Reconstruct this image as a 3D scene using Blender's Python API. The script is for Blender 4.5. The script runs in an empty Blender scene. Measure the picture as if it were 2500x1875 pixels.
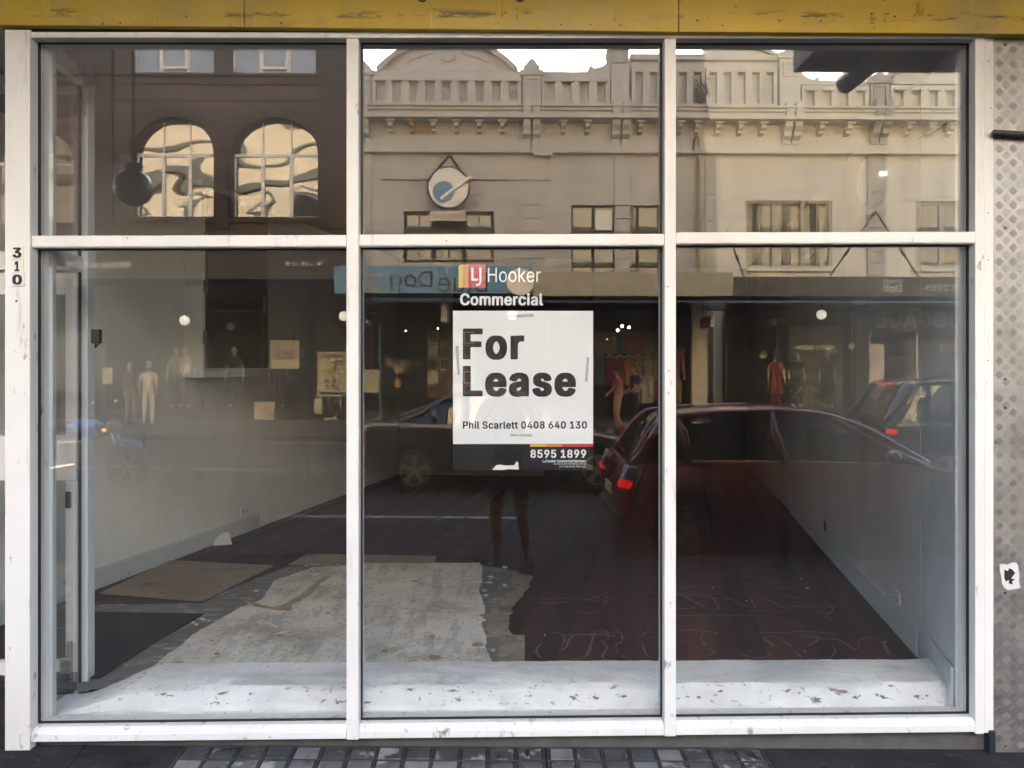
import bpy, bmesh, math, random
from mathutils import Vector, Matrix
random.seed(7)
sc = bpy.context.scene
C = sc.collection
R = math.radians

# ---------------------------------------------------------------- camera, sky, sun, exposure
CAMY, CAMZ, FPX, YAW = -3.3, 1.62, 1880.0, 0.0129
FY, GY = -0.05, 0.005          # faces of the window frame and of its glass
cam = bpy.data.objects.new('camera', bpy.data.cameras.new('camera'))
C.objects.link(cam); sc.camera = cam
cam.location = (0, CAMY, CAMZ)
cam.rotation_euler = (R(90), 0, -YAW)
cam.data.sensor_width = 36; cam.data.lens = 36 * FPX / 2500
cam.data.shift_y = -46.5 / 2500
cam.data.clip_start = 0.05; cam.data.clip_end = 500

SUN_EL = R(19.5)
w = bpy.data.worlds.new('World'); sc.world = w; w.use_nodes = True
wn = w.node_tree
sky = wn.nodes.new('ShaderNodeTexSky'); sky.sky_type = 'NISHITA'; sky.sun_disc = False
sky.sun_elevation = SUN_EL; sky.sun_rotation = R(180); sky.dust_density = 2.2; sky.air_density = 0.9; sky.ozone_density = 0.8
bg = wn.nodes['Background']; bg.inputs['Strength'].default_value = 0.15
wn.links.new(sky.outputs[0], bg.inputs['Color'])
sl = bpy.data.lights.new('sun', 'SUN'); sl.energy = 5.0; sl.angle = R(0.5); sl.color = (1.0, 0.92, 0.81)
sun = bpy.data.objects.new('sun', sl); C.objects.link(sun)
sun.rotation_euler = (R(90) - SUN_EL, 0, R(-1.5))     # shines towards +Y, from above the roofs across the street
sun.location = (0, -30, 20)
sc.view_settings.view_transform = 'Standard'; sc.view_settings.look = 'None'
sc.view_settings.gamma = 1; sc.view_settings.exposure = 3.12
sc.render.engine = 'CYCLES'
cy = sc.cycles
cy.use_denoising = True; cy.max_bounces = 8; cy.diffuse_bounces = 4; cy.glossy_bounces = 4; cy.use_adaptive_sampling = False
cy.transparent_max_bounces = 32; cy.transmission_bounces = 8; cy.sample_clamp_indirect = 6
cy.caustics_reflective = False; cy.caustics_refractive = False

# ---------------------------------------------------------------- helpers
def pix(px, py, Y):
    "point on the plane y=Y seen at photo pixel px,py"
    a = (px - 1250) / FPX; b = (891 - py) / FPX
    s, c = math.sin(YAW), math.cos(YAW)
    t = (Y - CAMY) / (c - a * s)
    return Vector((t * (s + a * c), Y, CAMZ + t * b))
def gp(px, py, Z):
    "point on the plane z=Z seen at photo pixel px,py"
    a = (px - 1250) / FPX; b = (891 - py) / FPX
    s, c = math.sin(YAW), math.cos(YAW)
    t = (Z - CAMZ) / b
    return Vector((t * (s + a * c), CAMY + t * (c - a * s), Z))
def rfl(px, py, D):
    "real place, D metres in front of the glass, of what the glass mirrors at px,py "
    p = pix(px, py, D + 2 * GY); return Vector((p.x, -D, p.z))

class MB:
    def __init__(s): s.v = []; s.f = []; s.m = []
    def add(s, vs, fs, mi=0):
        o = len(s.v); s.v += [tuple(p) for p in vs]
        s.f += [tuple(i + o for i in f) for f in fs]; s.m += [mi] * len(fs); return s
    def box(s, x0, x1, y0, y1, z0, z1, mi=0):
        if x0 > x1: x0, x1 = x1, x0
        if y0 > y1: y0, y1 = y1, y0
        if z0 > z1: z0, z1 = z1, z0
        return s.add([(x0,y0,z0),(x1,y0,z0),(x1,y1,z0),(x0,y1,z0),(x0,y0,z1),(x1,y0,z1),(x1,y1,z1),(x0,y1,z1)],
                     [(0,3,2,1),(4,5,6,7),(0,1,5,4),(1,2,6,5),(2,3,7,6),(3,0,4,7)], mi)
    def hexa(s, p, mi=0):
        return s.add(p, [(0,3,2,1),(4,5,6,7),(0,1,5,4),(1,2,6,5),(2,3,7,6),(3,0,4,7)], mi)
    def prism(s, poly, ax, c0, c1, mi=0):
        n = len(poly)
        def P(a, b, c): return {'y': (a, c, b), 'x': (c, a, b), 'z': (a, b, c)}[ax]
        vs = [P(a, b, c0) for a, b in poly] + [P(a, b, c1) for a, b in poly]
        fs = [tuple(range(n)), tuple(range(2*n-1, n-1, -1))] + [(i, n+i, n+(i+1) % n, (i+1) % n) for i in range(n)]
        return s.add(vs, fs, mi)
    def wallbox(s, A, B, z0, z1, th, mi=0):
        "a wall slab from A to B in plan, thickness th to the left of A->B"
        A = Vector(A[:2]); B = Vector(B[:2]); d = (B - A).normalized(); n = Vector((-d.y, d.x)) * th
        q = [A, B, B + n, A + n]
        return s.hexa([(p.x, p.y, z0) for p in q] + [(p.x, p.y, z1) for p in q], mi)
    def tube(s, pts, r, n=8, mi=0, cap=True):
        pts = [Vector(p) for p in pts]; rr = r if isinstance(r, (list, tuple)) else [r] * len(pts)
        o = len(s.v); prev = None
        for i, p in enumerate(pts):
            d = (pts[min(i+1, len(pts)-1)] - pts[max(i-1, 0)])
            d = d.normalized() if d.length > 1e-9 else Vector((0, 0, 1))
            if prev is None: u = d.orthogonal().normalized()
            else:
                u = prev - d * prev.dot(d); u = u.normalized() if u.length > 1e-6 else d.orthogonal().normalized()
            prev = u; v = d.cross(u)
            s.v += [tuple(p + (u * math.cos(2*math.pi*k/n) + v * math.sin(2*math.pi*k/n)) * rr[i]) for k in range(n)]
        fs = []
        for i in range(len(pts) - 1):
            for k in range(n):
                fs.append((o+i*n+k, o+i*n+(k+1) % n, o+(i+1)*n+(k+1) % n, o+(i+1)*n+k))
        if cap:
            fs.append(tuple(o+k for k in range(n-1, -1, -1))); e = o+(len(pts)-1)*n; fs.append(tuple(e+k for k in range(n)))
        s.f += fs; s.m += [mi] * len(fs); return s
    def lathe(s, prof, c, ax='z', n=20, mi=0):
        "prof (r, h) turned about an axis through c"
        c = Vector(c); o = len(s.v)
        for r, h in prof:
            for k in range(n):
                a = 2*math.pi*k/n; p, q = r*math.cos(a), r*math.sin(a)
                s.v.append(tuple(c + Vector({'z': (p, q, h), 'y': (p, h, q), 'x': (h, p, q)}[ax])))
        fs = [(o+i*n+k, o+i*n+(k+1) % n, o+(i+1)*n+(k+1) % n, o+(i+1)*n+k) for i in range(len(prof)-1) for k in range(n)]
        if prof[0][0] > 1e-4: fs.append(tuple(o+k for k in range(n-1, -1, -1)))
        if prof[-1][0] > 1e-4: e = o+(len(prof)-1)*n; fs.append(tuple(e+k for k in range(n)))
        s.f += fs; s.m += [mi] * len(fs); return s
    def ball(s, c, r, n=16, m=10, mi=0, lo=-1.0, hi=1.0):
        rx, ry, rz = r if isinstance(r, (list, tuple)) else (r, r, r)
        c = Vector(c); o = len(s.v)
        a0, a1 = math.asin(lo), math.asin(hi)
        for i in range(m + 1):
            t = a0 + (a1-a0)*i/m
            for k in range(n):
                a = 2*math.pi*k/n
                s.v.append((c.x+rx*math.cos(t)*math.cos(a), c.y+ry*math.cos(t)*math.sin(a), c.z+rz*math.sin(t)))
        fs = [(o+i*n+k, o+i*n+(k+1) % n, o+(i+1)*n+(k+1) % n, o+(i+1)*n+k) for i in range(m) for k in range(n)]
        s.f += fs; s.m += [mi] * len(fs); return s
    def xf(s, fn, start=0):
        s.v = s.v[:start] + [tuple(fn(Vector(p))) for p in s.v[start:]]; return s
    def build(s, name, mat, parent=None, smooth=False, bevel=0, world=True, seg=2):
        me = bpy.data.meshes.new(name); me.from_pydata(s.v, [], s.f)
        mats = mat if isinstance(mat, (list, tuple)) else [mat]
        for m in mats: me.materials.append(m)
        if len(mats) > 1: me.polygons.foreach_set('material_index', s.m)
        bm = bmesh.new(); bm.from_mesh(me)
        bmesh.ops.remove_doubles(bm, verts=bm.verts, dist=1e-6)
        bmesh.ops.recalc_face_normals(bm, faces=bm.faces); bm.to_mesh(me); bm.free()
        if smooth: me.polygons.foreach_set('use_smooth', [True] * len(me.polygons))
        me.update()
        o = bpy.data.objects.new(name, me); C.objects.link(o)
        par(o, parent, world)
        if bevel:
            b = o.modifiers.new('edge', 'BEVEL'); b.width = bevel; b.segments = seg; b.limit_method = 'ANGLE'; b.angle_limit = R(40)
            if smooth is False:
                pass
        if smooth == 'auto':
            me.polygons.foreach_set('use_smooth', [True] * len(me.polygons))
            e = o.modifiers.new('split', 'EDGE_SPLIT'); e.split_angle = R(35)
        return o
def par(o, parent, world=True):
    if parent is None: return
    o.parent = parent
    if world and parent.type == 'EMPTY': o.matrix_parent_inverse = Matrix.Translation(-parent.location)
def tag(o, label=None, cat=None, group=None, kind=None):
    if label: o['label'] = label
    if cat: o['category'] = cat
    if group: o['group'] = group
    if kind: o['kind'] = kind
    return o
def thing(name, loc, label, cat, group=None, rz=0):
    o = bpy.data.objects.new(name, None); C.objects.link(o)
    o.location = loc; o.rotation_euler = (0, 0, rz); o.empty_display_size = 0.1
    return tag(o, label, cat, group)
def bx(name, mat, parent, *b, bevel=0.002, world=True):
    return MB().box(*b).build(name, mat, parent, bevel=bevel, world=world)
def copy_tree(o, parent=None):
    c = o.copy(); C.objects.link(c); c.parent = parent
    for ch in list(o.children): copy_tree(ch, c)
    return c

# ---------------------------------------------------------------- materials
def mat(name, col, rough=0.5, var=0.12, scale=5.0, stretch=(1, 1, 1), bump=0.0, bscale=60.0, metal=0.0, spec=0.5, stains_and_shade=(), emit=None, coat=0.0, rvar=0.1, detail=5):
    m = bpy.data.materials.new(name); m.use_nodes = True
    nt = m.node_tree; N = nt.nodes; L = nt.links; p = N['Principled BSDF']
    p.inputs['Roughness'].default_value = rough; p.inputs['Metallic'].default_value = metal
    p.inputs['Specular IOR Level'].default_value = spec
    if coat: p.inputs['Coat Weight'].default_value = coat; p.inputs['Coat Roughness'].default_value = 0.06
    tc = N.new('ShaderNodeTexCoord')
    def noise(sca, st, det=detail, rg=0.55, off=0.0):
        mp = N.new('ShaderNodeMapping'); mp.inputs['Scale'].default_value = st; mp.inputs['Location'].default_value = (off, off*1.7, off*0.6)
        L.new(tc.outputs['Object'], mp.inputs['Vector'])
        n = N.new('ShaderNodeTexNoise'); n.inputs['Scale'].default_value = sca; n.inputs['Detail'].default_value = det; n.inputs['Roughness'].default_value = rg
        L.new(mp.outputs[0], n.inputs['Vector']); return n.outputs['Fac']
    def mixc(fac, a, b):
        x = N.new('ShaderNodeMix'); x.data_type = 'RGBA'
        if hasattr(fac, 'is_linked') or not isinstance(fac, (int, float)): L.new(fac, x.inputs[0])
        for s_, v in ((x.inputs[6], a), (x.inputs[7], b)):
            if isinstance(v, tuple): s_.default_value = (*v[:3], 1)
            else: L.new(v, s_)
        return x.outputs[2]
    lo = tuple(max(0, c*(1-var)) for c in col); hi = tuple(min(1, c*(1+var)) for c in col)
    n0 = noise(scale, stretch)
    rm = N.new('ShaderNodeMapRange'); rm.inputs[1].default_value = 0.3; rm.inputs[2].default_value = 0.7
    L.new(n0, rm.inputs[0]); out = mixc(rm.outputs[0], lo, hi)
    for k, st in enumerate(stains_and_shade):
        c2, s2, a, b = st[:4]; stre = st[4] if len(st) > 4 else (1, 1, 1)
        nn = noise(s2, stre, 6, 0.62, 3.1*(k+1))
        r2 = N.new('ShaderNodeMapRange'); r2.inputs[1].default_value = a; r2.inputs[2].default_value = b
        if len(st) > 5: r2.inputs[4].default_value = st[5]
        L.new(nn, r2.inputs[0])
        f = r2.outputs[0]
        if len(st) > 6:                      # confine the stain or painted shade to a height band z0..z1 of the thing itself
            sx = N.new('ShaderNodeSeparateXYZ'); L.new(tc.outputs['Object'], sx.inputs[0])
            z0, z1, z2, z3 = st[6]
            q = N.new('ShaderNodeFloatCurve') if False else None
            r3 = N.new('ShaderNodeMapRange'); r3.inputs[1].default_value = z0; r3.inputs[2].default_value = z1; L.new(sx.outputs[2], r3.inputs[0])
            r4 = N.new('ShaderNodeMapRange'); r4.inputs[1].default_value = z3; r4.inputs[2].default_value = z2; L.new(sx.outputs[2], r4.inputs[0])
            mm = N.new('ShaderNodeMath'); mm.operation = 'MULTIPLY'; L.new(r3.outputs[0], mm.inputs[0]); L.new(r4.outputs[0], mm.inputs[1])
            m2 = N.new('ShaderNodeMath'); m2.operation = 'MULTIPLY'; L.new(mm.outputs[0], m2.inputs[0]); L.new(f, m2.inputs[1]); f = m2.outputs[0]
        out = mixc(f, out, c2)
    L.new(out, p.inputs['Base Color'])
    if rvar:
        r5 = N.new('ShaderNodeMapRange'); r5.inputs[3].default_value = max(0.02, rough-rvar); r5.inputs[4].default_value = min(1, rough+rvar)
        L.new(n0, r5.inputs[0]); L.new(r5.outputs[0], p.inputs['Roughness'])
    if bump:
        b = N.new('ShaderNodeBump'); b.inputs['Strength'].default_value = 1.0; b.inputs['Distance'].default_value = bump
        L.new(noise(bscale, stretch, 4), b.inputs['Height']); L.new(b.outputs[0], p.inputs['Normal'])
    if emit:
        p.inputs['Emission Color'].default_value = (*emit[0], 1); p.inputs['Emission Strength'].default_value = emit[1]
    return m
def glassmat(name, r0, tint=(0.98, 0.988, 0.985), wave=0.0, wscale=1.2, dust=0.0, base=None):
    "a sheet that lets light through and mirrors r0 of it head-on, more at a slant (Schlick); base = dark backing instead of clear"
    m = bpy.data.materials.new(name); m.use_nodes = True
    nt = m.node_tree; N = nt.nodes; L = nt.links; N.remove(N['Principled BSDF']); out = N['Material Output']
    g = N.new('ShaderNodeBsdfGlossy'); g.inputs['Roughness'].default_value = 0.0; g.inputs['Color'].default_value = (1, 1, 1, 1)
    if base: t = N.new('ShaderNodeBsdfDiffuse'); t.inputs['Color'].default_value = (*base, 1)
    else: t = N.new('ShaderNodeBsdfTransparent'); t.inputs['Color'].default_value = (*tint, 1)
    lw = N.new('ShaderNodeLayerWeight'); lw.inputs['Blend'].default_value = 0.5
    pw = N.new('ShaderNodeMath'); pw.operation = 'POWER'; pw.inputs[1].default_value = 5; L.new(lw.outputs['Facing'], pw.inputs[0])
    ma = N.new('ShaderNodeMath'); ma.operation = 'MULTIPLY_ADD'; ma.inputs[1].default_value = 1 - r0; ma.inputs[2].default_value = r0; L.new(pw.outputs[0], ma.inputs[0])
    mx = N.new('ShaderNodeMixShader'); L.new(ma.outputs[0], mx.inputs[0]); L.new(t.outputs[0], mx.inputs[1]); L.new(g.outputs[0], mx.inputs[2])
    tc = N.new('ShaderNodeTexCoord')
    if wave:
        n = N.new('ShaderNodeTexNoise'); n.inputs['Scale'].default_value = wscale; n.inputs['Detail'].default_value = 1.0; L.new(tc.outputs['Object'], n.inputs['Vector'])
        b = N.new('ShaderNodeBump'); b.inputs['Distance'].default_value = wave; b.inputs['Strength'].default_value = 1; L.new(n.outputs[0], b.inputs['Height']); L.new(b.outputs[0], g.inputs['Normal'])
    last = mx
    if dust:
        d = N.new('ShaderNodeBsdfDiffuse'); d.inputs['Color'].default_value = (0.62, 0.6, 0.56, 1)
        mp = N.new('ShaderNodeMapping'); mp.inputs['Scale'].default_value = (9, 9, 0.7); L.new(tc.outputs['Object'], mp.inputs['Vector'])
        n = N.new('ShaderNodeTexNoise'); n.inputs['Scale'].default_value = 1.6; n.inputs['Detail'].default_value = 6; L.new(mp.outputs[0], n.inputs['Vector'])
        r = N.new('ShaderNodeMapRange'); r.inputs[1].default_value = 0.35; r.inputs[2].default_value = 0.8; r.inputs[3].default_value = dust*0.45; r.inputs[4].default_value = dust*1.7; L.new(n.outputs[0], r.inputs[0])
        m2 = N.new('ShaderNodeMixShader'); L.new(r.outputs[0], m2.inputs[0]); L.new(mx.outputs[0], m2.inputs[1]); L.new(d.outputs[0], m2.inputs[2]); last = m2
    L.new(last.outputs[0], out.inputs['Surface'])
    return m
GRIME = (0.13, 0.11, 0.09)
F = dict(
    frame=mat('white_frame_paint', (0.755, 0.74, 0.72), 0.38, 0.03, 4, stains_and_shade=[(GRIME, 13, 0.645, 0.70, (1, 1, 0.5), 0.65), ((0.55, 0.47, 0.42), 3, 0.5, 0.8, (1, 1, 0.3), 0.5), ((0.42, 0.36, 0.32), 30, 0.6, 0.7, (1, 1, 0.12), 0.4), ((0.10, 0.09, 0.08), 16, 0.60, 0.72, (1, 1, 1), 0.8, (0.0, 0.05, 0.10, 0.2))], bump=0.0004, bscale=25),
    frame_in=mat('inner_frame_paint', (0.70, 0.73, 0.76), 0.45, 0.04, 5, stains_and_shade=[(GRIME, 7, 0.68, 0.8, (1, 1, .3), 0.5)]),
    gasket=mat('black_gasket', (0.012, 0.011, 0.012), 0.6, 0.3, 30),
    yellow=mat('old_yellow_paint', (0.58, 0.385, 0.035), 0.45, 0.14, 2.2, stains_and_shade=[((0.40, 0.30, 0.10), 2.0, 0.46, 0.64, (1, 1, 0.6), 0.75), ((0.70, 0.55, 0.13), 9, 0.62, 0.68, (1.6, 1, 0.22), 0.75),
        ((0.07, 0.05, 0.02), 16, 0.55, 0.62, (0.28, 1, 1.6), 0.85, (3.06, 3.07, 3.085, 3.11)), ((0.10, 0.07, 0.03), 26, 0.66, 0.72, (1, 1, 1), 0.8), ((0.33, 0.24, 0.07), 5, 0.55, 0.7, (0.5, 1, 1), 0.7, (3.0, 3.04, 3.07, 3.10))], bump=0.0012, bscale=22),
    soffit=mat('grey_soffit_paint', (0.36, 0.33, 0.33), 0.5, 0.1, 8),
    plate=mat('aluminium_tread_plate', (0.36, 0.345, 0.33), 0.42, 0.14, 7, metal=0.75, stains_and_shade=[((0.20, 0.185, 0.17), 5, 0.5, 0.75), ((0.05, 0.045, 0.04), 40, 0.66, 0.72)], bump=0.0006, bscale=18),
    plate_bar=mat('worn_tread_bar', (0.50, 0.48, 0.46), 0.34, 0.1, 9, metal=0.75),
    pave=mat('dark_paving', (0.030, 0.0305, 0.032), 0.9, 0.3, 5, stains_and_shade=[((0.055, 0.055, 0.055), 16, 0.58, 0.7), ((0.012, 0.012, 0.012), 8, 0.6, 0.75)], bump=0.002, bscale=70, spec=0.12),
    plinth=mat('dark_render_plinth', (0.085, 0.08, 0.075), 0.8, 0.25, 9, bump=0.002, bscale=60),
    iron=mat('cast_iron', (0.035, 0.036, 0.038), 0.6, 0.3, 14, metal=0.2, bump=0.001, bscale=90),
    prism=mat('worn_glass_lens', (0.06, 0.064, 0.068), 0.3, 0.35, 14, stains_and_shade=[((0.26, 0.25, 0.255), 11, 0.56, 0.62), ((0.02, 0.02, 0.022), 9, 0.58, 0.64)], spec=0.6),
    prism_pale=mat('pale_glass_lens', (0.165, 0.16, 0.17), 0.4, 0.25, 12, stains_and_shade=[((0.07, 0.07, 0.075), 13, 0.58, 0.66)]),
    ledge=mat('painted_concrete', (0.82, 0.84, 0.85), 0.6, 0.06, 4, stains_and_shade=[((0.17, 0.09, 0.07), 38, 0.60, 0.635, (0.4, 1, 1), 0.9, (0.098, 0.112, 0.168, 0.182)), ((0.40, 0.42, 0.43), 6, 0.5, 0.75, (0.6, 1, 1), 0.5), ((0.27, 0.27, 0.27), 34, 0.63, 0.70), ((0.52, 0.54, 0.56), 4, 0.46, 0.6, (0.4, 1, 1), 0.75, (0.178, 0.182, 0.3, 0.4))], bump=0.012, bscale=13),  # last layer greys the tread top: shading against the riser put into the colour
    screed=mat('white_smeared_screed', (0.66, 0.65, 0.61), 0.7, 0.12, 3, stains_and_shade=[((0.36, 0.32, 0.27), 2.6, 0.45, 0.66, (1, 1, 1), 0.85), ((0.24, 0.15, 0.08), 7, 0.64, 0.70, (1, 1.6, 1), .9), ((0.16, 0.155, 0.15), 60, 0.575, 0.64, (1, .6, 1), .7), ((0.30, 0.30, 0.29), 5, 0.52, 0.60, (2.5, .5, 1), .5), ((0.68, 0.68, 0.66), 11, 0.58, 0.66)], bump=0.002, bscale=30),
    screed_grey=mat('grey_thin_screed', (0.17, 0.17, 0.165), 0.75, 0.2, 4, stains_and_shade=[((0.36, 0.36, 0.34), 9, 0.55, 0.66, (1, 2, 1)), ((0.10, 0.075, 0.05), 6, 0.58, 0.7)], bump=0.002, bscale=40),
    hardboard=mat('brown_hardboard', (0.27, 0.215, 0.16), 0.7, 0.1, 3, stains_and_shade=[((0.16, 0.11, 0.07), 5, 0.55, 0.72)], bump=0.0008),
    mat_dark=mat('dark_rubber_mat', (0.018, 0.018, 0.021), 0.7, 0.25, 6, stains_and_shade=[((0.10, 0.09, 0.08), 11, 0.70, 0.76)]),
    plank=mat('dark_stained_boards', (0.062, 0.021, 0.018), 0.6, 0.35, 2.0, (6, 0.5, 1), stains_and_shade=[((0.022, 0.012, 0.010), 3, 0.5, 0.7), ((0.17, 0.14, 0.12), 9, 0.66, 0.71, (0.25, 2.6, 1), .8), ((0.10, 0.05, 0.04), 3, 0.58, 0.7, (5, .3, 1), 0.6)], bump=0.0007, bscale=20),
    sand=mat('trodden_sand', (0.27, 0.235, 0.19), 0.85, 0.2, 6, stains_and_shade=[((0.14, 0.12, 0.10), 9, 0.5, 0.68), ((0.36, 0.33, 0.29), 14, 0.58, 0.68)], bump=0.002, bscale=40),
    stain=mat('soaked_stain', (0.38, 0.29, 0.19), 0.75, 0.2, 8, stains_and_shade=[((0.25, 0.17, 0.09), 14, 0.5, 0.7)]),
    plank_b=mat('reddish_stained_boards', (0.082, 0.030, 0.024), 0.6, 0.35, 2.0, (6, 0.5, 1), stains_and_shade=[((0.03, 0.014, 0.012), 3, 0.5, 0.7), ((0.15, 0.11, 0.09), 9, 0.66, 0.71, (0.25, 2.6, 1), .8)], bump=0.0007, bscale=20),
    plank_c=mat('blackened_boards', (0.036, 0.016, 0.014), 0.6, 0.35, 2.0, (6, 0.5, 1), stains_and_shade=[((0.02, 0.012, 0.010), 3, 0.5, 0.7), ((0.13, 0.10, 0.085), 9, 0.66, 0.71, (0.25, 2.6, 1), .8)], bump=0.0007, bscale=20),
    glue=mat('dried_adhesive', (0.14, 0.11, 0.10), 0.55, 0.2, 8),
    wall_l=mat('white_plaster', (0.88, 0.855, 0.80), 0.7, 0.05, 2, stains_and_shade=[((0.86, 0.85, 0.82), 1.1, 0.52, 0.56, (1, 1, .5), .8), ((0.3, 0.27, 0.24), 24, 0.67, 0.72, (1, 1, 1), .7), ((0.76, 0.73, 0.67), 1.6, 0.5, 0.62, (1, 1, .6), .5), ((0.45, 0.41, 0.37), 7, 0.66, 0.72, (1, 1, .25), .5)], bump=0.0015, bscale=12),
    wall_r=mat('pale_plaster', (0.62, 0.615, 0.60), 0.75, 0.06, 2.5, stains_and_shade=[((0.45, 0.44, 0.42), 2.2, 0.5, 0.7, (1, 1, .3), .5)], bump=0.001, bscale=12),
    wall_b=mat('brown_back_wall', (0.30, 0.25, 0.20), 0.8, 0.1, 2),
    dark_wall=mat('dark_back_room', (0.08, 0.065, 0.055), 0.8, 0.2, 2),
    ceil=mat('old_ceiling_paint', (0.46, 0.44, 0.41), 0.8, 0.08, 2),
    skirt=mat('skirting_paint', (0.60, 0.62, 0.64), 0.5, 0.06, 4, stains_and_shade=[((0.12, 0.10, 0.09), 18, 0.64, 0.7, (1, 1, .5))]),
    white=mat('white_plastic', (0.74, 0.73, 0.70), 0.4, 0.04), black=mat('black_plastic', (0.010, 0.010, 0.011), 0.45, 0.2),
    paper=mat('white_paper', (0.62, 0.63, 0.64), 0.8, 0.05), metal=mat('dull_metal', (0.42, 0.41, 0.39), 0.4, 0.15, 20, metal=0.8),
    tile_n=mat('cream_number_tile', (0.78, 0.755, 0.66), 0.35, 0.03), ink=mat('black_print', (0.013, 0.012, 0.014), 0.5, 0.1),
    panel=mat('white_corflute', (0.93, 0.94, 0.96), 0.5, 0.015, 2), black_panel=mat('black_corflute', (0.010, 0.010, 0.013), 0.45, 0.1),
    white_ink=mat('white_print', (0.88, 0.89, 0.92), 0.5, 0.01), s_yel=mat('yellow_print', (0.80, 0.52, 0.06), 0.5, 0.02), s_ora=mat('orange_print', (0.72, 0.30, 0.06), 0.5, 0.02), s_red=mat('red_print', (0.62, 0.045, 0.05), 0.5, 0.02),
    tape=mat('yellowed_tape', (0.52, 0.52, 0.48), 0.5, 0.15, 30),
)
F['glass'] = glassmat('shop_glass', 0.105, wave=0.00006, wscale=1.6, dust=0.005)
F['film'] = glassmat('clear_film', 0.0, (0.4, 0.4, 0.41))

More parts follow.
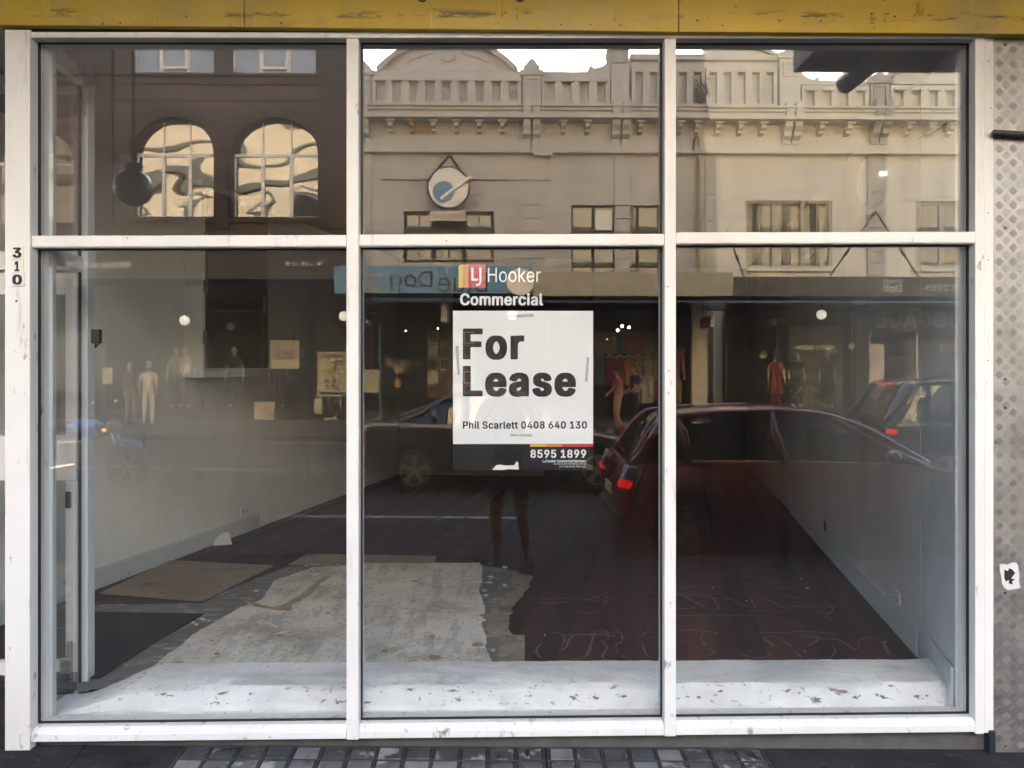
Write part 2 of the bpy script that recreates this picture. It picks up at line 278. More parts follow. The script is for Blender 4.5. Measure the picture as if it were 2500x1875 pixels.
# ---------------------------------------------------------------- lettering (flat print)
# outlines of the letters used, in thousandths of the type size: advance, contours
G = {
'!':(196,"87,-3 107,-4 122,2 137,16 142,29 142,52 138,63 129,74 111,85 96,86 74,80 61,67 54,53 53,36 58,18 74,2|68,161 126,160 127,162 132,501 131,509 64,509 63,507"),
'%':(676,"495,-9 463,-3 433,14 423,26 410,47 404,67 400,92 400,123 410,168 420,186 433,200 464,218 484,224 506,225 539,218 557,210 581,187 592,167 600,141 601,91 595,56 581,29 569,14 539,-3 518,-9|133,1 189,0 193,3 539,508 481,507|497,35 487,37 473,43 464,53 454,81 453,119 455,141 465,163 473,172 484,177 504,180 516,178 529,172 537,163 543,151 549,132 549,83 543,64 537,52 529,44 516,37|172,283 196,284 214,289 230,297 253,318 270,349 276,388 273,434 266,459 254,480 240,496 214,511 176,517 137,511 111,495 96,479 85,461 80,449 75,422 76,367 84,339 94,322 118,299 137,289 156,284|167,328 146,336 132,359 128,373 128,427 138,453 148,464 159,470 179,472 203,465 216,448 222,427 222,373 212,347 204,336 191,329"),
'&':(448,"195,-7 164,-5 134,2 111,12 77,35 54,62 43,84 36,107 34,136 40,174 57,203 93,242 134,276 95,328 80,363 75,394 76,417 82,439 89,454 101,472 112,484 138,501 177,512 223,512 246,507 267,498 297,474 317,442 322,423 324,394 317,367 301,335 274,308 220,264 328,135 336,151 345,181 349,223 407,223 404,169 397,144 382,111 367,87 436,1 364,0 328,42 302,22 273,8 246,-1|186,47 153,53 130,66 109,87 98,117 98,146 110,174 137,204 171,230 291,87 269,69 248,58 212,48|182,312 231,346 255,374 260,387 262,406 255,434 232,455 216,460 188,460 167,452 150,439 138,411 138,387 144,366 160,338"),
',':(188,"39,-118 68,71 136,71 85,-117 82,-119"),
'.':(188,"85,-3 103,-4 121,3 136,19 141,38 140,54 130,71 118,81 96,87 82,85 67,76 55,64 50,47 51,28 55,18 71,3"),
'0':(453,"226,-7 261,-4 294,7 324,24 351,52 371,83 385,114 395,149 404,207 405,242 404,301 397,346 383,397 368,431 347,462 322,484 297,501 262,512 227,516 191,512 157,501 129,484 104,458 85,432 69,396 57,352 50,308 48,254 50,199 57,157 70,109 87,74 104,49 122,31 154,9 193,-3|221,50 201,53 174,66 149,89 135,113 123,144 115,176 109,259 115,334 124,368 147,416 164,436 183,450 203,457 229,460 249,457 272,448 295,429 317,398 331,362 339,329 342,294 344,238 339,179 331,147 321,118 306,92 288,73 268,59 247,51"),
'1':(453,"77,1 391,1 391,55 278,55 276,57 276,508 197,508 87,427 86,362 88,360 204,445 212,447 212,57 209,55 77,55"),
'2':(453,"64,1 388,1 389,56 387,57 153,58 313,230 357,289 372,321 377,337 381,373 379,399 372,423 362,443 347,463 329,482 303,498 276,508 227,516 168,507 141,495 115,477 101,462 83,436 68,389 66,364 68,363 127,363 132,397 149,428 172,447 191,455 222,460 259,455 283,443 297,432 315,406 320,381 320,363 311,327 282,281 64,47"),
'3':(453,"216,-7 253,-5 311,13 331,26 354,45 370,66 383,91 392,136 391,172 383,197 371,222 356,242 333,262 298,280 271,287 222,289 370,458 372,463 372,507 371,509 73,509 70,507 70,454 72,453 284,452 287,451 286,446 158,299 158,249 159,248 229,246 254,241 278,232 306,211 320,188 329,159 327,122 323,109 312,89 291,69 259,55 229,50 197,51 164,59 138,75 119,98 108,132 44,132 48,104 57,79 69,58 88,38 107,23 149,4 187,-5"),
'4':(453,"283,1 282,105 43,105 40,107 40,157 43,163 248,509 308,509 310,507 109,164 112,163 282,163 283,317 342,317 343,163 412,162 412,107 411,105 343,105 342,1"),
'5':(453,"219,-7 254,-4 291,7 314,18 351,51 370,77 381,102 389,136 391,161 390,188 380,229 370,252 360,267 330,299 294,321 273,328 251,332 216,334 177,325 134,302 150,448 153,452 364,453 366,457 366,507 364,509 99,509 95,506 68,253 127,246 152,262 193,275 218,277 254,271 277,261 302,239 315,219 326,184 326,141 322,122 313,103 302,87 279,66 261,57 243,52 201,51 184,55 162,67 148,78 135,93 127,111 122,130 60,129 63,106 70,83 83,60 106,35 137,13 163,2 191,-5"),
'6':(453,"225,-7 252,-5 287,4 312,15 332,29 353,51 367,72 380,99 387,128 387,186 378,219 362,252 335,282 314,296 263,312 216,312 193,306 178,298 312,494 319,509 251,507 110,299 82,243 65,188 65,138 73,102 85,72 101,50 121,29 154,9 193,-3|226,48 261,54 281,64 299,79 315,102 322,119 327,158 322,196 315,212 294,241 279,251 257,261 236,265 216,265 196,261 174,252 147,227 135,208 127,182 125,147 130,121 138,102 161,73 189,55"),
'8':(453,"224,-7 261,-5 287,0 316,10 344,27 366,47 388,79 398,111 401,134 395,177 385,199 366,227 337,251 300,266 322,275 343,289 357,306 372,331 378,352 382,379 373,428 351,464 327,486 306,498 281,508 228,516 194,514 171,508 144,497 125,486 105,468 90,451 79,429 73,403 70,378 73,354 80,329 93,308 109,289 128,277 152,266 117,252 100,241 85,226 64,193 53,153 54,109 62,86 74,62 94,39 114,23 151,5 192,-5|219,49 249,50 268,54 283,59 302,70 323,92 331,106 336,128 335,158 331,171 317,196 284,222 249,234 203,234 169,223 138,200 122,172 116,154 115,136 118,117 122,104 136,82 169,59 204,50|216,290 183,298 167,307 153,319 145,329 135,353 133,376 134,392 138,407 145,421 154,433 164,442 191,455 206,458 246,459 264,453 288,442 302,429 316,401 319,388 319,363 315,346 307,331 287,308 261,294"),
'9':(453,"131,1 274,209 233,195 192,196 172,200 137,214 118,228 97,249 77,283 66,319 64,348 65,374 73,411 85,437 116,476 157,501 192,512 224,516 253,514 286,506 311,493 332,479 352,459 371,428 381,404 387,377 389,338 382,297 367,257 341,208 202,3 198,0|226,243 263,249 286,262 304,278 322,312 327,351 322,389 306,421 293,435 279,446 257,456 236,460 216,460 192,455 174,446 147,421 130,388 125,347 134,304 148,281 174,257 206,245"),
'A':(480,"17,1 200,507 203,509 276,508 462,1 394,1 343,142 139,143 134,141 86,1|156,199 193,309 238,454 275,336 323,199"),
'B':(456,"60,1 60,508 273,507 304,501 329,491 361,467 382,439 396,398 397,354 388,323 369,296 343,278 316,267 315,264 317,262 346,255 376,236 392,218 411,184 416,161 417,124 411,91 400,67 386,48 367,30 341,17 309,6 257,0|126,58 126,231 251,231 286,226 306,218 320,209 343,182 354,154 353,117 345,97 337,88 327,78 311,68 282,60 257,58|126,285 126,452 239,452 272,448 293,442 311,431 326,412 334,391 336,373 335,353 321,323 298,302 274,290 242,285"),
'C':(510,"266,-7 293,-6 334,3 363,13 402,38 422,56 447,89 460,113 472,157 471,160 408,160 396,126 369,89 346,73 328,64 296,55 268,53 243,55 214,62 183,77 164,91 145,112 127,142 113,177 105,221 103,254 110,318 124,362 139,388 162,415 184,432 208,445 241,454 272,456 313,450 346,436 381,406 403,367 408,348 472,348 460,396 447,419 427,447 401,472 379,487 346,502 317,511 269,516 226,512 186,501 169,493 149,483 131,469 98,436 72,396 53,352 44,306 40,259 44,203 53,157 70,114 93,78 121,48 144,29 187,7 228,-4"),
'D':(502,"60,1 60,508 232,509 263,506 312,496 354,477 381,458 401,438 412,426 430,397 448,353 459,303 462,254 459,208 450,162 433,119 416,91 381,52 352,32 308,13 267,3 227,0|126,58 125,452 221,452 252,450 287,442 319,428 344,410 365,387 380,359 391,326 397,293 397,217 390,179 377,146 364,124 344,99 317,80 288,68 254,60 228,58"),
'E':(419,"60,1 60,508 372,508 372,454 371,453 125,452 126,287 353,286 355,284 355,233 353,229 126,228 125,61 128,58 373,57 375,56 375,1"),
'F':(410,"60,1 60,508 368,508 369,454 367,453 125,452 125,278 344,277 346,276 346,223 343,221 126,221 125,2 123,0"),
'G':(520,"268,-7 311,-3 363,13 379,20 406,38 431,61 452,93 465,121 475,158 477,187 477,253 474,256 283,256 283,199 412,199 415,197 414,177 407,147 395,121 382,101 367,86 346,72 327,63 297,55 269,53 237,56 211,63 183,77 161,95 141,118 124,147 110,191 103,254 106,298 114,336 124,362 138,387 160,414 183,432 208,445 239,454 269,456 303,452 344,436 362,422 387,393 408,349 472,349 474,351 461,393 448,417 431,442 401,471 383,483 342,503 311,511 264,516 224,512 209,508 178,498 148,483 118,460 91,429 69,393 53,352 43,303 40,247 43,204 53,157 69,116 93,77 118,49 141,31 186,7 228,-4"),
'H':(517,"60,1 60,508 123,509 125,507 126,289 388,289 392,291 393,507 394,509 457,508 457,1 394,0 393,2 392,232 129,233 125,231 125,2 123,0"),
'I':(300,"32,1 32,57 116,58 117,59 118,448 116,452 32,453 32,508 268,508 268,453 184,452 183,451 182,62 184,58 268,57 268,1"),
'J':(396,"184,-7 231,-1 262,10 291,30 317,62 332,101 336,144 336,506 334,509 274,509 273,507 272,146 268,114 262,96 248,74 226,59 198,51 182,50 162,53 141,60 122,74 108,93 100,117 97,172 34,172 33,171 33,146 38,101 53,62 74,34 103,13 114,8 143,-2"),
'K':(467,"60,1 60,508 123,509 125,507 124,242 196,328 364,508 446,508 243,288 448,1 372,1 198,244 125,167 125,1"),
'L':(393,"60,1 60,507 62,509 123,509 125,506 125,58 359,57 361,56 361,2 358,0"),
'M':(628,"60,1 60,508 152,508 277,187 314,75 354,193 475,507 478,509 567,508 567,1 506,0 504,2 506,432 455,287 343,3 339,0 288,0 285,2 169,293 121,430 122,2 121,0"),
'N':(523,"60,1 60,508 134,509 138,506 350,173 402,80 399,139 399,507 401,509 462,508 462,1 387,1 199,294 121,428 125,311 125,2 123,0"),
'O':(533,"266,-7 306,-4 347,7 384,25 422,57 442,79 466,119 482,166 490,202 493,239 490,306 480,353 463,394 439,432 416,459 383,485 348,501 309,512 267,516 226,512 186,501 169,493 149,483 131,469 98,436 72,396 53,352 44,306 40,259 44,203 53,157 70,114 93,78 121,48 144,29 187,7 228,-4|266,53 237,55 211,63 183,77 164,91 149,108 125,143 113,177 106,211 103,254 106,298 113,332 127,367 148,400 161,416 184,433 229,451 268,456 294,453 332,442 370,417 392,392 408,364 420,333 429,291 430,244 429,217 420,174 408,144 389,112 372,94 349,76 323,63 297,55"),
'P':(445,"60,1 60,508 244,509 303,500 332,487 355,472 376,451 391,428 403,392 409,359 407,319 400,289 390,264 376,244 356,223 333,208 302,194 271,188 249,186 126,186 125,1|126,243 126,452 257,451 298,438 322,418 333,401 340,383 344,363 344,332 333,294 323,278 311,265 282,249 257,244"),
'Q':(533,"400,-47 466,-47 403,39 442,79 462,112 480,156 490,202 493,239 490,306 480,353 467,386 443,427 416,459 383,485 348,501 308,512 267,516 227,512 186,501 149,483 123,462 98,436 72,396 53,352 44,306 40,258 44,203 53,157 70,114 92,79 121,48 149,25 187,7 228,-4 267,-7 313,-2 357,11|266,53 237,55 211,63 183,77 164,91 149,108 125,143 113,177 106,211 103,254 106,298 113,332 127,367 148,400 161,416 184,433 229,451 268,456 294,453 332,442 370,417 392,392 408,364 420,333 429,291 430,244 429,217 423,191 408,144 389,113 367,90 313,158 247,158 318,63 316,60 298,55"),
'R':(449,"60,1 60,508 244,509 301,501 332,490 368,462 388,436 401,408 406,387 409,341 401,296 390,271 377,252 356,232 315,208 427,1 353,1 252,188 247,197 242,199 125,197 125,1|126,255 126,452 258,451 296,441 324,420 340,391 345,362 345,342 336,304 320,282 294,265 261,256"),
'S':(447,"209,-8 259,-7 291,-1 322,10 349,25 371,44 387,66 398,86 407,126 407,159 397,193 385,212 357,239 311,265 203,295 172,307 141,324 122,346 116,362 115,379 120,403 129,419 142,432 156,442 183,453 206,457 232,459 254,456 278,450 302,437 320,421 328,408 338,378 401,378 398,402 391,424 378,447 359,469 316,498 292,507 262,514 231,516 193,514 152,503 112,483 88,463 74,447 63,427 54,401 53,366 57,339 72,306 89,286 112,269 146,253 183,239 263,217 291,207 320,191 335,176 343,157 346,139 345,127 337,104 317,79 287,60 247,50 202,50 166,59 136,76 123,88 114,102 103,137 38,137 42,111 50,84 65,58 81,39 102,23 131,8 156,-1 189,-7"),
'T':(449,"193,1 192,451 189,452 33,453 33,508 417,508 417,453 258,452 257,2 256,0"),
'U':(517,"237,-7 297,-6 331,2 366,17 391,33 414,54 433,81 443,102 454,138 457,173 457,508 394,509 393,507 392,167 385,132 375,109 350,81 328,67 309,59 281,52 233,53 187,68 153,96 139,117 127,152 124,176 124,507 122,509 60,508 60,168 63,142 72,107 85,79 102,56 128,32 153,15 187,2 221,-6"),
'V':(480,"204,1 278,1 462,508 397,509 394,507 284,191 242,55 198,189 86,504 82,509 17,508"),
'W':(686,"155,1 228,0 231,3 316,314 343,431 362,346 454,3 457,0 530,1 670,508 603,508 508,137 493,67 458,211 381,506 378,509 306,508 215,163 193,65 172,162 82,508 17,508"),
'Y':(472,"203,1 267,1 268,208 453,509 380,508 262,313 237,264 205,324 92,507 17,508 202,209"),
'a':(389,"150,-8 179,-7 213,0 247,20 274,52 277,51 278,0 336,0 337,2 337,251 331,298 317,328 297,352 269,370 237,380 213,384 178,384 151,380 114,368 91,356 64,331 50,312 42,292 99,274 115,298 137,316 163,327 201,331 227,327 242,321 260,307 271,288 276,256 272,242 266,235 247,229 132,212 101,203 63,183 46,165 39,153 31,124 31,87 38,63 50,42 74,16 93,5 117,-3|162,45 142,48 119,57 100,74 93,94 93,117 102,137 112,147 139,161 253,180 276,189 275,127 270,107 254,80 242,68 212,52 189,46"),
'c':(396,"195,-7 173,-5 144,3 118,15 94,34 73,57 54,89 43,121 36,153 34,184 36,222 44,261 55,289 71,316 94,342 121,362 146,375 176,382 229,384 259,377 279,370 303,357 319,346 333,331 346,313 357,291 361,277 303,263 295,282 274,307 249,322 228,329 186,328 163,321 148,312 129,294 118,278 108,258 102,234 98,211 96,178 101,142 108,117 124,88 145,66 166,54 202,46 217,46 251,54 272,67 292,89 304,117 362,101 352,74 341,55 327,39 296,14 252,-3 226,-7"),
'd':(424,"179,-7 216,-7 238,-2 257,7 272,17 290,34 308,59 312,57 313,0 372,1 372,508 313,509 311,507 311,319 305,321 293,339 277,356 252,373 213,384 167,382 128,370 112,361 89,342 70,321 52,284 43,261 36,229 34,184 36,148 42,122 55,83 70,57 86,38 111,16 141,2 164,-6|193,48 226,49 247,55 262,64 281,81 292,99 306,137 312,189 310,218 301,261 279,297 264,312 246,322 226,328 211,330 186,329 162,322 130,298 108,261 101,237 96,198 98,164 102,141 118,97 146,65 164,54"),
'e':(404,"199,-7 236,-7 259,-3 283,4 304,15 329,34 344,50 357,71 365,91 307,105 294,82 280,68 257,54 223,46 192,48 169,53 152,60 136,72 115,97 102,128 97,168 368,169 371,171 370,229 366,252 350,299 335,323 311,349 289,363 252,378 222,384 173,382 143,373 114,358 91,340 73,319 54,288 44,258 35,216 34,184 36,153 43,121 54,89 73,56 92,35 118,15 146,3 177,-5|97,222 98,234 108,267 128,297 143,311 166,323 202,330 224,329 248,322 262,314 276,302 298,268 309,223 306,221"),
'g':(425,"202,-151 229,-150 262,-145 288,-137 313,-125 334,-109 342,-99 363,-66 370,-41 372,-9 372,376 371,379 313,378 312,321 311,319 307,320 288,346 275,359 254,372 234,380 213,384 184,384 167,382 139,375 112,361 86,338 72,321 58,298 43,263 36,232 34,194 36,152 42,126 55,89 71,65 91,42 118,24 142,13 169,6 219,6 241,12 266,23 287,42 305,67 311,67 311,-8 308,-32 300,-54 293,-64 281,-76 263,-86 226,-96 207,-97 171,-93 141,-82 122,-66 101,-42 52,-69 59,-84 78,-106 96,-122 112,-131 156,-146|202,59 244,65 264,75 281,90 296,113 307,142 312,192 307,242 291,284 277,301 256,317 231,327 211,330 186,329 163,322 145,312 130,298 118,282 109,262 102,239 96,202 98,168 102,146 118,104 136,84 159,68 182,61"),
'h':(410,"53,1 53,507 54,509 112,509 114,506 114,317 132,344 152,362 192,380 218,384 254,382 296,368 315,354 328,340 342,318 351,293 357,241 357,2 353,0 298,0 296,2 296,237 294,259 287,283 274,303 256,318 234,326 197,329 174,323 149,309 130,289 119,267 114,233 113,1"),
'i':(167,"53,1 53,377 54,379 112,379 114,376 114,2 112,0|83,443 63,448 49,461 43,472 41,486 47,503 54,512 73,522 87,524 104,518 120,506 125,494 126,481 125,471 114,455 96,444"),
'j':(167,"-10,-142 27,-141 47,-137 68,-127 81,-119 92,-106 102,-89 108,-71 114,-37 114,376 112,379 54,379 53,377 52,-37 47,-61 35,-77 19,-85 -10,-88|81,443 62,448 52,456 42,474 41,491 53,512 72,522 87,524 104,518 116,509 125,494 126,481 125,472 114,454 96,444"),
'k':(381,"53,1 53,507 54,509 112,509 114,506 114,213 123,214 284,378 358,378 202,216 370,1 294,1 153,177 114,141 113,1"),
'l':(189,"137,-2 162,-1 181,4 170,53 137,53 127,57 119,64 114,83 114,507 112,509 54,509 53,506 52,87 55,59 63,36 76,18 89,9 111,0"),
'm':(610,"53,1 53,378 112,378 113,313 132,346 144,358 169,375 187,382 214,386 248,382 276,369 288,360 302,343 317,312 329,334 353,358 383,376 416,385 443,386 479,380 511,363 528,347 541,328 550,308 556,272 557,0 497,1 496,254 493,277 485,298 471,314 456,323 427,330 392,327 368,316 354,303 345,291 337,266 334,0 274,1 272,279 262,301 239,322 218,328 201,330 171,326 147,313 130,296 119,274 114,243 113,1"),
'n':(410,"53,1 53,378 112,378 113,314 132,344 151,362 177,375 201,382 254,382 278,376 303,363 327,341 340,323 350,299 355,273 357,239 357,1 298,0 296,2 296,237 294,259 287,283 274,303 256,318 234,326 198,329 174,323 149,309 130,289 119,267 114,233 113,1"),
'o':(415,"195,-7 173,-5 144,3 118,15 94,34 73,57 54,89 43,121 36,153 34,184 36,222 44,261 58,294 76,323 93,341 113,357 146,375 174,382 239,382 269,375 299,360 323,341 345,316 367,271 378,228 381,191 379,148 371,116 360,87 342,57 322,34 298,15 271,3 242,-5|201,47 166,54 146,65 118,97 108,117 102,141 96,196 101,233 108,258 129,294 144,309 163,321 187,329 213,330 234,327 267,312 286,294 297,279 307,258 315,232 319,207 319,168 315,142 307,117 297,96 287,83 270,66 249,54 231,49"),
'r':(259,"53,1 53,378 112,378 113,323 114,322 124,340 141,357 152,367 172,377 208,385 242,383 242,323 206,326 173,321 145,306 125,283 118,266 114,242 114,2 112,0"),
's':(365,"156,-7 209,-7 236,-2 266,9 296,29 312,46 323,66 330,91 331,108 329,128 321,151 307,169 287,187 258,201 172,223 138,234 121,246 110,263 110,287 118,304 133,318 147,326 167,331 209,331 233,322 244,315 254,304 269,278 323,291 318,307 310,323 299,339 286,352 251,373 217,382 157,382 117,371 94,360 64,331 54,312 49,294 48,267 50,248 58,227 78,203 91,193 117,180 152,169 209,156 242,145 257,132 265,119 267,99 258,74 229,54 203,46 163,46 142,52 126,59 110,73 100,88 93,106 37,94 40,76 49,56 79,22 112,3"),
't':(227,"159,-3 137,-1 112,8 92,21 77,42 68,64 65,89 65,326 6,329 7,378 65,379 65,469 67,471 126,471 127,379 202,379 204,377 203,328 128,327 126,326 126,88 129,73 136,61 154,52 178,50 202,53 212,6 212,2 198,-2"),
'u':(410,"175,-4 207,-3 232,4 252,14 277,36 297,65 298,1 357,1 357,378 297,378 296,147 291,116 276,86 262,71 234,55 207,50 176,53 153,62 138,74 123,97 117,116 114,141 114,377 112,379 53,378 53,137 54,109 60,81 79,43 100,21 136,2"),
'w':(567,"138,1 24,378 87,378 147,164 171,69 193,167 252,378 314,379 317,376 362,214 397,69 423,174 479,376 482,379 544,378 429,1 368,1 318,176 284,306 200,2 197,0"),
}
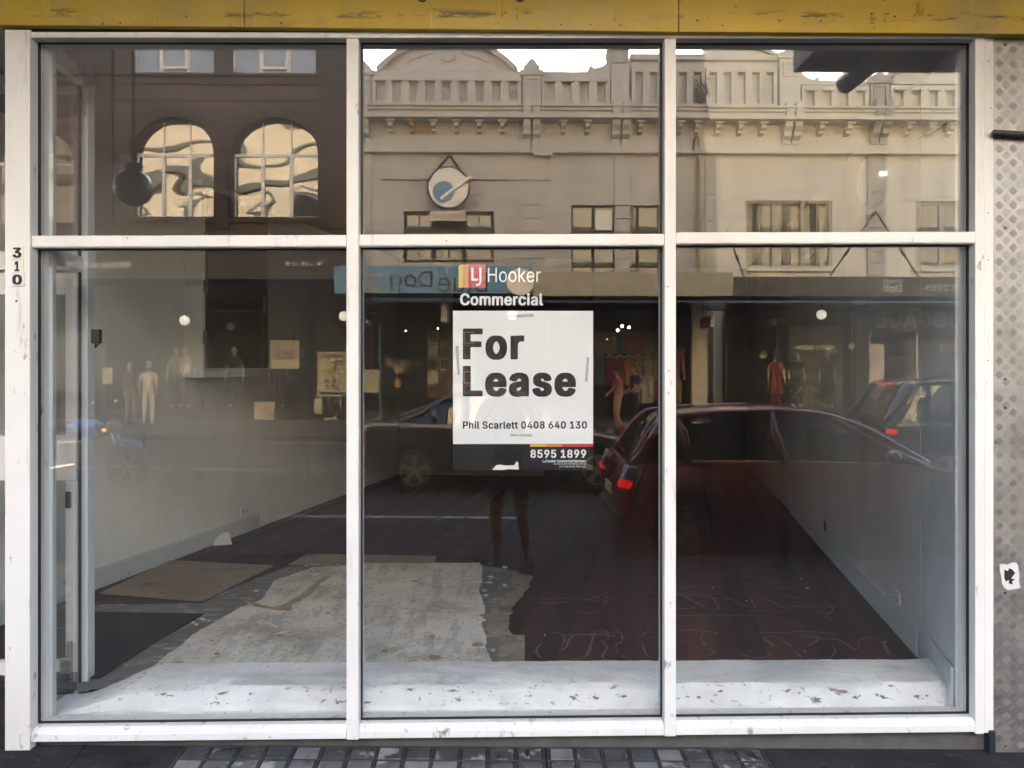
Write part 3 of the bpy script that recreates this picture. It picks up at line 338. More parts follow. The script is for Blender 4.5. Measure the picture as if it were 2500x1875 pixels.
GB = {
'!':(241,"74,-19 49,-12 29,8 22,38 29,73 49,93 64,100 114,102 133,100 144,95 162,80 171,63 172,31 166,7 147,-12 131,-18|54,144 139,144 149,145 156,151 159,173 162,506 161,518 154,523 51,525 41,523 34,518 36,173 39,151 46,145"),
'%':(721,"481,-26 441,-18 421,-8 401,7 385,29 375,57 370,92 370,123 378,168 396,202 414,218 442,233 471,240 517,241 562,233 582,223 605,203 625,167 631,123 631,91 626,53 617,32 606,14 594,1 569,-15 532,-25|119,-16 203,-16 213,-15 222,-7 568,498 569,517 565,522 552,525 469,525 459,523 452,517 105,13 104,-9 111,-15|499,56 508,62 519,88 518,128 508,153 502,159 493,152 488,142 483,119 484,84 493,63|159,267 218,269 254,283 283,309 298,339 305,374 306,411 298,459 290,479 277,497 254,517 237,526 202,532 164,534 114,526 93,514 73,496 52,459 45,422 45,378 50,344 59,322 66,311 97,283 127,270|174,348 168,354 158,378 158,419 167,443 176,451 185,443 191,429 193,382 188,367"),
'&':(493,"181,-23 211,-24 268,-16 322,5 339,-13 352,-16 449,-16 459,-15 466,-8 466,11 404,88 420,118 432,158 437,209 436,234 429,238 419,240 327,238 320,233 316,195 259,262 299,294 330,326 350,368 354,411 346,452 326,485 306,503 284,516 237,529 163,529 128,521 108,512 88,498 62,467 53,449 48,427 45,397 48,372 58,334 95,278 38,226 19,201 12,184 5,148 5,114 13,78 25,52 43,29 79,2 112,-13 151,-21|191,64 167,72 147,86 138,97 128,122 128,139 135,158 149,177 166,192 252,89 226,73|189,348 214,369 226,384 231,398 231,411 226,424 211,438 202,442 192,438 178,427 168,403 173,376"),
',':(233,"25,-134 96,-135 106,-133 113,-127 166,61 166,79 162,85 149,87 56,87 46,86 39,81 9,-112 11,-129 17,-133"),
'.':(233,"71,-19 117,-20 132,-17 152,-6 165,9 171,38 168,64 159,80 143,95 108,104 66,101 48,95 27,74 20,47 25,11 49,-13"),
'0':(498,"213,-23 241,-24 274,-20 317,-8 349,11 379,41 396,66 413,104 425,146 434,207 434,301 426,356 412,407 397,441 372,476 347,498 322,515 284,527 242,532 212,532 169,527 137,517 105,498 75,468 57,442 39,402 28,361 19,288 20,199 28,148 42,99 58,64 76,39 97,18 129,-5 171,-18|223,68 243,73 262,86 277,101 290,123 308,182 314,239 310,317 292,381 278,404 262,424 247,435 227,442 204,433 189,422 175,406 162,381 144,323 139,258 144,186 152,154 163,126 178,99 189,87 207,74"),
'1':(498,"63,-16 52,-13 48,-8 46,53 48,64 51,68 64,71 182,73 182,392 182,395 178,393 109,344 64,344 58,349 56,361 58,437 174,523 298,523 305,518 306,507 306,73 403,71 416,68 420,64 421,53 420,-9 413,-15 403,-16"),
'2':(498,"50,-16 39,-13 35,-8 35,57 253,291 278,329 290,363 287,392 276,414 262,427 249,435 223,442 196,432 177,417 160,387 156,353 152,349 138,346 44,348 38,353 36,364 39,399 48,432 58,453 73,473 98,497 126,513 157,525 209,532 241,532 298,523 331,511 354,496 376,473 391,453 401,433 407,409 411,376 406,326 392,289 353,234 206,74 411,72 417,67 419,56 417,-9 411,-15 401,-16"),
'3':(498,"203,-23 274,-20 333,-2 356,12 382,34 412,81 420,114 422,159 417,192 400,232 384,253 358,276 321,295 274,306 401,452 402,507 401,518 394,523 58,525 48,523 42,518 40,454 42,443 48,438 239,436 129,309 129,239 136,233 146,231 201,231 227,227 251,220 269,207 286,188 299,154 298,132 287,104 270,86 251,75 224,68 212,68 187,74 163,89 148,108 138,139 131,147 32,149 18,145 14,132 19,94 28,69 41,48 63,24 82,9 127,-11 164,-20"),
'4':(498,"269,-16 258,-13 254,-8 252,88 18,90 12,96 10,107 10,157 14,173 219,519 234,525 322,525 332,523 338,518 338,497 152,179 252,179 253,316 254,327 258,331 272,334 364,332 371,327 372,316 373,179 424,179 440,173 442,161 442,107 441,96 434,90 373,88 372,2 371,-9 367,-13 354,-16"),
'5':(498,"205,-23 261,-21 304,-12 334,2 359,20 380,41 396,63 410,92 417,126 421,171 415,221 398,262 377,291 342,322 303,341 264,349 202,350 169,345 179,436 388,438 395,443 396,457 396,507 395,518 388,523 84,525 72,522 67,516 38,261 39,243 46,238 64,235 108,230 141,230 151,232 187,252 217,260 247,250 263,239 285,212 293,189 297,172 297,152 293,132 285,113 264,87 238,72 224,68 201,73 174,90 158,114 151,139 144,145 48,146 38,145 32,139 30,127 34,97 42,73 58,45 81,21 112,-1 141,-13 168,-20"),
'6':(498,"211,-23 239,-24 282,-18 309,-11 344,7 370,28 396,62 408,89 416,117 419,166 416,197 400,248 384,271 359,296 342,308 318,318 286,327 235,331 348,496 350,517 343,523 239,525 229,523 223,518 82,309 53,253 37,199 34,158 38,117 53,69 72,40 102,12 146,-12 179,-20|224,67 199,77 175,98 159,131 155,147 155,169 164,198 176,218 199,238 228,247 254,237 272,222 293,186 297,157 293,129 276,96 256,78"),
'8':(498,"210,-23 261,-22 309,-15 338,-5 368,13 395,37 417,69 427,101 431,133 425,182 413,209 394,238 358,268 369,276 386,296 401,321 406,337 412,381 402,438 379,474 352,500 307,522 262,531 208,532 172,529 142,521 101,500 76,478 62,461 53,444 44,414 40,383 44,346 52,319 64,298 94,268 74,254 56,235 38,208 29,186 23,154 23,122 25,98 33,76 45,52 59,36 89,9 118,-6 143,-15 178,-21|219,67 192,74 165,92 150,114 145,143 150,162 168,191 196,210 213,216 232,217 259,208 287,187 302,161 307,138 301,113 282,88 261,74 233,66|221,308 198,317 183,328 167,354 163,376 167,397 180,419 201,435 228,442 263,428 273,419 287,391 289,367 278,341 263,323 238,309"),
'9':(498,"116,-16 212,-16 226,-12 350,167 385,224 402,261 412,292 419,338 416,387 407,422 381,468 359,491 336,507 308,521 276,529 239,533 186,530 146,521 94,492 65,459 44,421 35,374 35,328 44,282 67,241 99,209 136,189 178,180 216,178 102,11 102,-9 108,-15|224,262 198,272 176,291 165,308 159,326 155,357 160,382 176,412 199,432 214,440 228,442 254,432 277,411 293,379 297,349 293,322 276,289 253,270 241,264"),
'A':(525,"3,-16 97,-16 111,-12 115,-8 160,123 164,126 317,126 365,-8 370,-13 383,-16 474,-16 484,-15 491,-9 491,11 487,23 307,513 301,522 288,525 189,525 179,523 172,517 -12,12 -12,-9 -6,-15|194,215 238,349 285,216"),
'B':(501,"46,-16 33,-11 30,2 32,518 38,523 48,525 267,525 322,517 354,505 374,491 401,465 412,447 425,408 427,354 421,323 404,294 374,267 401,249 415,236 431,213 440,194 446,161 447,124 440,81 428,57 415,38 392,17 363,2 332,-9 271,-16|156,74 156,215 237,215 263,211 295,196 315,172 325,144 323,123 309,99 292,85 258,75|156,302 156,436 248,434 271,427 286,417 298,399 305,382 306,367 295,337 283,323 264,310 246,304 228,301"),
'C':(555,"253,-23 307,-22 339,-17 386,-2 412,13 451,46 476,79 488,103 502,157 501,169 493,175 386,175 379,169 376,156 362,127 339,100 306,79 272,70 237,77 208,90 183,112 165,134 153,157 139,201 133,254 135,288 142,322 155,357 170,382 187,401 209,418 231,430 257,437 273,439 291,435 321,422 352,396 375,357 379,338 386,333 484,331 494,333 501,338 501,361 488,406 464,447 436,477 404,501 368,517 339,526 284,532 213,529 167,517 124,497 98,476 60,434 43,406 27,368 15,316 10,261 14,203 24,147 42,104 64,68 96,34 119,16 164,-8 206,-19"),
'D':(547,"46,-16 33,-11 30,2 32,518 38,523 48,525 247,525 297,520 334,511 379,491 407,471 443,432 462,401 477,363 487,313 492,254 486,191 477,147 462,109 445,81 407,39 377,18 338,0 291,-12 241,-16|156,74 155,434 207,436 237,434 264,427 294,415 314,400 336,377 351,349 362,316 369,271 367,221 361,189 351,161 336,134 314,110 296,97 266,83 231,75"),
'E':(464,"46,-16 33,-11 30,2 32,518 38,523 49,525 383,525 397,522 401,518 402,507 402,454 401,443 394,438 155,436 156,303 377,301 383,296 385,284 385,233 382,218 367,213 156,212 155,77 157,74 397,72 403,67 405,56 403,-9 397,-15 387,-16"),
'F':(455,"46,-16 33,-11 30,2 32,518 38,523 49,525 379,525 393,522 397,518 399,507 399,454 397,443 391,438 155,436 155,294 368,292 375,287 376,276 375,212 368,207 358,205 156,205 153,-9 147,-15 137,-16"),
'G':(565,"254,-23 316,-21 363,-11 404,7 431,24 459,51 481,83 496,118 504,149 507,187 507,254 506,266 499,271 262,271 254,266 253,254 254,189 261,184 271,183 383,182 378,157 366,131 348,106 321,85 297,75 272,70 233,78 208,90 169,128 153,157 142,187 133,254 135,288 142,322 157,359 180,394 208,418 251,436 264,439 281,437 319,422 337,409 358,383 379,339 386,334 486,333 496,334 502,339 502,361 490,403 466,445 434,477 408,497 364,518 333,526 282,532 211,529 169,518 123,497 93,473 62,439 39,401 24,362 18,333 10,263 13,204 24,147 40,106 64,67 93,35 116,17 163,-8 206,-19"),
'H':(562,"46,-16 33,-11 30,2 32,519 38,523 48,525 136,525 147,523 153,518 156,305 359,305 362,307 364,518 371,523 381,525 469,525 482,522 486,518 487,506 486,-10 479,-15 469,-16 382,-16 371,-15 364,-9 362,216 158,216 155,214 153,-9 147,-15 137,-16"),
'I':(345,"18,-16 281,-16 291,-15 297,-9 299,54 296,68 281,74 214,74 213,77 213,434 281,436 296,442 299,454 299,507 297,518 293,522 279,525 19,525 9,523 3,518 1,454 5,441 19,436 87,434 87,76 19,74 9,72 3,67 3,-8 7,-13"),
'J':(441,"170,-23 198,-24 248,-17 287,-3 326,26 346,52 358,83 366,143 366,504 365,518 358,523 261,525 251,523 244,518 242,146 233,106 219,85 203,74 184,68 163,75 148,88 137,103 130,122 126,181 119,187 21,189 11,187 4,182 3,146 9,91 24,52 44,25 78,-1 92,-7 121,-17"),
'K':(512,"46,-16 33,-11 30,2 32,519 38,523 48,525 136,525 147,523 153,518 156,325 339,522 352,525 458,525 472,522 476,517 476,498 280,287 475,14 477,9 477,-10 471,-15 461,-16 359,-16 346,-13 194,199 155,157 153,-9 147,-15 137,-16"),
'L':(438,"46,-16 33,-11 30,2 31,517 38,523 48,525 146,524 153,518 155,507 155,74 383,72 390,67 391,56 390,-8 383,-15 373,-16"),
'M':(673,"46,-16 33,-11 30,2 30,506 34,521 48,525 164,525 174,523 181,519 314,174 447,517 454,523 466,525 579,525 595,519 597,506 597,3 593,-12 579,-16 492,-16 482,-15 475,-9 473,250 371,-10 364,-15 354,-16 274,-16 262,-13 255,-6 153,249 151,-9 144,-15 134,-16"),
'N':(568,"46,-16 33,-11 30,2 32,519 38,523 48,525 148,525 162,521 368,200 370,518 377,523 387,525 474,525 487,522 491,518 492,506 491,-10 484,-15 474,-16 374,-16 361,-12 156,307 153,-9 147,-15 137,-16"),
'O':(578,"253,-23 319,-20 369,-8 409,12 437,33 471,69 495,109 511,156 519,192 522,237 520,306 508,363 492,404 468,442 441,472 406,500 371,516 332,527 283,532 213,529 167,517 124,497 98,476 60,434 43,406 27,368 15,316 10,261 14,203 24,147 42,104 64,68 96,34 119,16 164,-8 206,-19|261,70 233,78 208,90 187,107 169,129 154,153 142,187 133,254 142,322 153,352 172,384 191,405 208,418 232,430 267,439 302,431 323,420 346,402 363,382 380,354 391,323 399,288 400,244 399,219 391,184 380,154 361,123 347,108 323,89 293,75"),
'P':(490,"46,-16 33,-11 30,2 32,518 38,523 48,525 258,525 326,515 357,501 381,485 411,452 422,432 436,387 439,358 436,309 418,254 404,234 381,209 358,194 324,179 263,170 156,170 153,-9 147,-15 137,-16|156,259 155,436 239,435 273,425 289,412 305,391 314,361 311,322 305,304 294,287 273,270 256,263 231,259"),
'Q':(578,"386,-63 479,-64 489,-62 496,-57 496,-37 442,37 471,69 493,107 508,146 519,192 522,237 521,293 516,329 505,373 492,404 472,437 445,468 408,498 371,516 331,527 281,533 213,529 163,516 124,497 80,458 63,438 43,406 24,362 15,316 10,258 15,193 24,147 42,104 63,69 96,34 124,12 164,-8 214,-20 281,-24 341,-16 371,-57 378,-62|261,70 233,78 208,90 187,107 169,129 154,153 142,187 133,254 142,322 153,352 172,384 191,405 208,418 232,430 267,439 302,431 323,420 346,402 363,382 380,354 391,323 399,288 400,244 399,219 391,184 380,154 368,136 336,173 234,175 224,173 218,169 218,147 274,72"),
'R':(494,"46,-16 33,-11 30,2 32,518 38,523 48,525 258,525 323,516 357,503 393,476 406,464 417,446 430,418 435,397 439,342 432,296 418,261 393,229 354,199 456,12 456,-9 449,-15 439,-16 341,-16 328,-13 222,179 158,181 155,179 153,-9 147,-15 137,-16|156,272 246,273 272,280 296,297 311,324 315,342 315,362 306,393 288,416 273,426 241,435 155,436"),
'S':(492,"195,-24 282,-22 318,-15 352,-1 375,12 401,35 427,76 435,103 437,159 432,186 418,216 392,245 371,261 333,280 194,322 166,338 150,356 145,379 150,396 163,415 191,433 219,441 256,435 277,423 291,411 300,398 308,369 316,363 413,361 423,363 429,368 431,379 427,411 420,434 407,457 391,476 366,497 338,513 311,523 284,529 244,532 189,531 144,523 119,515 87,497 59,473 34,437 25,409 23,366 28,329 39,302 64,273 87,255 129,235 268,192 295,177 312,156 316,139 315,131 308,114 292,93 264,75 232,66 199,70 177,79 161,89 143,112 133,144 126,152 26,154 16,152 9,147 13,102 22,74 37,48 56,26 77,9 108,-7 153,-20"),
'T':(494,"179,-16 269,-16 279,-15 286,-9 288,436 429,436 442,439 446,443 447,454 447,507 446,518 439,523 22,525 11,523 4,518 3,454 4,443 8,439 21,436 162,436 163,2 165,-11"),
'U':(562,"224,-23 311,-22 363,-10 391,3 416,19 442,44 463,73 475,98 482,127 487,173 487,507 486,518 479,523 381,525 371,523 364,518 361,159 348,123 326,95 306,82 264,69 251,69 227,75 208,84 188,99 170,122 155,162 152,518 146,523 133,525 48,525 38,523 32,518 30,168 34,132 43,97 57,69 73,46 111,13 133,-1 164,-13 198,-21"),
'V':(525,"190,-16 179,-13 172,-1 -12,497 -12,518 -6,523 4,525 94,525 106,523 113,517 241,159 365,517 373,523 383,525 474,525 487,522 491,518 492,508 487,486 307,-9 301,-15 291,-16"),
'W':(731,"141,-16 130,-13 124,-3 -10,487 -13,508 -9,521 4,525 94,525 104,523 111,518 193,202 277,517 282,522 294,525 392,525 402,523 408,518 492,202 574,518 581,523 592,525 682,525 697,519 698,497 561,-3 556,-12 542,-16 443,-16 433,-15 427,-9 343,297 258,-9 252,-15 242,-16"),
'Y':(517,"189,-16 175,-11 173,2 172,201 -11,496 -12,518 -6,523 4,525 103,525 116,522 237,330 355,522 369,525 467,525 479,522 484,517 483,498 298,199 296,-9 289,-15 279,-16"),
'a':(434,"136,-24 193,-24 228,-17 247,-9 256,-15 267,-16 349,-16 359,-15 366,-9 367,249 363,291 352,327 336,352 312,373 286,387 227,400 164,400 113,391 87,381 56,361 27,330 14,306 13,283 18,277 87,258 124,260 143,287 154,297 172,307 193,314 204,312 225,302 236,291 242,278 246,259 241,249 217,243 109,227 78,218 37,196 17,175 8,157 0,112 1,87 9,53 22,32 49,3 71,-10 94,-18|164,63 141,73 125,91 123,111 131,127 143,137 171,148 246,160 246,137 242,121 226,90 217,82 196,69"),
'c':(441,"181,-23 239,-24 267,-20 294,-12 321,0 361,34 378,59 391,89 391,112 384,117 326,132 292,134 276,128 263,99 247,81 228,69 207,64 188,69 169,80 147,107 137,127 128,167 126,193 137,248 158,284 186,306 211,312 243,298 258,284 274,253 282,248 328,248 383,262 390,267 391,279 386,301 361,342 344,359 322,375 289,390 267,396 243,400 181,400 153,397 121,388 88,371 48,333 29,304 15,271 8,232 4,184 14,111 30,69 44,46 58,32 93,2 131,-15 151,-20"),
'd':(469,"165,-23 142,-21 114,-12 87,2 57,28 42,47 27,73 13,112 6,148 4,186 8,239 14,271 25,301 42,331 62,354 87,375 113,388 153,399 227,400 257,395 281,386 283,519 289,523 299,525 394,523 401,518 402,506 401,-9 394,-15 384,-16 301,-16 291,-15 282,-7 257,-18 229,-24|199,65 221,69 237,78 258,101 277,147 282,189 277,232 272,251 262,271 250,288 239,298 223,307 206,312 183,306 166,294 152,278 137,251 126,198 130,151 147,107 170,79 187,69"),
'e':(449,"185,-23 249,-24 282,-18 308,-10 344,12 366,32 385,58 394,81 393,101 387,106 329,120 294,121 281,117 265,92 242,73 219,64 208,64 186,70 161,86 138,118 130,138 131,152 383,153 393,154 400,159 401,203 399,239 387,288 375,317 356,342 327,370 299,385 262,396 236,400 159,399 121,388 89,372 61,349 44,330 28,303 8,236 4,187 8,143 17,102 27,77 44,47 67,21 96,0 123,-12 154,-20|131,238 275,239 268,261 249,291 237,301 222,308 204,312 178,303 157,287 140,264"),
'g':(470,"189,-167 123,-158 94,-148 72,-136 30,-94 23,-81 23,-59 78,-27 113,-25 126,-28 167,-68 193,-78 213,-80 238,-72 264,-54 278,-26 281,3 249,-7 221,-11 147,-9 116,-1 93,10 58,36 42,56 25,82 14,111 8,142 4,196 8,242 14,273 29,308 58,348 87,375 117,390 144,397 172,400 227,400 257,395 283,385 288,392 301,395 394,393 401,388 402,377 402,-8 399,-51 392,-76 378,-101 359,-122 338,-138 311,-152 254,-165|203,77 184,82 169,90 147,114 130,156 126,201 130,229 147,272 171,298 186,307 206,312 237,300 251,288 262,273 278,232 282,193 278,152 272,133 260,111 239,89 222,80"),
'h':(455,"39,-16 25,-11 23,2 24,517 31,523 41,525 134,524 142,518 144,507 144,385 178,397 203,400 261,400 293,393 321,382 339,369 357,350 371,328 380,303 387,241 386,-8 379,-15 368,-16 284,-16 274,-15 268,-9 265,248 258,273 246,292 229,305 207,311 173,295 154,272 147,252 144,233 142,-9 136,-15 126,-16"),
'i':(212,"39,-16 25,-11 23,2 24,388 31,393 41,395 136,393 142,388 144,377 142,-9 136,-15 126,-16|69,427 51,429 38,434 19,452 14,462 11,481 18,513 37,531 58,539 101,540 129,532 149,516 153,504 156,481 150,453 139,441 118,429"),
'j':(212,"-24,-158 29,-159 78,-148 105,-133 120,-117 131,-99 137,-81 144,-38 144,376 142,388 136,393 41,395 31,393 24,388 22,-36 18,-51 9,-63 -3,-70 -32,-73 -38,-78 -39,-151 -34,-156|68,427 49,429 37,434 17,456 13,466 11,491 18,513 28,526 51,537 101,540 129,532 145,519 153,504 156,481 150,454 139,441 118,429"),
'k':(426,"39,-16 25,-11 23,2 24,517 31,523 41,525 134,524 142,518 144,507 144,276 262,393 371,395 381,393 387,388 386,367 239,214 398,14 400,-8 393,-15 383,-16 282,-16 269,-13 149,136 144,131 142,-10 136,-15 126,-16"),
'l':(234,"124,-18 167,-19 198,-13 209,-7 211,3 198,64 191,69 152,70 148,74 144,88 142,517 136,523 126,525 32,524 24,518 23,506 23,86 26,49 34,26 44,12 61,-2 88,-15"),
'm':(655,"39,-16 25,-11 23,2 23,377 24,388 28,392 41,395 124,395 134,393 142,387 164,397 179,400 234,402 266,398 288,391 311,376 321,366 343,382 376,396 402,401 457,402 482,400 519,387 540,374 557,357 578,318 587,254 587,2 586,-9 582,-13 569,-16 484,-16 474,-15 468,-9 465,266 456,288 447,299 429,310 418,313 401,307 383,293 373,278 365,254 363,-9 357,-15 347,-16 262,-16 248,-12 244,2 244,267 232,292 214,307 199,312 178,303 164,292 154,278 145,253 142,-9 136,-15 126,-16"),
'n':(455,"39,-16 25,-11 23,2 24,389 31,393 41,395 124,395 137,392 143,384 169,395 188,399 261,400 301,391 321,382 339,369 357,350 371,328 378,309 385,273 387,239 386,-10 379,-15 369,-16 286,-16 274,-15 268,-9 265,248 258,273 246,292 229,305 207,311 173,295 154,272 147,252 144,233 142,-9 136,-15 126,-16"),
'o':(460,"181,-23 232,-24 264,-20 293,-12 323,2 347,20 373,51 398,102 407,138 411,184 407,237 400,271 386,304 369,332 348,355 330,369 292,390 262,397 233,400 162,399 123,390 96,376 68,355 42,326 27,299 15,271 8,232 4,187 8,143 17,102 27,77 44,47 69,20 93,2 131,-15 151,-20|206,64 188,69 170,79 147,107 137,127 130,151 126,196 137,248 157,283 169,296 186,306 211,312 227,307 246,296 268,269 286,222 289,168 278,127 264,100 244,79 227,69"),
'r':(304,"39,-16 25,-11 23,2 24,388 31,393 42,395 124,395 142,389 171,398 194,401 234,401 267,397 271,393 272,382 272,324 270,312 254,306 209,309 183,301 162,284 147,256 144,242 142,-9 136,-15 126,-16"),
's':(410,"143,-23 223,-24 281,-10 309,7 331,26 352,56 356,68 361,104 357,139 348,163 328,187 312,201 284,215 161,249 149,257 139,273 140,283 157,304 184,315 203,311 216,304 226,293 239,268 246,263 293,263 343,274 351,279 353,292 347,317 328,349 296,377 254,395 221,400 152,400 116,393 94,386 69,373 45,352 29,329 20,306 18,267 22,238 29,217 52,190 66,179 94,165 211,133 227,124 236,109 236,97 224,80 204,68 186,63 164,67 144,78 129,98 123,116 117,121 67,121 16,110 8,104 8,82 18,51 31,31 53,9 89,-12"),
't':(272,"145,-19 212,-19 234,-13 241,-8 241,16 230,64 214,70 169,69 159,79 156,91 156,309 216,311 231,317 234,329 232,387 226,393 216,395 157,396 156,469 155,481 151,485 138,487 44,486 37,481 35,469 35,396 -6,395 -16,393 -22,388 -22,319 -14,313 35,309 35,89 39,54 48,32 67,8 87,-6 114,-16"),
'u':(455,"161,-21 113,-13 76,7 53,29 32,71 25,99 23,137 24,388 31,393 43,395 126,395 136,393 142,388 145,127 152,107 164,88 178,75 202,68 226,77 241,88 256,111 265,136 268,388 274,393 284,395 369,395 382,392 386,388 387,376 386,-9 379,-15 369,-16 286,-16 273,-13 268,-5 228,-19"),
'w':(612,"124,-16 211,-16 221,-15 228,-9 283,183 340,-11 356,-16 441,-16 454,-12 460,-4 572,363 572,389 557,395 471,395 458,393 453,389 397,199 344,389 328,395 229,393 223,388 169,199 115,389 99,395 12,395 -2,391 -6,377 -3,361 102,14 109,-10 116,-15"),
}
GH = {
'0':(522,"205,-32 248,-32 293,-27 329,-16 364,5 394,35 415,67 428,98 440,137 449,194 450,281 446,333 441,366 430,406 412,447 387,482 362,504 337,521 293,536 249,541 204,541 159,536 124,525 89,504 59,474 40,446 25,412 13,369 5,321 2,266 5,187 12,144 22,108 43,58 61,33 82,11 114,-11 162,-27|226,79 204,93 193,105 178,132 168,157 159,196 155,272 160,322 177,374 190,399 204,416 227,430 251,413 277,374 294,317 299,253 294,192 277,134 252,97"),
'1':(522,"55,-24 37,-20 31,-11 31,66 36,74 57,80 167,82 167,366 166,367 129,340 118,335 67,334 47,339 41,348 43,443 156,528 166,532 294,534 311,531 319,526 321,519 321,82 411,80 432,74 436,66 435,-16 426,-22 411,-25"),
'3':(522,"195,-32 239,-32 283,-29 343,-11 371,5 397,28 427,74 437,123 437,172 427,213 415,238 399,259 373,282 343,298 300,312 416,446 417,519 415,526 407,531 391,534 51,534 36,531 27,524 25,442 31,433 51,428 210,427 114,316 113,236 118,228 128,224 193,222 238,212 262,194 271,182 281,158 284,142 272,111 256,93 228,79 214,78 189,87 170,103 158,126 152,148 143,155 127,157 14,156 4,152 -1,143 3,92 13,63 25,42 47,19 67,3 97,-12 126,-22 156,-29"),
'F':(479,"39,-24 144,-25 159,-22 168,-16 171,196 366,196 381,199 390,206 391,288 389,294 381,300 366,302 170,303 170,426 388,428 403,430 411,436 414,442 414,519 408,528 388,534 42,534 26,531 17,524 15,-11 21,-20"),
'L':(462,"39,-24 381,-25 401,-20 406,-12 406,68 404,74 396,80 381,82 170,83 170,519 166,527 156,532 41,534 21,528 15,521 15,-11 21,-20"),
'a':(458,"129,-33 86,-27 58,-17 35,-4 7,25 -6,47 -14,74 -15,124 -10,156 2,181 22,202 59,223 101,236 223,254 230,261 227,272 216,291 194,303 177,296 161,284 144,259 134,252 119,249 69,250 2,271 -4,281 -1,312 19,346 41,368 74,388 104,400 157,409 234,409 268,403 304,392 336,373 356,352 371,324 380,292 382,262 381,-16 372,-22 357,-25 246,-23 188,-34|169,73 188,79 211,96 226,123 229,147 171,137 146,121 138,106 140,97 150,83"),
'e':(473,"177,-32 257,-32 291,-27 318,-18 359,5 381,26 400,52 410,77 410,103 399,113 338,129 287,130 266,124 251,99 241,89 227,79 212,74 191,82 176,93 153,124 147,141 148,144 391,144 406,147 415,153 415,242 403,291 390,323 371,348 342,376 312,392 278,403 243,409 152,407 108,396 81,382 51,360 24,328 10,304 -6,251 -11,204 -9,141 2,96 27,44 52,15 78,-5 114,-21 146,-29|152,246 155,258 171,281 187,293 203,301 222,295 234,284 248,263 255,247"),
'o':(484,"174,-32 239,-32 273,-29 306,-20 338,-5 362,14 388,44 413,96 423,134 426,171 424,239 416,273 401,311 388,332 367,357 340,379 304,397 272,406 173,409 144,406 111,397 73,377 33,339 14,311 -1,273 -9,234 -11,172 -2,108 15,63 29,40 43,26 78,-5 122,-23 142,-29|206,75 217,78 230,86 253,112 268,149 274,181 270,221 253,263 232,289 209,301 184,289 162,262 152,241 143,198 147,153 153,131 162,113 184,86"),
'r':(328,"31,-24 133,-25 148,-22 157,-16 159,229 163,253 178,278 202,296 212,299 262,298 277,300 286,306 287,394 282,403 262,409 187,410 146,403 33,404 18,401 9,394 8,-11 13,-20"),
's':(434,"135,-32 231,-32 267,-26 293,-17 324,0 346,19 367,49 372,66 376,92 373,142 363,169 343,194 327,207 297,222 179,254 164,263 157,274 159,283 172,297 187,304 201,297 211,287 225,261 238,254 302,254 352,265 367,274 368,304 360,328 343,355 311,383 263,403 228,409 144,409 107,402 82,393 54,380 30,358 14,336 4,308 3,254 5,236 14,211 37,184 51,173 82,158 198,126 211,118 218,109 220,101 214,91 203,82 183,74 159,84 144,104 138,122 124,130 58,130 7,118 -7,109 -9,79 -2,56 16,25 38,3 77,-20 103,-27"),
}
def text_geo(body, bold=0.0, spacing=1.0):
    "flat mesh of a line of text from the outlines in G"
    cu = bpy.data.curves.new('t', 'CURVE'); cu.dimensions = '2D'; cu.fill_mode = 'BOTH'
    T = GH if bold > 0.05 else GB if bold > 0.015 else G
    x = 0.0
    for ch in body:
        if ch == ' ': x += 0.2 * spacing; continue
        adv, cs = T[ch]
        for c in cs.split('|'):
            pts = [tuple(int(v) / 1000 for v in q.split(',')) for q in c.split()]
            sp_ = cu.splines.new('POLY'); sp_.points.add(len(pts) - 1); sp_.use_cyclic_u = True
            for q, pt in zip(sp_.points, pts): q.co = (pt[0] + x, pt[1], 0, 1)
        x += adv / 1000 * spacing
    ob = bpy.data.objects.new('t', cu); C.objects.link(ob)
    dg = bpy.context.evaluated_depsgraph_get(); dg.update()
    me = bpy.data.meshes.new_from_object(ob.evaluated_get(dg))
    vs = [v.co.copy() for v in me.vertices]; fs = [tuple(q.vertices) for q in me.polygons]
    bpy.data.objects.remove(ob); bpy.data.curves.remove(cu); bpy.data.meshes.remove(me)
    return vs, fs
def letter(name, body, x0, x1, z0, z1, Y, m, parent=None, back=False, bold=0.0, spacing=1.0, th=0.001, mirror=False, world=True, rz=None):
    "body fitted in x0..x1, z0..z1 at depth Y; back=False reads from the pavement on our side, back=True from the shop's side of the street"
    vs, fs = text_geo(body, bold, spacing)
    ax, bx_ = min(v.x for v in vs), max(v.x for v in vs); ay, by = min(v.y for v in vs), max(v.y for v in vs)
    if x0 > x1: x0, x1 = x1, x0
    if z0 > z1: z0, z1 = z1, z0
    flip = back != mirror
    mb = MB(); out = []
    for v in vs:
        u = (v.x-ax)/(bx_-ax); k = (v.y-ay)/(by-ay)
        out.append((x1-(x1-x0)*u if flip else x0+(x1-x0)*u, Y, z0+(z1-z0)*k))
    n = len(out); s = 1 if back else -1
    out2 = [(p[0], p[1]+s*th, p[2]) for p in out]
    mb.add(out2, fs)
    me_edges = {}
    for f in fs:
        for i in range(len(f)):
            e = (f[i], f[(i+1) % len(f)]); k = tuple(sorted(e)); me_edges[k] = None if k in me_edges else e
    mb.v += out; mb.f += [(e[0], e[1], n+e[1], n+e[0]) for e in me_edges.values() if e]; mb.m = [0]*len(mb.f)
    return mb.build(name, m, parent, world=world)
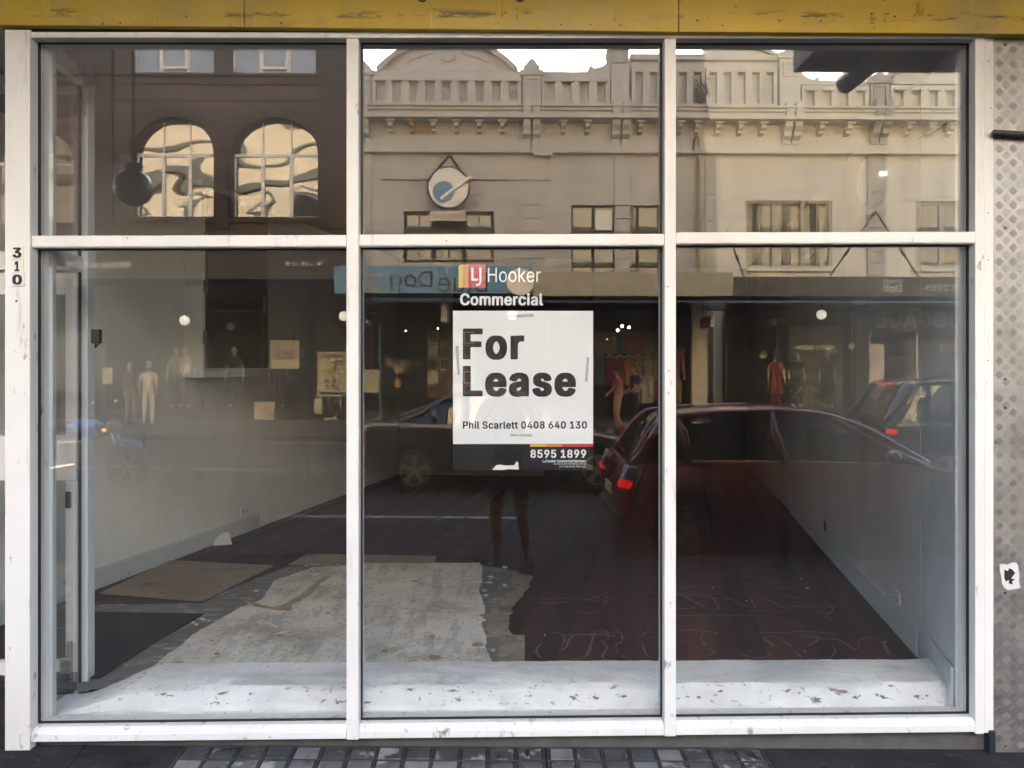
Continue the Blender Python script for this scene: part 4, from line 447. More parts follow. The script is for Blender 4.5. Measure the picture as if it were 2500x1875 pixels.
# ---------------------------------------------------------------- street ground
from mathutils import noise as mnoise
def prof(Y):
    P = [(3, 0.0), (0, 0.0), (-4.2, -0.25), (-4.36, -0.26), (-4.40, -0.38), (-9.8, -0.17), (-15.3, -0.30), (-15.34, -0.15), (-18.7, 0.0), (-24, 0.0)]
    for (a, za), (b, zb) in zip(P, P[1:]):
        if a >= Y >= b: return za + (zb-za)*(a-Y)/(a-b)
    return 0.0
def gz(X, Y): return prof(Y) - 0.011*(max(-30, min(30, X)) + 1.0)
def strip(ys, x0, x1, nx, dz=0.0):
    mb = MB(); xs = [x0+(x1-x0)*i/nx for i in range(nx+1)]
    for y in ys: mb.v += [(x, y, gz(x, y)+dz) for x in xs]
    n = nx+1
    for j in range(len(ys)-1):
        for i in range(nx): mb.f.append((j*n+i, j*n+i+1, (j+1)*n+i+1, (j+1)*n+i))
    mb.m = [0]*len(mb.f); return mb
asphalt = mat('asphalt', (0.052, 0.050, 0.048), 0.9, 0.2, 3, stains_and_shade=[((0.08, 0.078, 0.075), 40, 0.55, 0.7)], bump=0.002, bscale=120, spec=0.12)
kerbm = mat('kerb_stone', (0.045, 0.044, 0.043), 0.9, 0.2, 6, spec=0.1)
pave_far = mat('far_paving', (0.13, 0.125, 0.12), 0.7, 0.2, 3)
g = MB().box(-150, 150, -150, 150, -1.2, -0.95).build('ground', asphalt); tag(g, kind='structure')
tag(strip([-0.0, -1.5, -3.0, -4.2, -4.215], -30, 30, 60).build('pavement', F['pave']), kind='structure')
tag(strip([-4.4, -6, -8, -9.8, -11.5, -13.5, -15.3], -30, 30, 60).build('road', asphalt), kind='structure')
tag(strip([-4.21, -4.36, -4.395, -4.41], -30, 30, 60, 0.006).build('kerb', kerbm), kind='structure')
tag(strip([-15.29, -15.305, -15.335, -15.5], -30, 30, 60, 0.006).build('kerb_far', kerbm), kind='structure')
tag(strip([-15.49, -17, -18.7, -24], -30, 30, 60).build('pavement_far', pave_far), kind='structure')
line_m = mat('road_paint', (0.30, 0.295, 0.285), 0.6, 0.1, 12, stains_and_shade=[((0.2, 0.19, 0.18), 30, 0.6, 0.7)])
for x0, x1, y, wd in ((-6.95, -4.5, -11.45, 0.10), (-1.8, -0.3, -11.45, 0.1), (0.0, 2.0, -11.45, 0.1), (-12, 12, -9.62, 0.12), (-2.9, 0.35, -6.35, 0.10)):
    tag(strip([y, y-wd], x0, x1, 6, 0.005).build('road_marking', line_m), kind='structure')
# joint in the paving slabs beside the door post
a, b = gp(214, 1812, 0.012), gp(168, 1875, 0.012)
tag(MB().hexa([(a.x-.004, a.y, gz(a.x, a.y)+.001), (a.x+.004, a.y, gz(a.x, a.y)+.001), (b.x+.004, b.y-.3, gz(b.x, b.y-.3)+.001), (b.x-.006, b.y-.3, gz(b.x, b.y-.3)+.001)] +
              [(a.x-.004, a.y, gz(a.x, a.y)+.003), (a.x+.004, a.y, gz(a.x, a.y)+.003), (b.x+.004, b.y-.3, gz(b.x, b.y-.3)+.003), (b.x-.006, b.y-.3, gz(b.x, b.y-.3)+.003)]).build('pavement_joint', F['gasket'], bpy.data.objects['pavement']))

# cellar pavement lights: iron grid with glass lenses, two castings
def pavement_light(px0, px1, label):
    xa, xb = gp(px0, 1835, 0).x, gp(px1, 1835, 0).x
    n = max(1, round((xb-xa)/0.1165)); pw = (xb-xa)/n
    t = thing('pavement_light', ((xa+xb)/2, -0.2, gz((xa+xb)/2, -0.2)), label, 'pavement light', 'cellar lights in the pavement')
    rows = [(-0.032, -0.118), (-0.126, -0.212), (-0.220, -0.306), (-0.314, -0.40)]
    fr = MB()
    def b4(x0, x1, y0, y1, z0, z1):
        fr.hexa([(x, y, gz(x, y)+z) for z in (z0, z1) for x, y in ((x0, y0), (x1, y0), (x1, y1), (x0, y1))])
    edges = [-0.024] + [(rows[i][1]+rows[i+1][0])/2 for i in range(3)] + [-0.408]
    for e in edges: b4(xa-0.006, xb+0.006, e-0.004, e+0.004, -0.02, 0.008)
    for i in range(n+1):
        x = xa+pw*i
        for k in range(4): b4(x-0.0055, x+0.0055, edges[k+1]+0.0041, edges[k]-0.0041, -0.02, 0.0075)
    fr.build('frame', F['iron'], t, bevel=0.0015)
    b = MB()
    b.hexa([(x, y, gz(x, y)+z) for z in (0.001, 0.002) for x, y in ((xa, -0.404), (xb, -0.404), (xb, -0.026), (xa, -0.026))])
    b.build('tray', F['iron'], t)
    rnd = random.Random(int(px0))
    for i in range(n):
        for k, (ya, yb) in enumerate(rows):
            x0, x1 = xa+pw*i+0.009, xa+pw*(i+1)-0.009
            h = rnd.uniform(-0.001, 0.0025); l = MB(); j = lambda: rnd.uniform(-.0015, .0015)
            l.hexa([(x, y, gz(x, y)+z) for z in (0.002, 0.006+h) for x, y in ((x0+j(), yb+.003+j()), (x1+j(), yb+.003+j()), (x1+j(), ya-.003+j()), (x0+j(), ya-.003+j()))])
            l.build('glass_lens', F['prism_pale'] if rnd.random() < 0.3 else F['prism'], t, bevel=0.002)
    return t
pavement_light(447, 1327, 'iron-framed glass pavement light under the left and middle windows')
pavement_light(1338, 1868, 'iron-framed glass pavement light under the right window')

# ---------------------------------------------------------------- shopfront: frame, panes
SL = 0.0045
sf = thing('shopfront_window', (0, 0, 0.05), 'white painted shop window frame with six large panes', 'shop window')
def fx(px): return pix(px, 891, FY).x
def slope(mb): return mb.xf(lambda p: Vector((p.x, p.y, p.z + SL*p.x)))
XL0, XL1 = fx(16), fx(77)
M1a, M1b = fx(846), fx(876); M2a, M2b = fx(1622), fx(1650)
XR0, XR1 = fx(2381), fx(2429)
ZS0, ZS1, ZT0, ZT1, ZH0, ZH1 = 0.052, 0.104, 2.128, 2.174, 2.997, 3.022
def fr(name, b, m='frame', bevel=0.003): 
    return slope(MB().box(*b)).build(name, F[m], sf, bevel=bevel)
fr('post', (XL0, XL1, FY-0.012, 0.075, 0.02, 3.028))
fr('post', (XR0, fx(2403), FY, 0.075, 0.04, 3.028))
fr('post', (fx(2405), XR1, FY+0.008, 0.075, 0.04, 3.028))
for a, b in ((M1a, M1b), (M2a, M2b)):
    fr('mullion', (a, b, FY-0.004, 0.075, ZS0-0.006, ZH0-.001))
bays = [(XL1, M1a), (M1b, M2a), (M2b, XR0)]
for i, (a, b) in enumerate(bays):
    dz = (-0.004, -0.002, 0.004)[i]
    mb = MB().box(a+.001, b-.001, FY, 0.07, ZT0+dz, ZT1+dz); mb.box(a+.001, b-.001, FY+.004, 0.0, ZT0+dz-0.004, ZT0+dz)
    slope(mb).build('transom', F['frame'], sf, bevel=0.003)
    mb = MB().prism([(FY, ZS0), (FY, ZS1-0.012), (FY+0.02, ZS1), (0.07, ZS1+0.004), (0.07, ZS0)], 'x', a+.001, b-.001); mb.box(a+.001, b-.001, FY-0.006, FY, ZS0, ZS0+0.03)
    slope(mb).build('sill_rail', F['frame'], sf, bevel=0.002)
    for (z0, z1, lower) in ((ZS1+0.004, ZT0+dz, True), (ZT1+dz, ZH0, False)):
        mb = MB().box(a+.004, b-.004, GY, GY+0.01, z0+.004, z1-.004)
        slope(mb).build('pane', F['glass'], sf)
        g_ = MB()
        for x0, x1, y0, y1 in ((a+.001, a+.007, z0, z1), (b-.007, b-.001, z0, z1)): g_.box(x0, x1, GY-0.012, GY-0.001, y0, y1)
        g_.box(a+.007, b-.007, GY-0.012, GY-0.001, z0, z0+.006); g_.box(a+.007, b-.007, GY-0.012, GY-0.001, z1-(.009 if lower else .004), z1)
        slope(g_).build('gasket', F['gasket'], sf)
slope(MB().box(XL1+.001, XR0-.001, FY-0.006, 0.07, ZH0, ZH1)).build('head_rail', F['frame'], sf, bevel=0.004)
slope(MB().box(XL1+.001, XR0-.001, FY+0.01, 0.07, ZH1, 3.028)).build('head_trim', F['soffit'], sf)
for (px, py) in ((354, 76), (720, 81), (1168, 84), (1554, 84), (1971, 84), (45, 736)):
    p = pix(px, py, FY); 
    MB().lathe([(0.0045, -.001), (0.004, .002)], (p.x, FY-0.014 if px < 80 else FY+0.008, p.z), 'y', 8).build('screw', F['gasket'], sf)
for (px, py) in ((2413, 150), (2418, 265), (2411, 520), (2412, 635), (1630, 700), (1632, 905), (1090, 588), (312, 582), (2411, 880)):
    p = pix(px, py, FY)
    MB().lathe([(0.003, -.001), (0.002, .0015)], (p.x, (FY-0.006 if px < 1700 and 1600 < px else FY-.002), p.z), 'y', 8).build('screw', F['gasket'], sf)
p = pix(46, 1123, FY); 
tag(MB().lathe([(0.012, 0.005), (0.012, 0.0), (0.0095, -0.003), (0, -0.0035)], (p.x, FY-0.0145, p.z), 'y', 20).build('door_bell', F['tile_n'], smooth='auto'), 'small round cream bell push on the white post below the house number', 'bell push')
# dark render kerb below the window
tag(slope(MB().box(XL1, XR1-0.02, -0.012, 0.08, -0.08, ZS0-0.001)).build('window_plinth', F['plinth']), 'low dark rendered kerb under the shop window', 'plinth')
tag(MB().box(XR1-0.022, XR1+0.004, -0.05, 0.0, -0.06, 0.062).build('post_foot', mat('rusty_blue_steel', (0.03, 0.036, 0.05), 0.5, 0.4, 40, metal=.4), bevel=.002), 'small blue-grey steel foot under the right window post', 'bracket')

# house number tiles
for dgt, a, b, c0, c1, lab in (('3', 28.5, 58, 601, 633.5, 'cream number tile with a black 3, topmost on the white post'), ('1', 28.5, 58, 634.5, 666, 'cream number tile with a black 1 between the 3 and the 0'), ('0', 27, 60, 667, 699, 'white number tile with a black 0, lowest on the white post')):
    q0, q1 = pix(a, c1, FY-.014), pix(b, c0, FY-.014)
    t = MB().box(q0.x, q1.x, FY-0.0165, FY-0.0125, q0.z, q1.z).build('number_tile', F['white'] if dgt == '0' else F['tile_n'], bevel=.001)
    tag(t, lab, 'number tile', 'house number tiles')
    wd = 0.5 if dgt != '1' else 0.28; cx = (q0.x+q1.x)/2 - 0.001
    letter('digit', dgt, cx-(q1.x-q0.x)*wd*.72, cx+(q1.x-q0.x)*wd*.72, q0.z+.006, q1.z-.006, FY-0.0166, F['ink'], t, bold=0.06)

# yellow fascia board
fa = thing('fascia_board', (0, -0.1, 3.05), 'weathered yellow painted fascia board above the shop window', 'fascia')
def fzz(px, py): return pix(px, py, -0.086).z
edges = [(-1500, 62), (596, 69.5), (1657, 75.5), (2900, 76)]
xs = [pix(e[0], 0, -0.086).x for e in edges]; zs = [fzz(1250, e[1]) for e in edges]
for i in range(3):
    x0, x1 = xs[i]+.0012, xs[i+1]-.0012
    MB().hexa([(x0, -.086, zs[i]), (x1, -.086, zs[i+1]), (x1, .0, zs[i+1]), (x0, .0, zs[i]), (x0, -.086, 3.95), (x1, -.086, 3.95), (x1, .0, 3.95), (x0, .0, 3.95)]).build('fascia_panel', F['yellow'], fa, bevel=.003)
rnd = random.Random(3)
for k in range(26):
    px = rnd.uniform(150, 2400); py = rnd.choice([38, 42, 52, 35, 60]) + rnd.uniform(-4, 4); p = pix(px, py, -.086)
    MB().lathe([(rnd.uniform(.002, .0045), -.0005), (.002, .0008)], (p.x, -.0872, p.z), 'y', 7).build('nail_hole', F['gasket'], fa)
def stroke(name, pts, r, m, parent, Y):
    MB().tube([(pix(x, y, Y).x, Y, pix(x, y, Y).z) for x, y in pts], r, 6).build(name, m, parent)
for cx in (1031, 1270):      # tails of two painted letters reaching below the lettering line
    stroke('lettering', [(cx-9, -1.5), (cx-5, 2.5), (cx+1, 3.5), (cx+7, 1.0), (cx+9, -3)], .0035, F['ink'], fa, -.0885)
for k in range(13):
    x = 1095+k*12.2 if k < 9 else 1310+(k-9)*12
    stroke('lettering', [(x, -1.5), (x+5, -1.2)], .0016, F['ink'], fa, -.0885)
# paint runs and patches standing proud of the board
for px, py0, py1, r in ((1210, 5, 36, .005), (1226, 0, 40, .006), (1262, 12, 45, .004), (1500, 20, 52, .004), (2130, 30, 58, .010), (2160, 32, 55, .007), (2246, 4, 34, .018), (560, 40, 66, .004), (588, 30, 66, .004), (330, 36, 62, .003), (384, 4, 52, .003), (690, 28, 64, .004)):
    a_, b_ = pix(px, py0, -.086), pix(px, py1, -.086)
    MB().tube([(a_.x, -.0858, a_.z), (a_.x+.002, -.0858, (a_.z+b_.z)/2), (b_.x, -.0858, b_.z)], [r*.7, r, r*.8], 8).xf(lambda p: Vector((p.x, -.0858+(p.y+.0858)*.16, p.z))).build('paint_run', F['yellow'], fa, smooth=True)
MB().box(XL1, XR1, -0.046, -0.03, 3.016, 3.034).build('soffit_strip', F['gasket'], fa)

# tread plate cladding on the right
pl_x0 = XR1 + 0.004
def plate(z0, z1, label):
    t = thing('tread_plate_panel', (pl_x0+.4, -.03, z0), label, 'metal panel', 'tread plate cladding beside the window')
    MB().box(pl_x0, pl_x0+1.3, -0.034, 0.0, z0, z1).build('sheet', F['plate'], t, bevel=.001)
    mb = MB(); P = 0.0605; rows = int((z1-z0)/P)
    for o in (0, 1):
        for i in range(9):
            for j in range(rows):
                cx = pl_x0+0.026+(i+.5*o)*P; cz = z1-0.03-(j+.5*o)*P
                if cz < z0+.02: continue
                ang = R(45) if o else R(-45)
                ux, uz = math.cos(ang), math.sin(ang)
                for q in range(-2, 3):
                    ox, oz = cx - uz*q*.0058, cz + ux*q*.0058; hl = .0155 if abs(q) < 2 else .0125; hw = .0019
                    pts = [(ox+ux*s1*hl-uz*s2*hw, oz+uz*s1*hl+ux*s2*hw) for s1, s2 in ((-1, -1), (1, -1), (1, 1), (-1, 1))]
                    top = [(ox+ux*s1*hl*.85-uz*s2*hw*.35, oz+uz*s1*hl*.85+ux*s2*hw*.35) for s1, s2 in ((-1, -1), (1, -1), (1, 1), (-1, 1))]
                    mb.add([(x, -.0339, z) for x, z in pts]+[(x, -.0368, z) for x, z in top], [(4, 5, 6, 7), (0, 1, 5, 4), (1, 2, 6, 5), (2, 3, 7, 6), (3, 0, 4, 7)])
    tag(mb.build('tread_bars', F['plate_bar'], t), kind='stuff')
    for fxx in (.05, .32):
        for zz in (z0+.05, z0+(z1-z0)*.45, z1-.07):
            MB().lathe([(.0055, 0), (.0045, -.003), (0, -.0035)], (pl_x0+fxx, -.0345, zz), 'y', 8).build('rivet', F['gasket'], t)
zj = pix(2460, 955, -.034).z
plate(zj+.001, 3.06, 'upper aluminium tread plate sheet behind the dark pipe'); plate(-0.06, zj-.001, 'lower aluminium tread plate sheet with a torn sticker on it')
p0, p1 = pix(2422, 324, -.06), pix(2500, 329, -.06)
pipe = MB().tube([(p0.x, -.062, p0.z), (p0.x+.006, -.062, p0.z), (p1.x, -.062, p1.z), (p1.x+.9, -.062, p1.z-.02)], [.007, .0125, .0125, .0125], 12)
tag(pipe.build('wall_pipe', mat('dark_pipe', (0.07, 0.06, 0.055), .35, .2, 20, metal=.4), smooth='auto'), 'dark round pipe running across the tread plate cladding', 'pipe')
# torn sticker
st = thing('sticker', pix(2465, 1407, -.036), 'torn white sticker with a black blot on tread plate', 'sticker')
def spoly(pts, Y): return [(pix(x, y, Y).x, pix(x, y, Y).z) for x, y in pts]
def S2(zx, zy): return (2380+zx/11.85, 1340+zy/11.85)
MB().prism(spoly([S2(*q) for q in ((715, 455), (840, 430), (935, 470), (1040, 410), (1200, 395), (1245, 470), (1265, 620), (1290, 760), (1280, 900), (1290, 1020), (1330, 1130), (1150, 1165), (940, 1190), (850, 1110), (780, 1000), (760, 800), (720, 650))], -.037), 'y', -.0364, -.0372).build('backing', F['paper'], st)
MB().prism(spoly([S2(*q) for q in ((850, 600), (960, 640), (985, 555), (1090, 600), (1165, 700), (1110, 770), (1050, 860), (1170, 880), (1080, 930), (1090, 1030), (980, 1000), (990, 900), (890, 940), (850, 840))], -.037), 'y', -.0373, -.0378).build('blot', F['ink'], st)

# ---------------------------------------------------------------- left return pane, inner post, recessed door
ip = thing('return_window', (-2.05, .2, .05), 'narrow side pane returning from the left post to the shop door', 'window')
IX0, IX1, IY0, IY1 = pix(194, 0, .41).x, pix(214, 0, .41).x, .41, .475
MB().box(IX0, IX1, IY0, IY1, .03, 3.06).build('inner_post', F['frame_in'], ip, bevel=.003)
RX = XL1 + 0.012
def ret(name, m, x_off0, x_off1, y0, y1, z0, z1, bev=.002):
    "a bar on the slightly skewed return line"
    def X(y): return RX + (IX0+.004-RX)*(y/.41)
    MB().hexa([(X(y)+x, y, z) for z in (z0, z1) for x, y in ((x_off0, y0), (x_off1, y0), (x_off1, y1), (x_off0, y1))]).build(name, F[m], ip, bevel=bev)
ret('stile', 'frame_in', -.02, .014, .076, .115, .06, 3.05)
ret('pane', 'glass', -.006, .002, .115, .405, .075, 2.06, 0)
ret('pane', 'glass', -.006, .002, .115, .405, 2.14, 2.95, 0)
ret('rail', 'frame_in', -.02, .014, .116, .408, 2.062, 2.135)
ret('rail', 'frame_in', -.02, .014, .116, .408, 2.955, 3.03)
ret('rail', 'frame_in', -.015, .008, .116, .408, .045, .072)
ret('gasket', 'gasket', -.008, .006, .397, .4095, .07, 2.95, 0)

DY = .50; DX1 = IX0-.012; DX0 = DX1-.92
dr = thing('shop_door', ((DX0+DX1)/2, DY, .06), 'white framed glass shop door in the recess left of the window', 'door')
sX = DX1-pix(128*1.13, 0, DY).x
for b in ((DX1-.105, DX1), (DX0, DX0+.105)): bx('stile', F['frame'], dr, b[0], b[1], DY, DY+.045, .062, 2.07)
bx('rail', F['frame'], dr, DX0+.106, DX1-.106, DY+.002, DY+.043, .062, .165)
bx('rail', F['frame'], dr, DX0+.106, DX1-.106, DY+.002, DY+.043, 1.965, 2.07)
bx('lock_rail', F['frame'], dr, DX0+.106, DX1-.05, DY-.006, DY+.05, 1.055, 1.275)
bx('pane', F['glass'], dr, DX0+.107, DX1-.107, DY+.018, DY+.026, .166, 1.054, bevel=0); bx('pane', F['glass'], dr, DX0+.107, DX1-.107, DY+.018, DY+.026, 1.276, 1.964, bevel=0)
bx('lock', F['black'], dr, DX1-.10, DX1-.075, DY-.012, DY-.001, .92, 1.0); bx('bolt', F['metal'], dr, DX1-.125, DX1-.07, DY-.02, DY-.001, .10, .19, bevel=.006)
bx('bolt', F['metal'], dr, DX1-.09, DX1-.07, DY-.018, DY-.001, .19, .27)
dh = thing('door_frame', (DX0, DY, .03), 'white door frame and fanlight over the recessed shop door', 'door frame')
bx('head', F['frame'], dh, DX0-.06, DX1+.01, DY-.01, DY+.06, 2.085, 2.175); bx('pane', F['glass'], dh, DX0-.0, DX1+.0, DY+.02, DY+.028, 2.18, 2.96, bevel=0)
bx('head', F['frame'], dh, DX0-.06, DX1+.01, DY-.01, DY+.06, 2.965, 3.04); bx('jamb', F['frame'], dh, DX0-.065, DX0-.008, DY-.01, DY+.06, .03, 2.08)
bx('jamb', F['frame'], dh, DX0-.065, DX0-.008, DY-.01, DY+.06, 2.18, 2.96)
tag(MB().box(DX0-.4, XL1+.02, -.02, .56, -.06, .055).build('entry_step', F['pave']), 'dark worn step in front of the recessed door', 'step')
# recess ceiling and the pier between us and the shop on the left
tag(MB().box(-3.4, XL0+.02, FY+.03, .52, 3.05, 3.12).build('entry_ceiling', F['soffit']), kind='structure')
tag(MB().box(-34, -3.22, -.03, .6, -.4, 3.96).build('pier_left', mat('grey_pier', (.2, .19, .18), .7)), 'plain grey rendered wall left of the shop door', 'wall')
tag(MB().box(pl_x0+1.3, 34, -.03, .3, -.5, 3.96).build('pier_right', mat('brown_pier', (.16, .13, .11), .7)), 'plain brown rendered wall right of the tread plate', 'wall')

# ---------------------------------------------------------------- shop interior
FZ, CZ = .10, 3.10
LA, LB = gp(243, 1434, FZ), gp(973, 1158, FZ); ld = (LB-LA).normalized(); L0 = LA - ld*((LA.y-.56)/ld.y)
RA, RB = gp(2247, 1607, FZ), gp(1824, 1133, FZ); RF = Vector((XR0-.012, .075, FZ))
NB = gp(1328, 1162, FZ); BK = Vector((NB.x, RB.y+.05, FZ))
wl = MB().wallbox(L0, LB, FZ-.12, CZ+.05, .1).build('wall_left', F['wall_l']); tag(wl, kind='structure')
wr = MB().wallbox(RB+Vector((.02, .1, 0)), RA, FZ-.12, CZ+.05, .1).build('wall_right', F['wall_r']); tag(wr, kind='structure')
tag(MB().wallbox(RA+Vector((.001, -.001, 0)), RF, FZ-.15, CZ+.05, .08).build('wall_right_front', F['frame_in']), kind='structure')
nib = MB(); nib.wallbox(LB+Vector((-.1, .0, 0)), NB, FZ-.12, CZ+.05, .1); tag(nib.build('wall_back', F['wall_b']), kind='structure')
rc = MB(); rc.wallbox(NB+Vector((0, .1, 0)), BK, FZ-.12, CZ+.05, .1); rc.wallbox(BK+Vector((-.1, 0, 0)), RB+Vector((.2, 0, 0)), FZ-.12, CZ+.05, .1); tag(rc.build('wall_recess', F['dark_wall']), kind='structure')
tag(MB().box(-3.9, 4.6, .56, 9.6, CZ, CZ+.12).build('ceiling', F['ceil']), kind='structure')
tag(MB().box(-3.3, 2.35, .071, .559, 3.055, 3.17).build('ceiling_front', F['ceil']), kind='structure')
fl = tag(MB().box(-3.6, 4.6, .45, 9.6, FZ-.12, FZ-.022).build('floor', F['mat_dark']), kind='structure')
# boards run with the room
rd = ((RB-RA).normalized()+ld).normalized(); rn = Vector((rd.y, -rd.x, 0)); PW = .133
k0 = int(math.floor((L0-Vector((0, 0, 0))).dot(rn)/PW)) - 2; k1 = int((RB).dot(rn)/PW) + 2
rnd = random.Random(11)
for k in range(k0, k1):
    def side(u, s): return rn*((k+u)*PW) + rd*s
    s0 = -1.0; 
    while True:
        if side(.5, s0).y > .46: break
        s0 += .02
    s1 = s0 + 9.4/rd.y; cut = s0 + rnd.uniform(1.2, 6.5)
    for (a_, b_) in ((s0, cut-.0015), (cut+.0015, s1)):
        q = [side(.008, a_), side(.992, a_), side(.992, b_), side(.008, b_)]; dz = rnd.uniform(-.0012, .0012)
        if all((p.x < -3.5 or p.x > 4.5) for p in q) or q[0].y > 9.5: continue
        MB().hexa([(p.x, min(p.y, 9.55), FZ-.021) for p in q]+[(p.x, min(p.y, 9.55), FZ+dz) for p in q]).build('plank', F[rnd.choice(['plank', 'plank', 'plank_b', 'plank_c'])], fl)
# things laid over the boards
def sheet(name, pxs, z, m, parent, th=.004, jag=0, seed=1):
    rn_ = random.Random(seed); P = [gp(x, y, FZ) for x, y in pxs]; Q = []
    for a_, b_ in zip(P, P[1:]+P[:1]):
        n = max(1, int((b_-a_).length/.025)) if jag else 1
        for i in range(n):
            q = a_.lerp(b_, i/n)
            w1 = mnoise.noise((q.x*5+seed, q.y*5, 0))*jag*1.8 + rn_.uniform(-jag, jag)*.45 if jag else 0; w2 = mnoise.noise((q.x*5, q.y*5+seed, 7))*jag*1.8 + rn_.uniform(-jag, jag)*.45 if jag else 0
            Q.append((q.x+w1, q.y+w2))
    return MB().prism(Q, 'z', FZ+z, FZ+z+th).build(name, F[m], parent)
sheet('thin_screed', [(150, 1520), (240, 1478), (495, 1474), (560, 1440), (700, 1385), (760, 1378), (1190, 1382), (1262, 1396), (1258, 1420), (1236, 1470), (1230, 1500), (1226, 1560), (1222, 1640), (400, 1660), (190, 1690)], .0016, 'screed_grey', fl, .003, .009, 4)
sheet('screed', [(585, 1487), (640, 1466), (672, 1418), (760, 1388), (900, 1378), (1010, 1376), (1172, 1377), (1180, 1400), (1172, 1440), (1180, 1500), (1182, 1560), (1196, 1610), (1200, 1660), (330, 1660), (430, 1585), (520, 1520)], .0048, 'screed', fl, .003, .010, 5)
sheet('sand_smear', [(1262, 1400), (1300, 1410), (1290, 1440), (1258, 1475), (1240, 1510), (1255, 1560), (1200, 1560), (1175, 1505), (1205, 1500), (1238, 1450)], .0080, 'sand', fl, .002, .018, 6)
sheet('board_offcut', [(1222, 1556), (1281, 1556), (1281, 1660), (1216, 1660)], .0105, 'sand', fl)
sheet('brown_stain', [(590, 1468), (610, 1471), (660, 1486), (690, 1480), (740, 1450), (790, 1412), (800, 1412), (760, 1452), (712, 1482), (708, 1494), (660, 1492), (620, 1485)], .0082, 'stain', fl, .001, .012, 8)
for i, (x, y, r_) in enumerate(((684, 1555, 9), (530, 1600, 8), (737, 1586, 4), (1014, 1422, 9), (1056, 1558, 9), (940, 1594, 9), (1165, 1578, 16), (1060, 1610, 20), (440, 1624, 16), (800, 1500, 6), (880, 1450, 12), (610, 1560, 5))):
    rn_ = random.Random(i); sheet('brown_stain', [(x+math.cos(t*.7)*r_*rn_.uniform(.7, 1.2), y+math.sin(t*.7)*r_*.36*rn_.uniform(.7, 1.2)) for t in range(9)], .0084+.0001*i, 'stain', fl, .0008)
hb = sheet('hardboard_sheet', [(243, 1452), (416, 1371), (668, 1384), (495, 1472)], .006, 'hardboard', None, .005); tag(hb, 'brown hardboard sheet on the floor by the left skirting', 'board')
hb = sheet('hardboard_sheet', [(705, 1382), (750, 1356), (1066, 1361), (1060, 1378), (900, 1378)], .009, 'hardboard', None, .005); tag(hb, 'brown hardboard sheet at the back edge of the white screed', 'board')
dm = sheet('door_mat', [(150, 1498), (240, 1499), (497, 1504), (375, 1575), (240, 1662), (100, 1664)], .0095, 'mat_dark', None, .006); tag(dm, 'dark rubber mat inside the shop door', 'mat')
# loose islands of screed round the worn edges
rnd = random.Random(17)
for k in range(60):
    x, y = rnd.choice([(rnd.uniform(1170, 1235), rnd.uniform(1380, 1640)), (rnd.uniform(420, 700), 0), (rnd.uniform(700, 1200), rnd.uniform(1376, 1390)), (rnd.uniform(1185, 1240), rnd.uniform(1385, 1470))])
    if y == 0: y = 1487+(585-x)*.38+rnd.uniform(-26, 8)
    r_ = rnd.uniform(2, 8)
    sheet('screed_flake', [(x+math.cos(t*.7)*r_*rnd.uniform(.5, 1.3), y+math.sin(t*.7)*r_*.4*rnd.uniform(.5, 1.3)) for t in range(9)], .0048+.00002*k, 'screed' if rnd.random() < .6 else 'screed_grey', fl, .0012)
# two long sheet joints across the boards
for pts in (((1302, 1418), (1349, 1618)), ((1415, 1402), (1525, 1625)), ((1640, 1440), (1895, 1622)), ((1700, 1420), (1830, 1530))):
    a_, b_ = gp(*pts[0], FZ), gp(*pts[1], FZ)
    MB().tube([(a_.x, a_.y, FZ+.0008), (b_.x, b_.y, FZ+.0008)], .0035, 6).xf(lambda p: Vector((p.x, p.y, FZ+.0008+(p.z-FZ-.0008)*.4))).build('sheet_joint', F['gasket'], fl)
# dried glue swirls left on the boards
rnd = random.Random(21)
def ribbon(pts, wd):
    mb = MB(); n = len(pts); L_ = []; 
    for i, p in enumerate(pts):
        d = (pts[min(i+1, n-1)]-pts[max(i-1, 0)]).normalized(); nn = Vector((-d.y, d.x, 0))*wd*(.35+.65*math.sin(math.pi*(i+.5)/n))*rnd.uniform(.6, 1.3)
        L_.append((p+nn, p-nn))
    for z in (FZ+.0015, FZ+.003): mb.v += [(q.x, q.y, z) for ab in L_ for q in ab]
    for i in range(n-1):
        a_ = 2*n+2*i; mb.f += [(a_, a_+1, a_+3, a_+2), (2*i, a_, a_+2, 2*i+2), (2*i+1, 2*i+3, a_+3, a_+1)]
    mb.m = [0]*len(mb.f); return mb
def cat(ctrl, n=8):
    out = []; c = [ctrl[0]]+list(ctrl)+[ctrl[-1]]
    for i in range(1, len(c)-2):
        for k in range(n):
            t = k/n; p0_, p1_, p2_, p3_ = (Vector(q) for q in c[i-1:i+3])
            out.append(.5*((2*p1_)+(p2_-p0_)*t+(2*p0_-5*p1_+4*p2_-p3_)*t*t+(3*p1_-p0_-3*p2_+p3_)*t**3))
    out.append(Vector(c[-1])); return out
def S8(x, y): return (840+x/2.141, 1100+y/2.141)
def S1(x, y): return (1600+x/2.141, 1100+y/2.141)
sw = [[S8(*q) for q in s] for s in ([(1090, 950), (1140, 965), (1150, 1000), (1125, 1045), (1160, 1030), (1175, 990), (1200, 970)], [(1310, 950), (1295, 1000), (1270, 1070), (1220, 1090), (1140, 1085)], [(1310, 945), (1370, 945), (1380, 985), (1350, 1000), (1375, 1030), (1350, 1080), (1380, 1095)], [(1400, 930), (1450, 960), (1450, 1000), (1420, 1020), (1440, 1070), (1500, 1090)], [(1550, 980), (1580, 950), (1640, 955)], [(1560, 1010), (1575, 1060), (1600, 1085)], [(1030, 1010), (1005, 1050), (1030, 1085)], [(920, 980), (890, 1010), (870, 960)], [(1010, 790), (1080, 800), (1200, 790)], [(1250, 790), (1340, 760), (1380, 740), (1360, 800), (1400, 770)])]
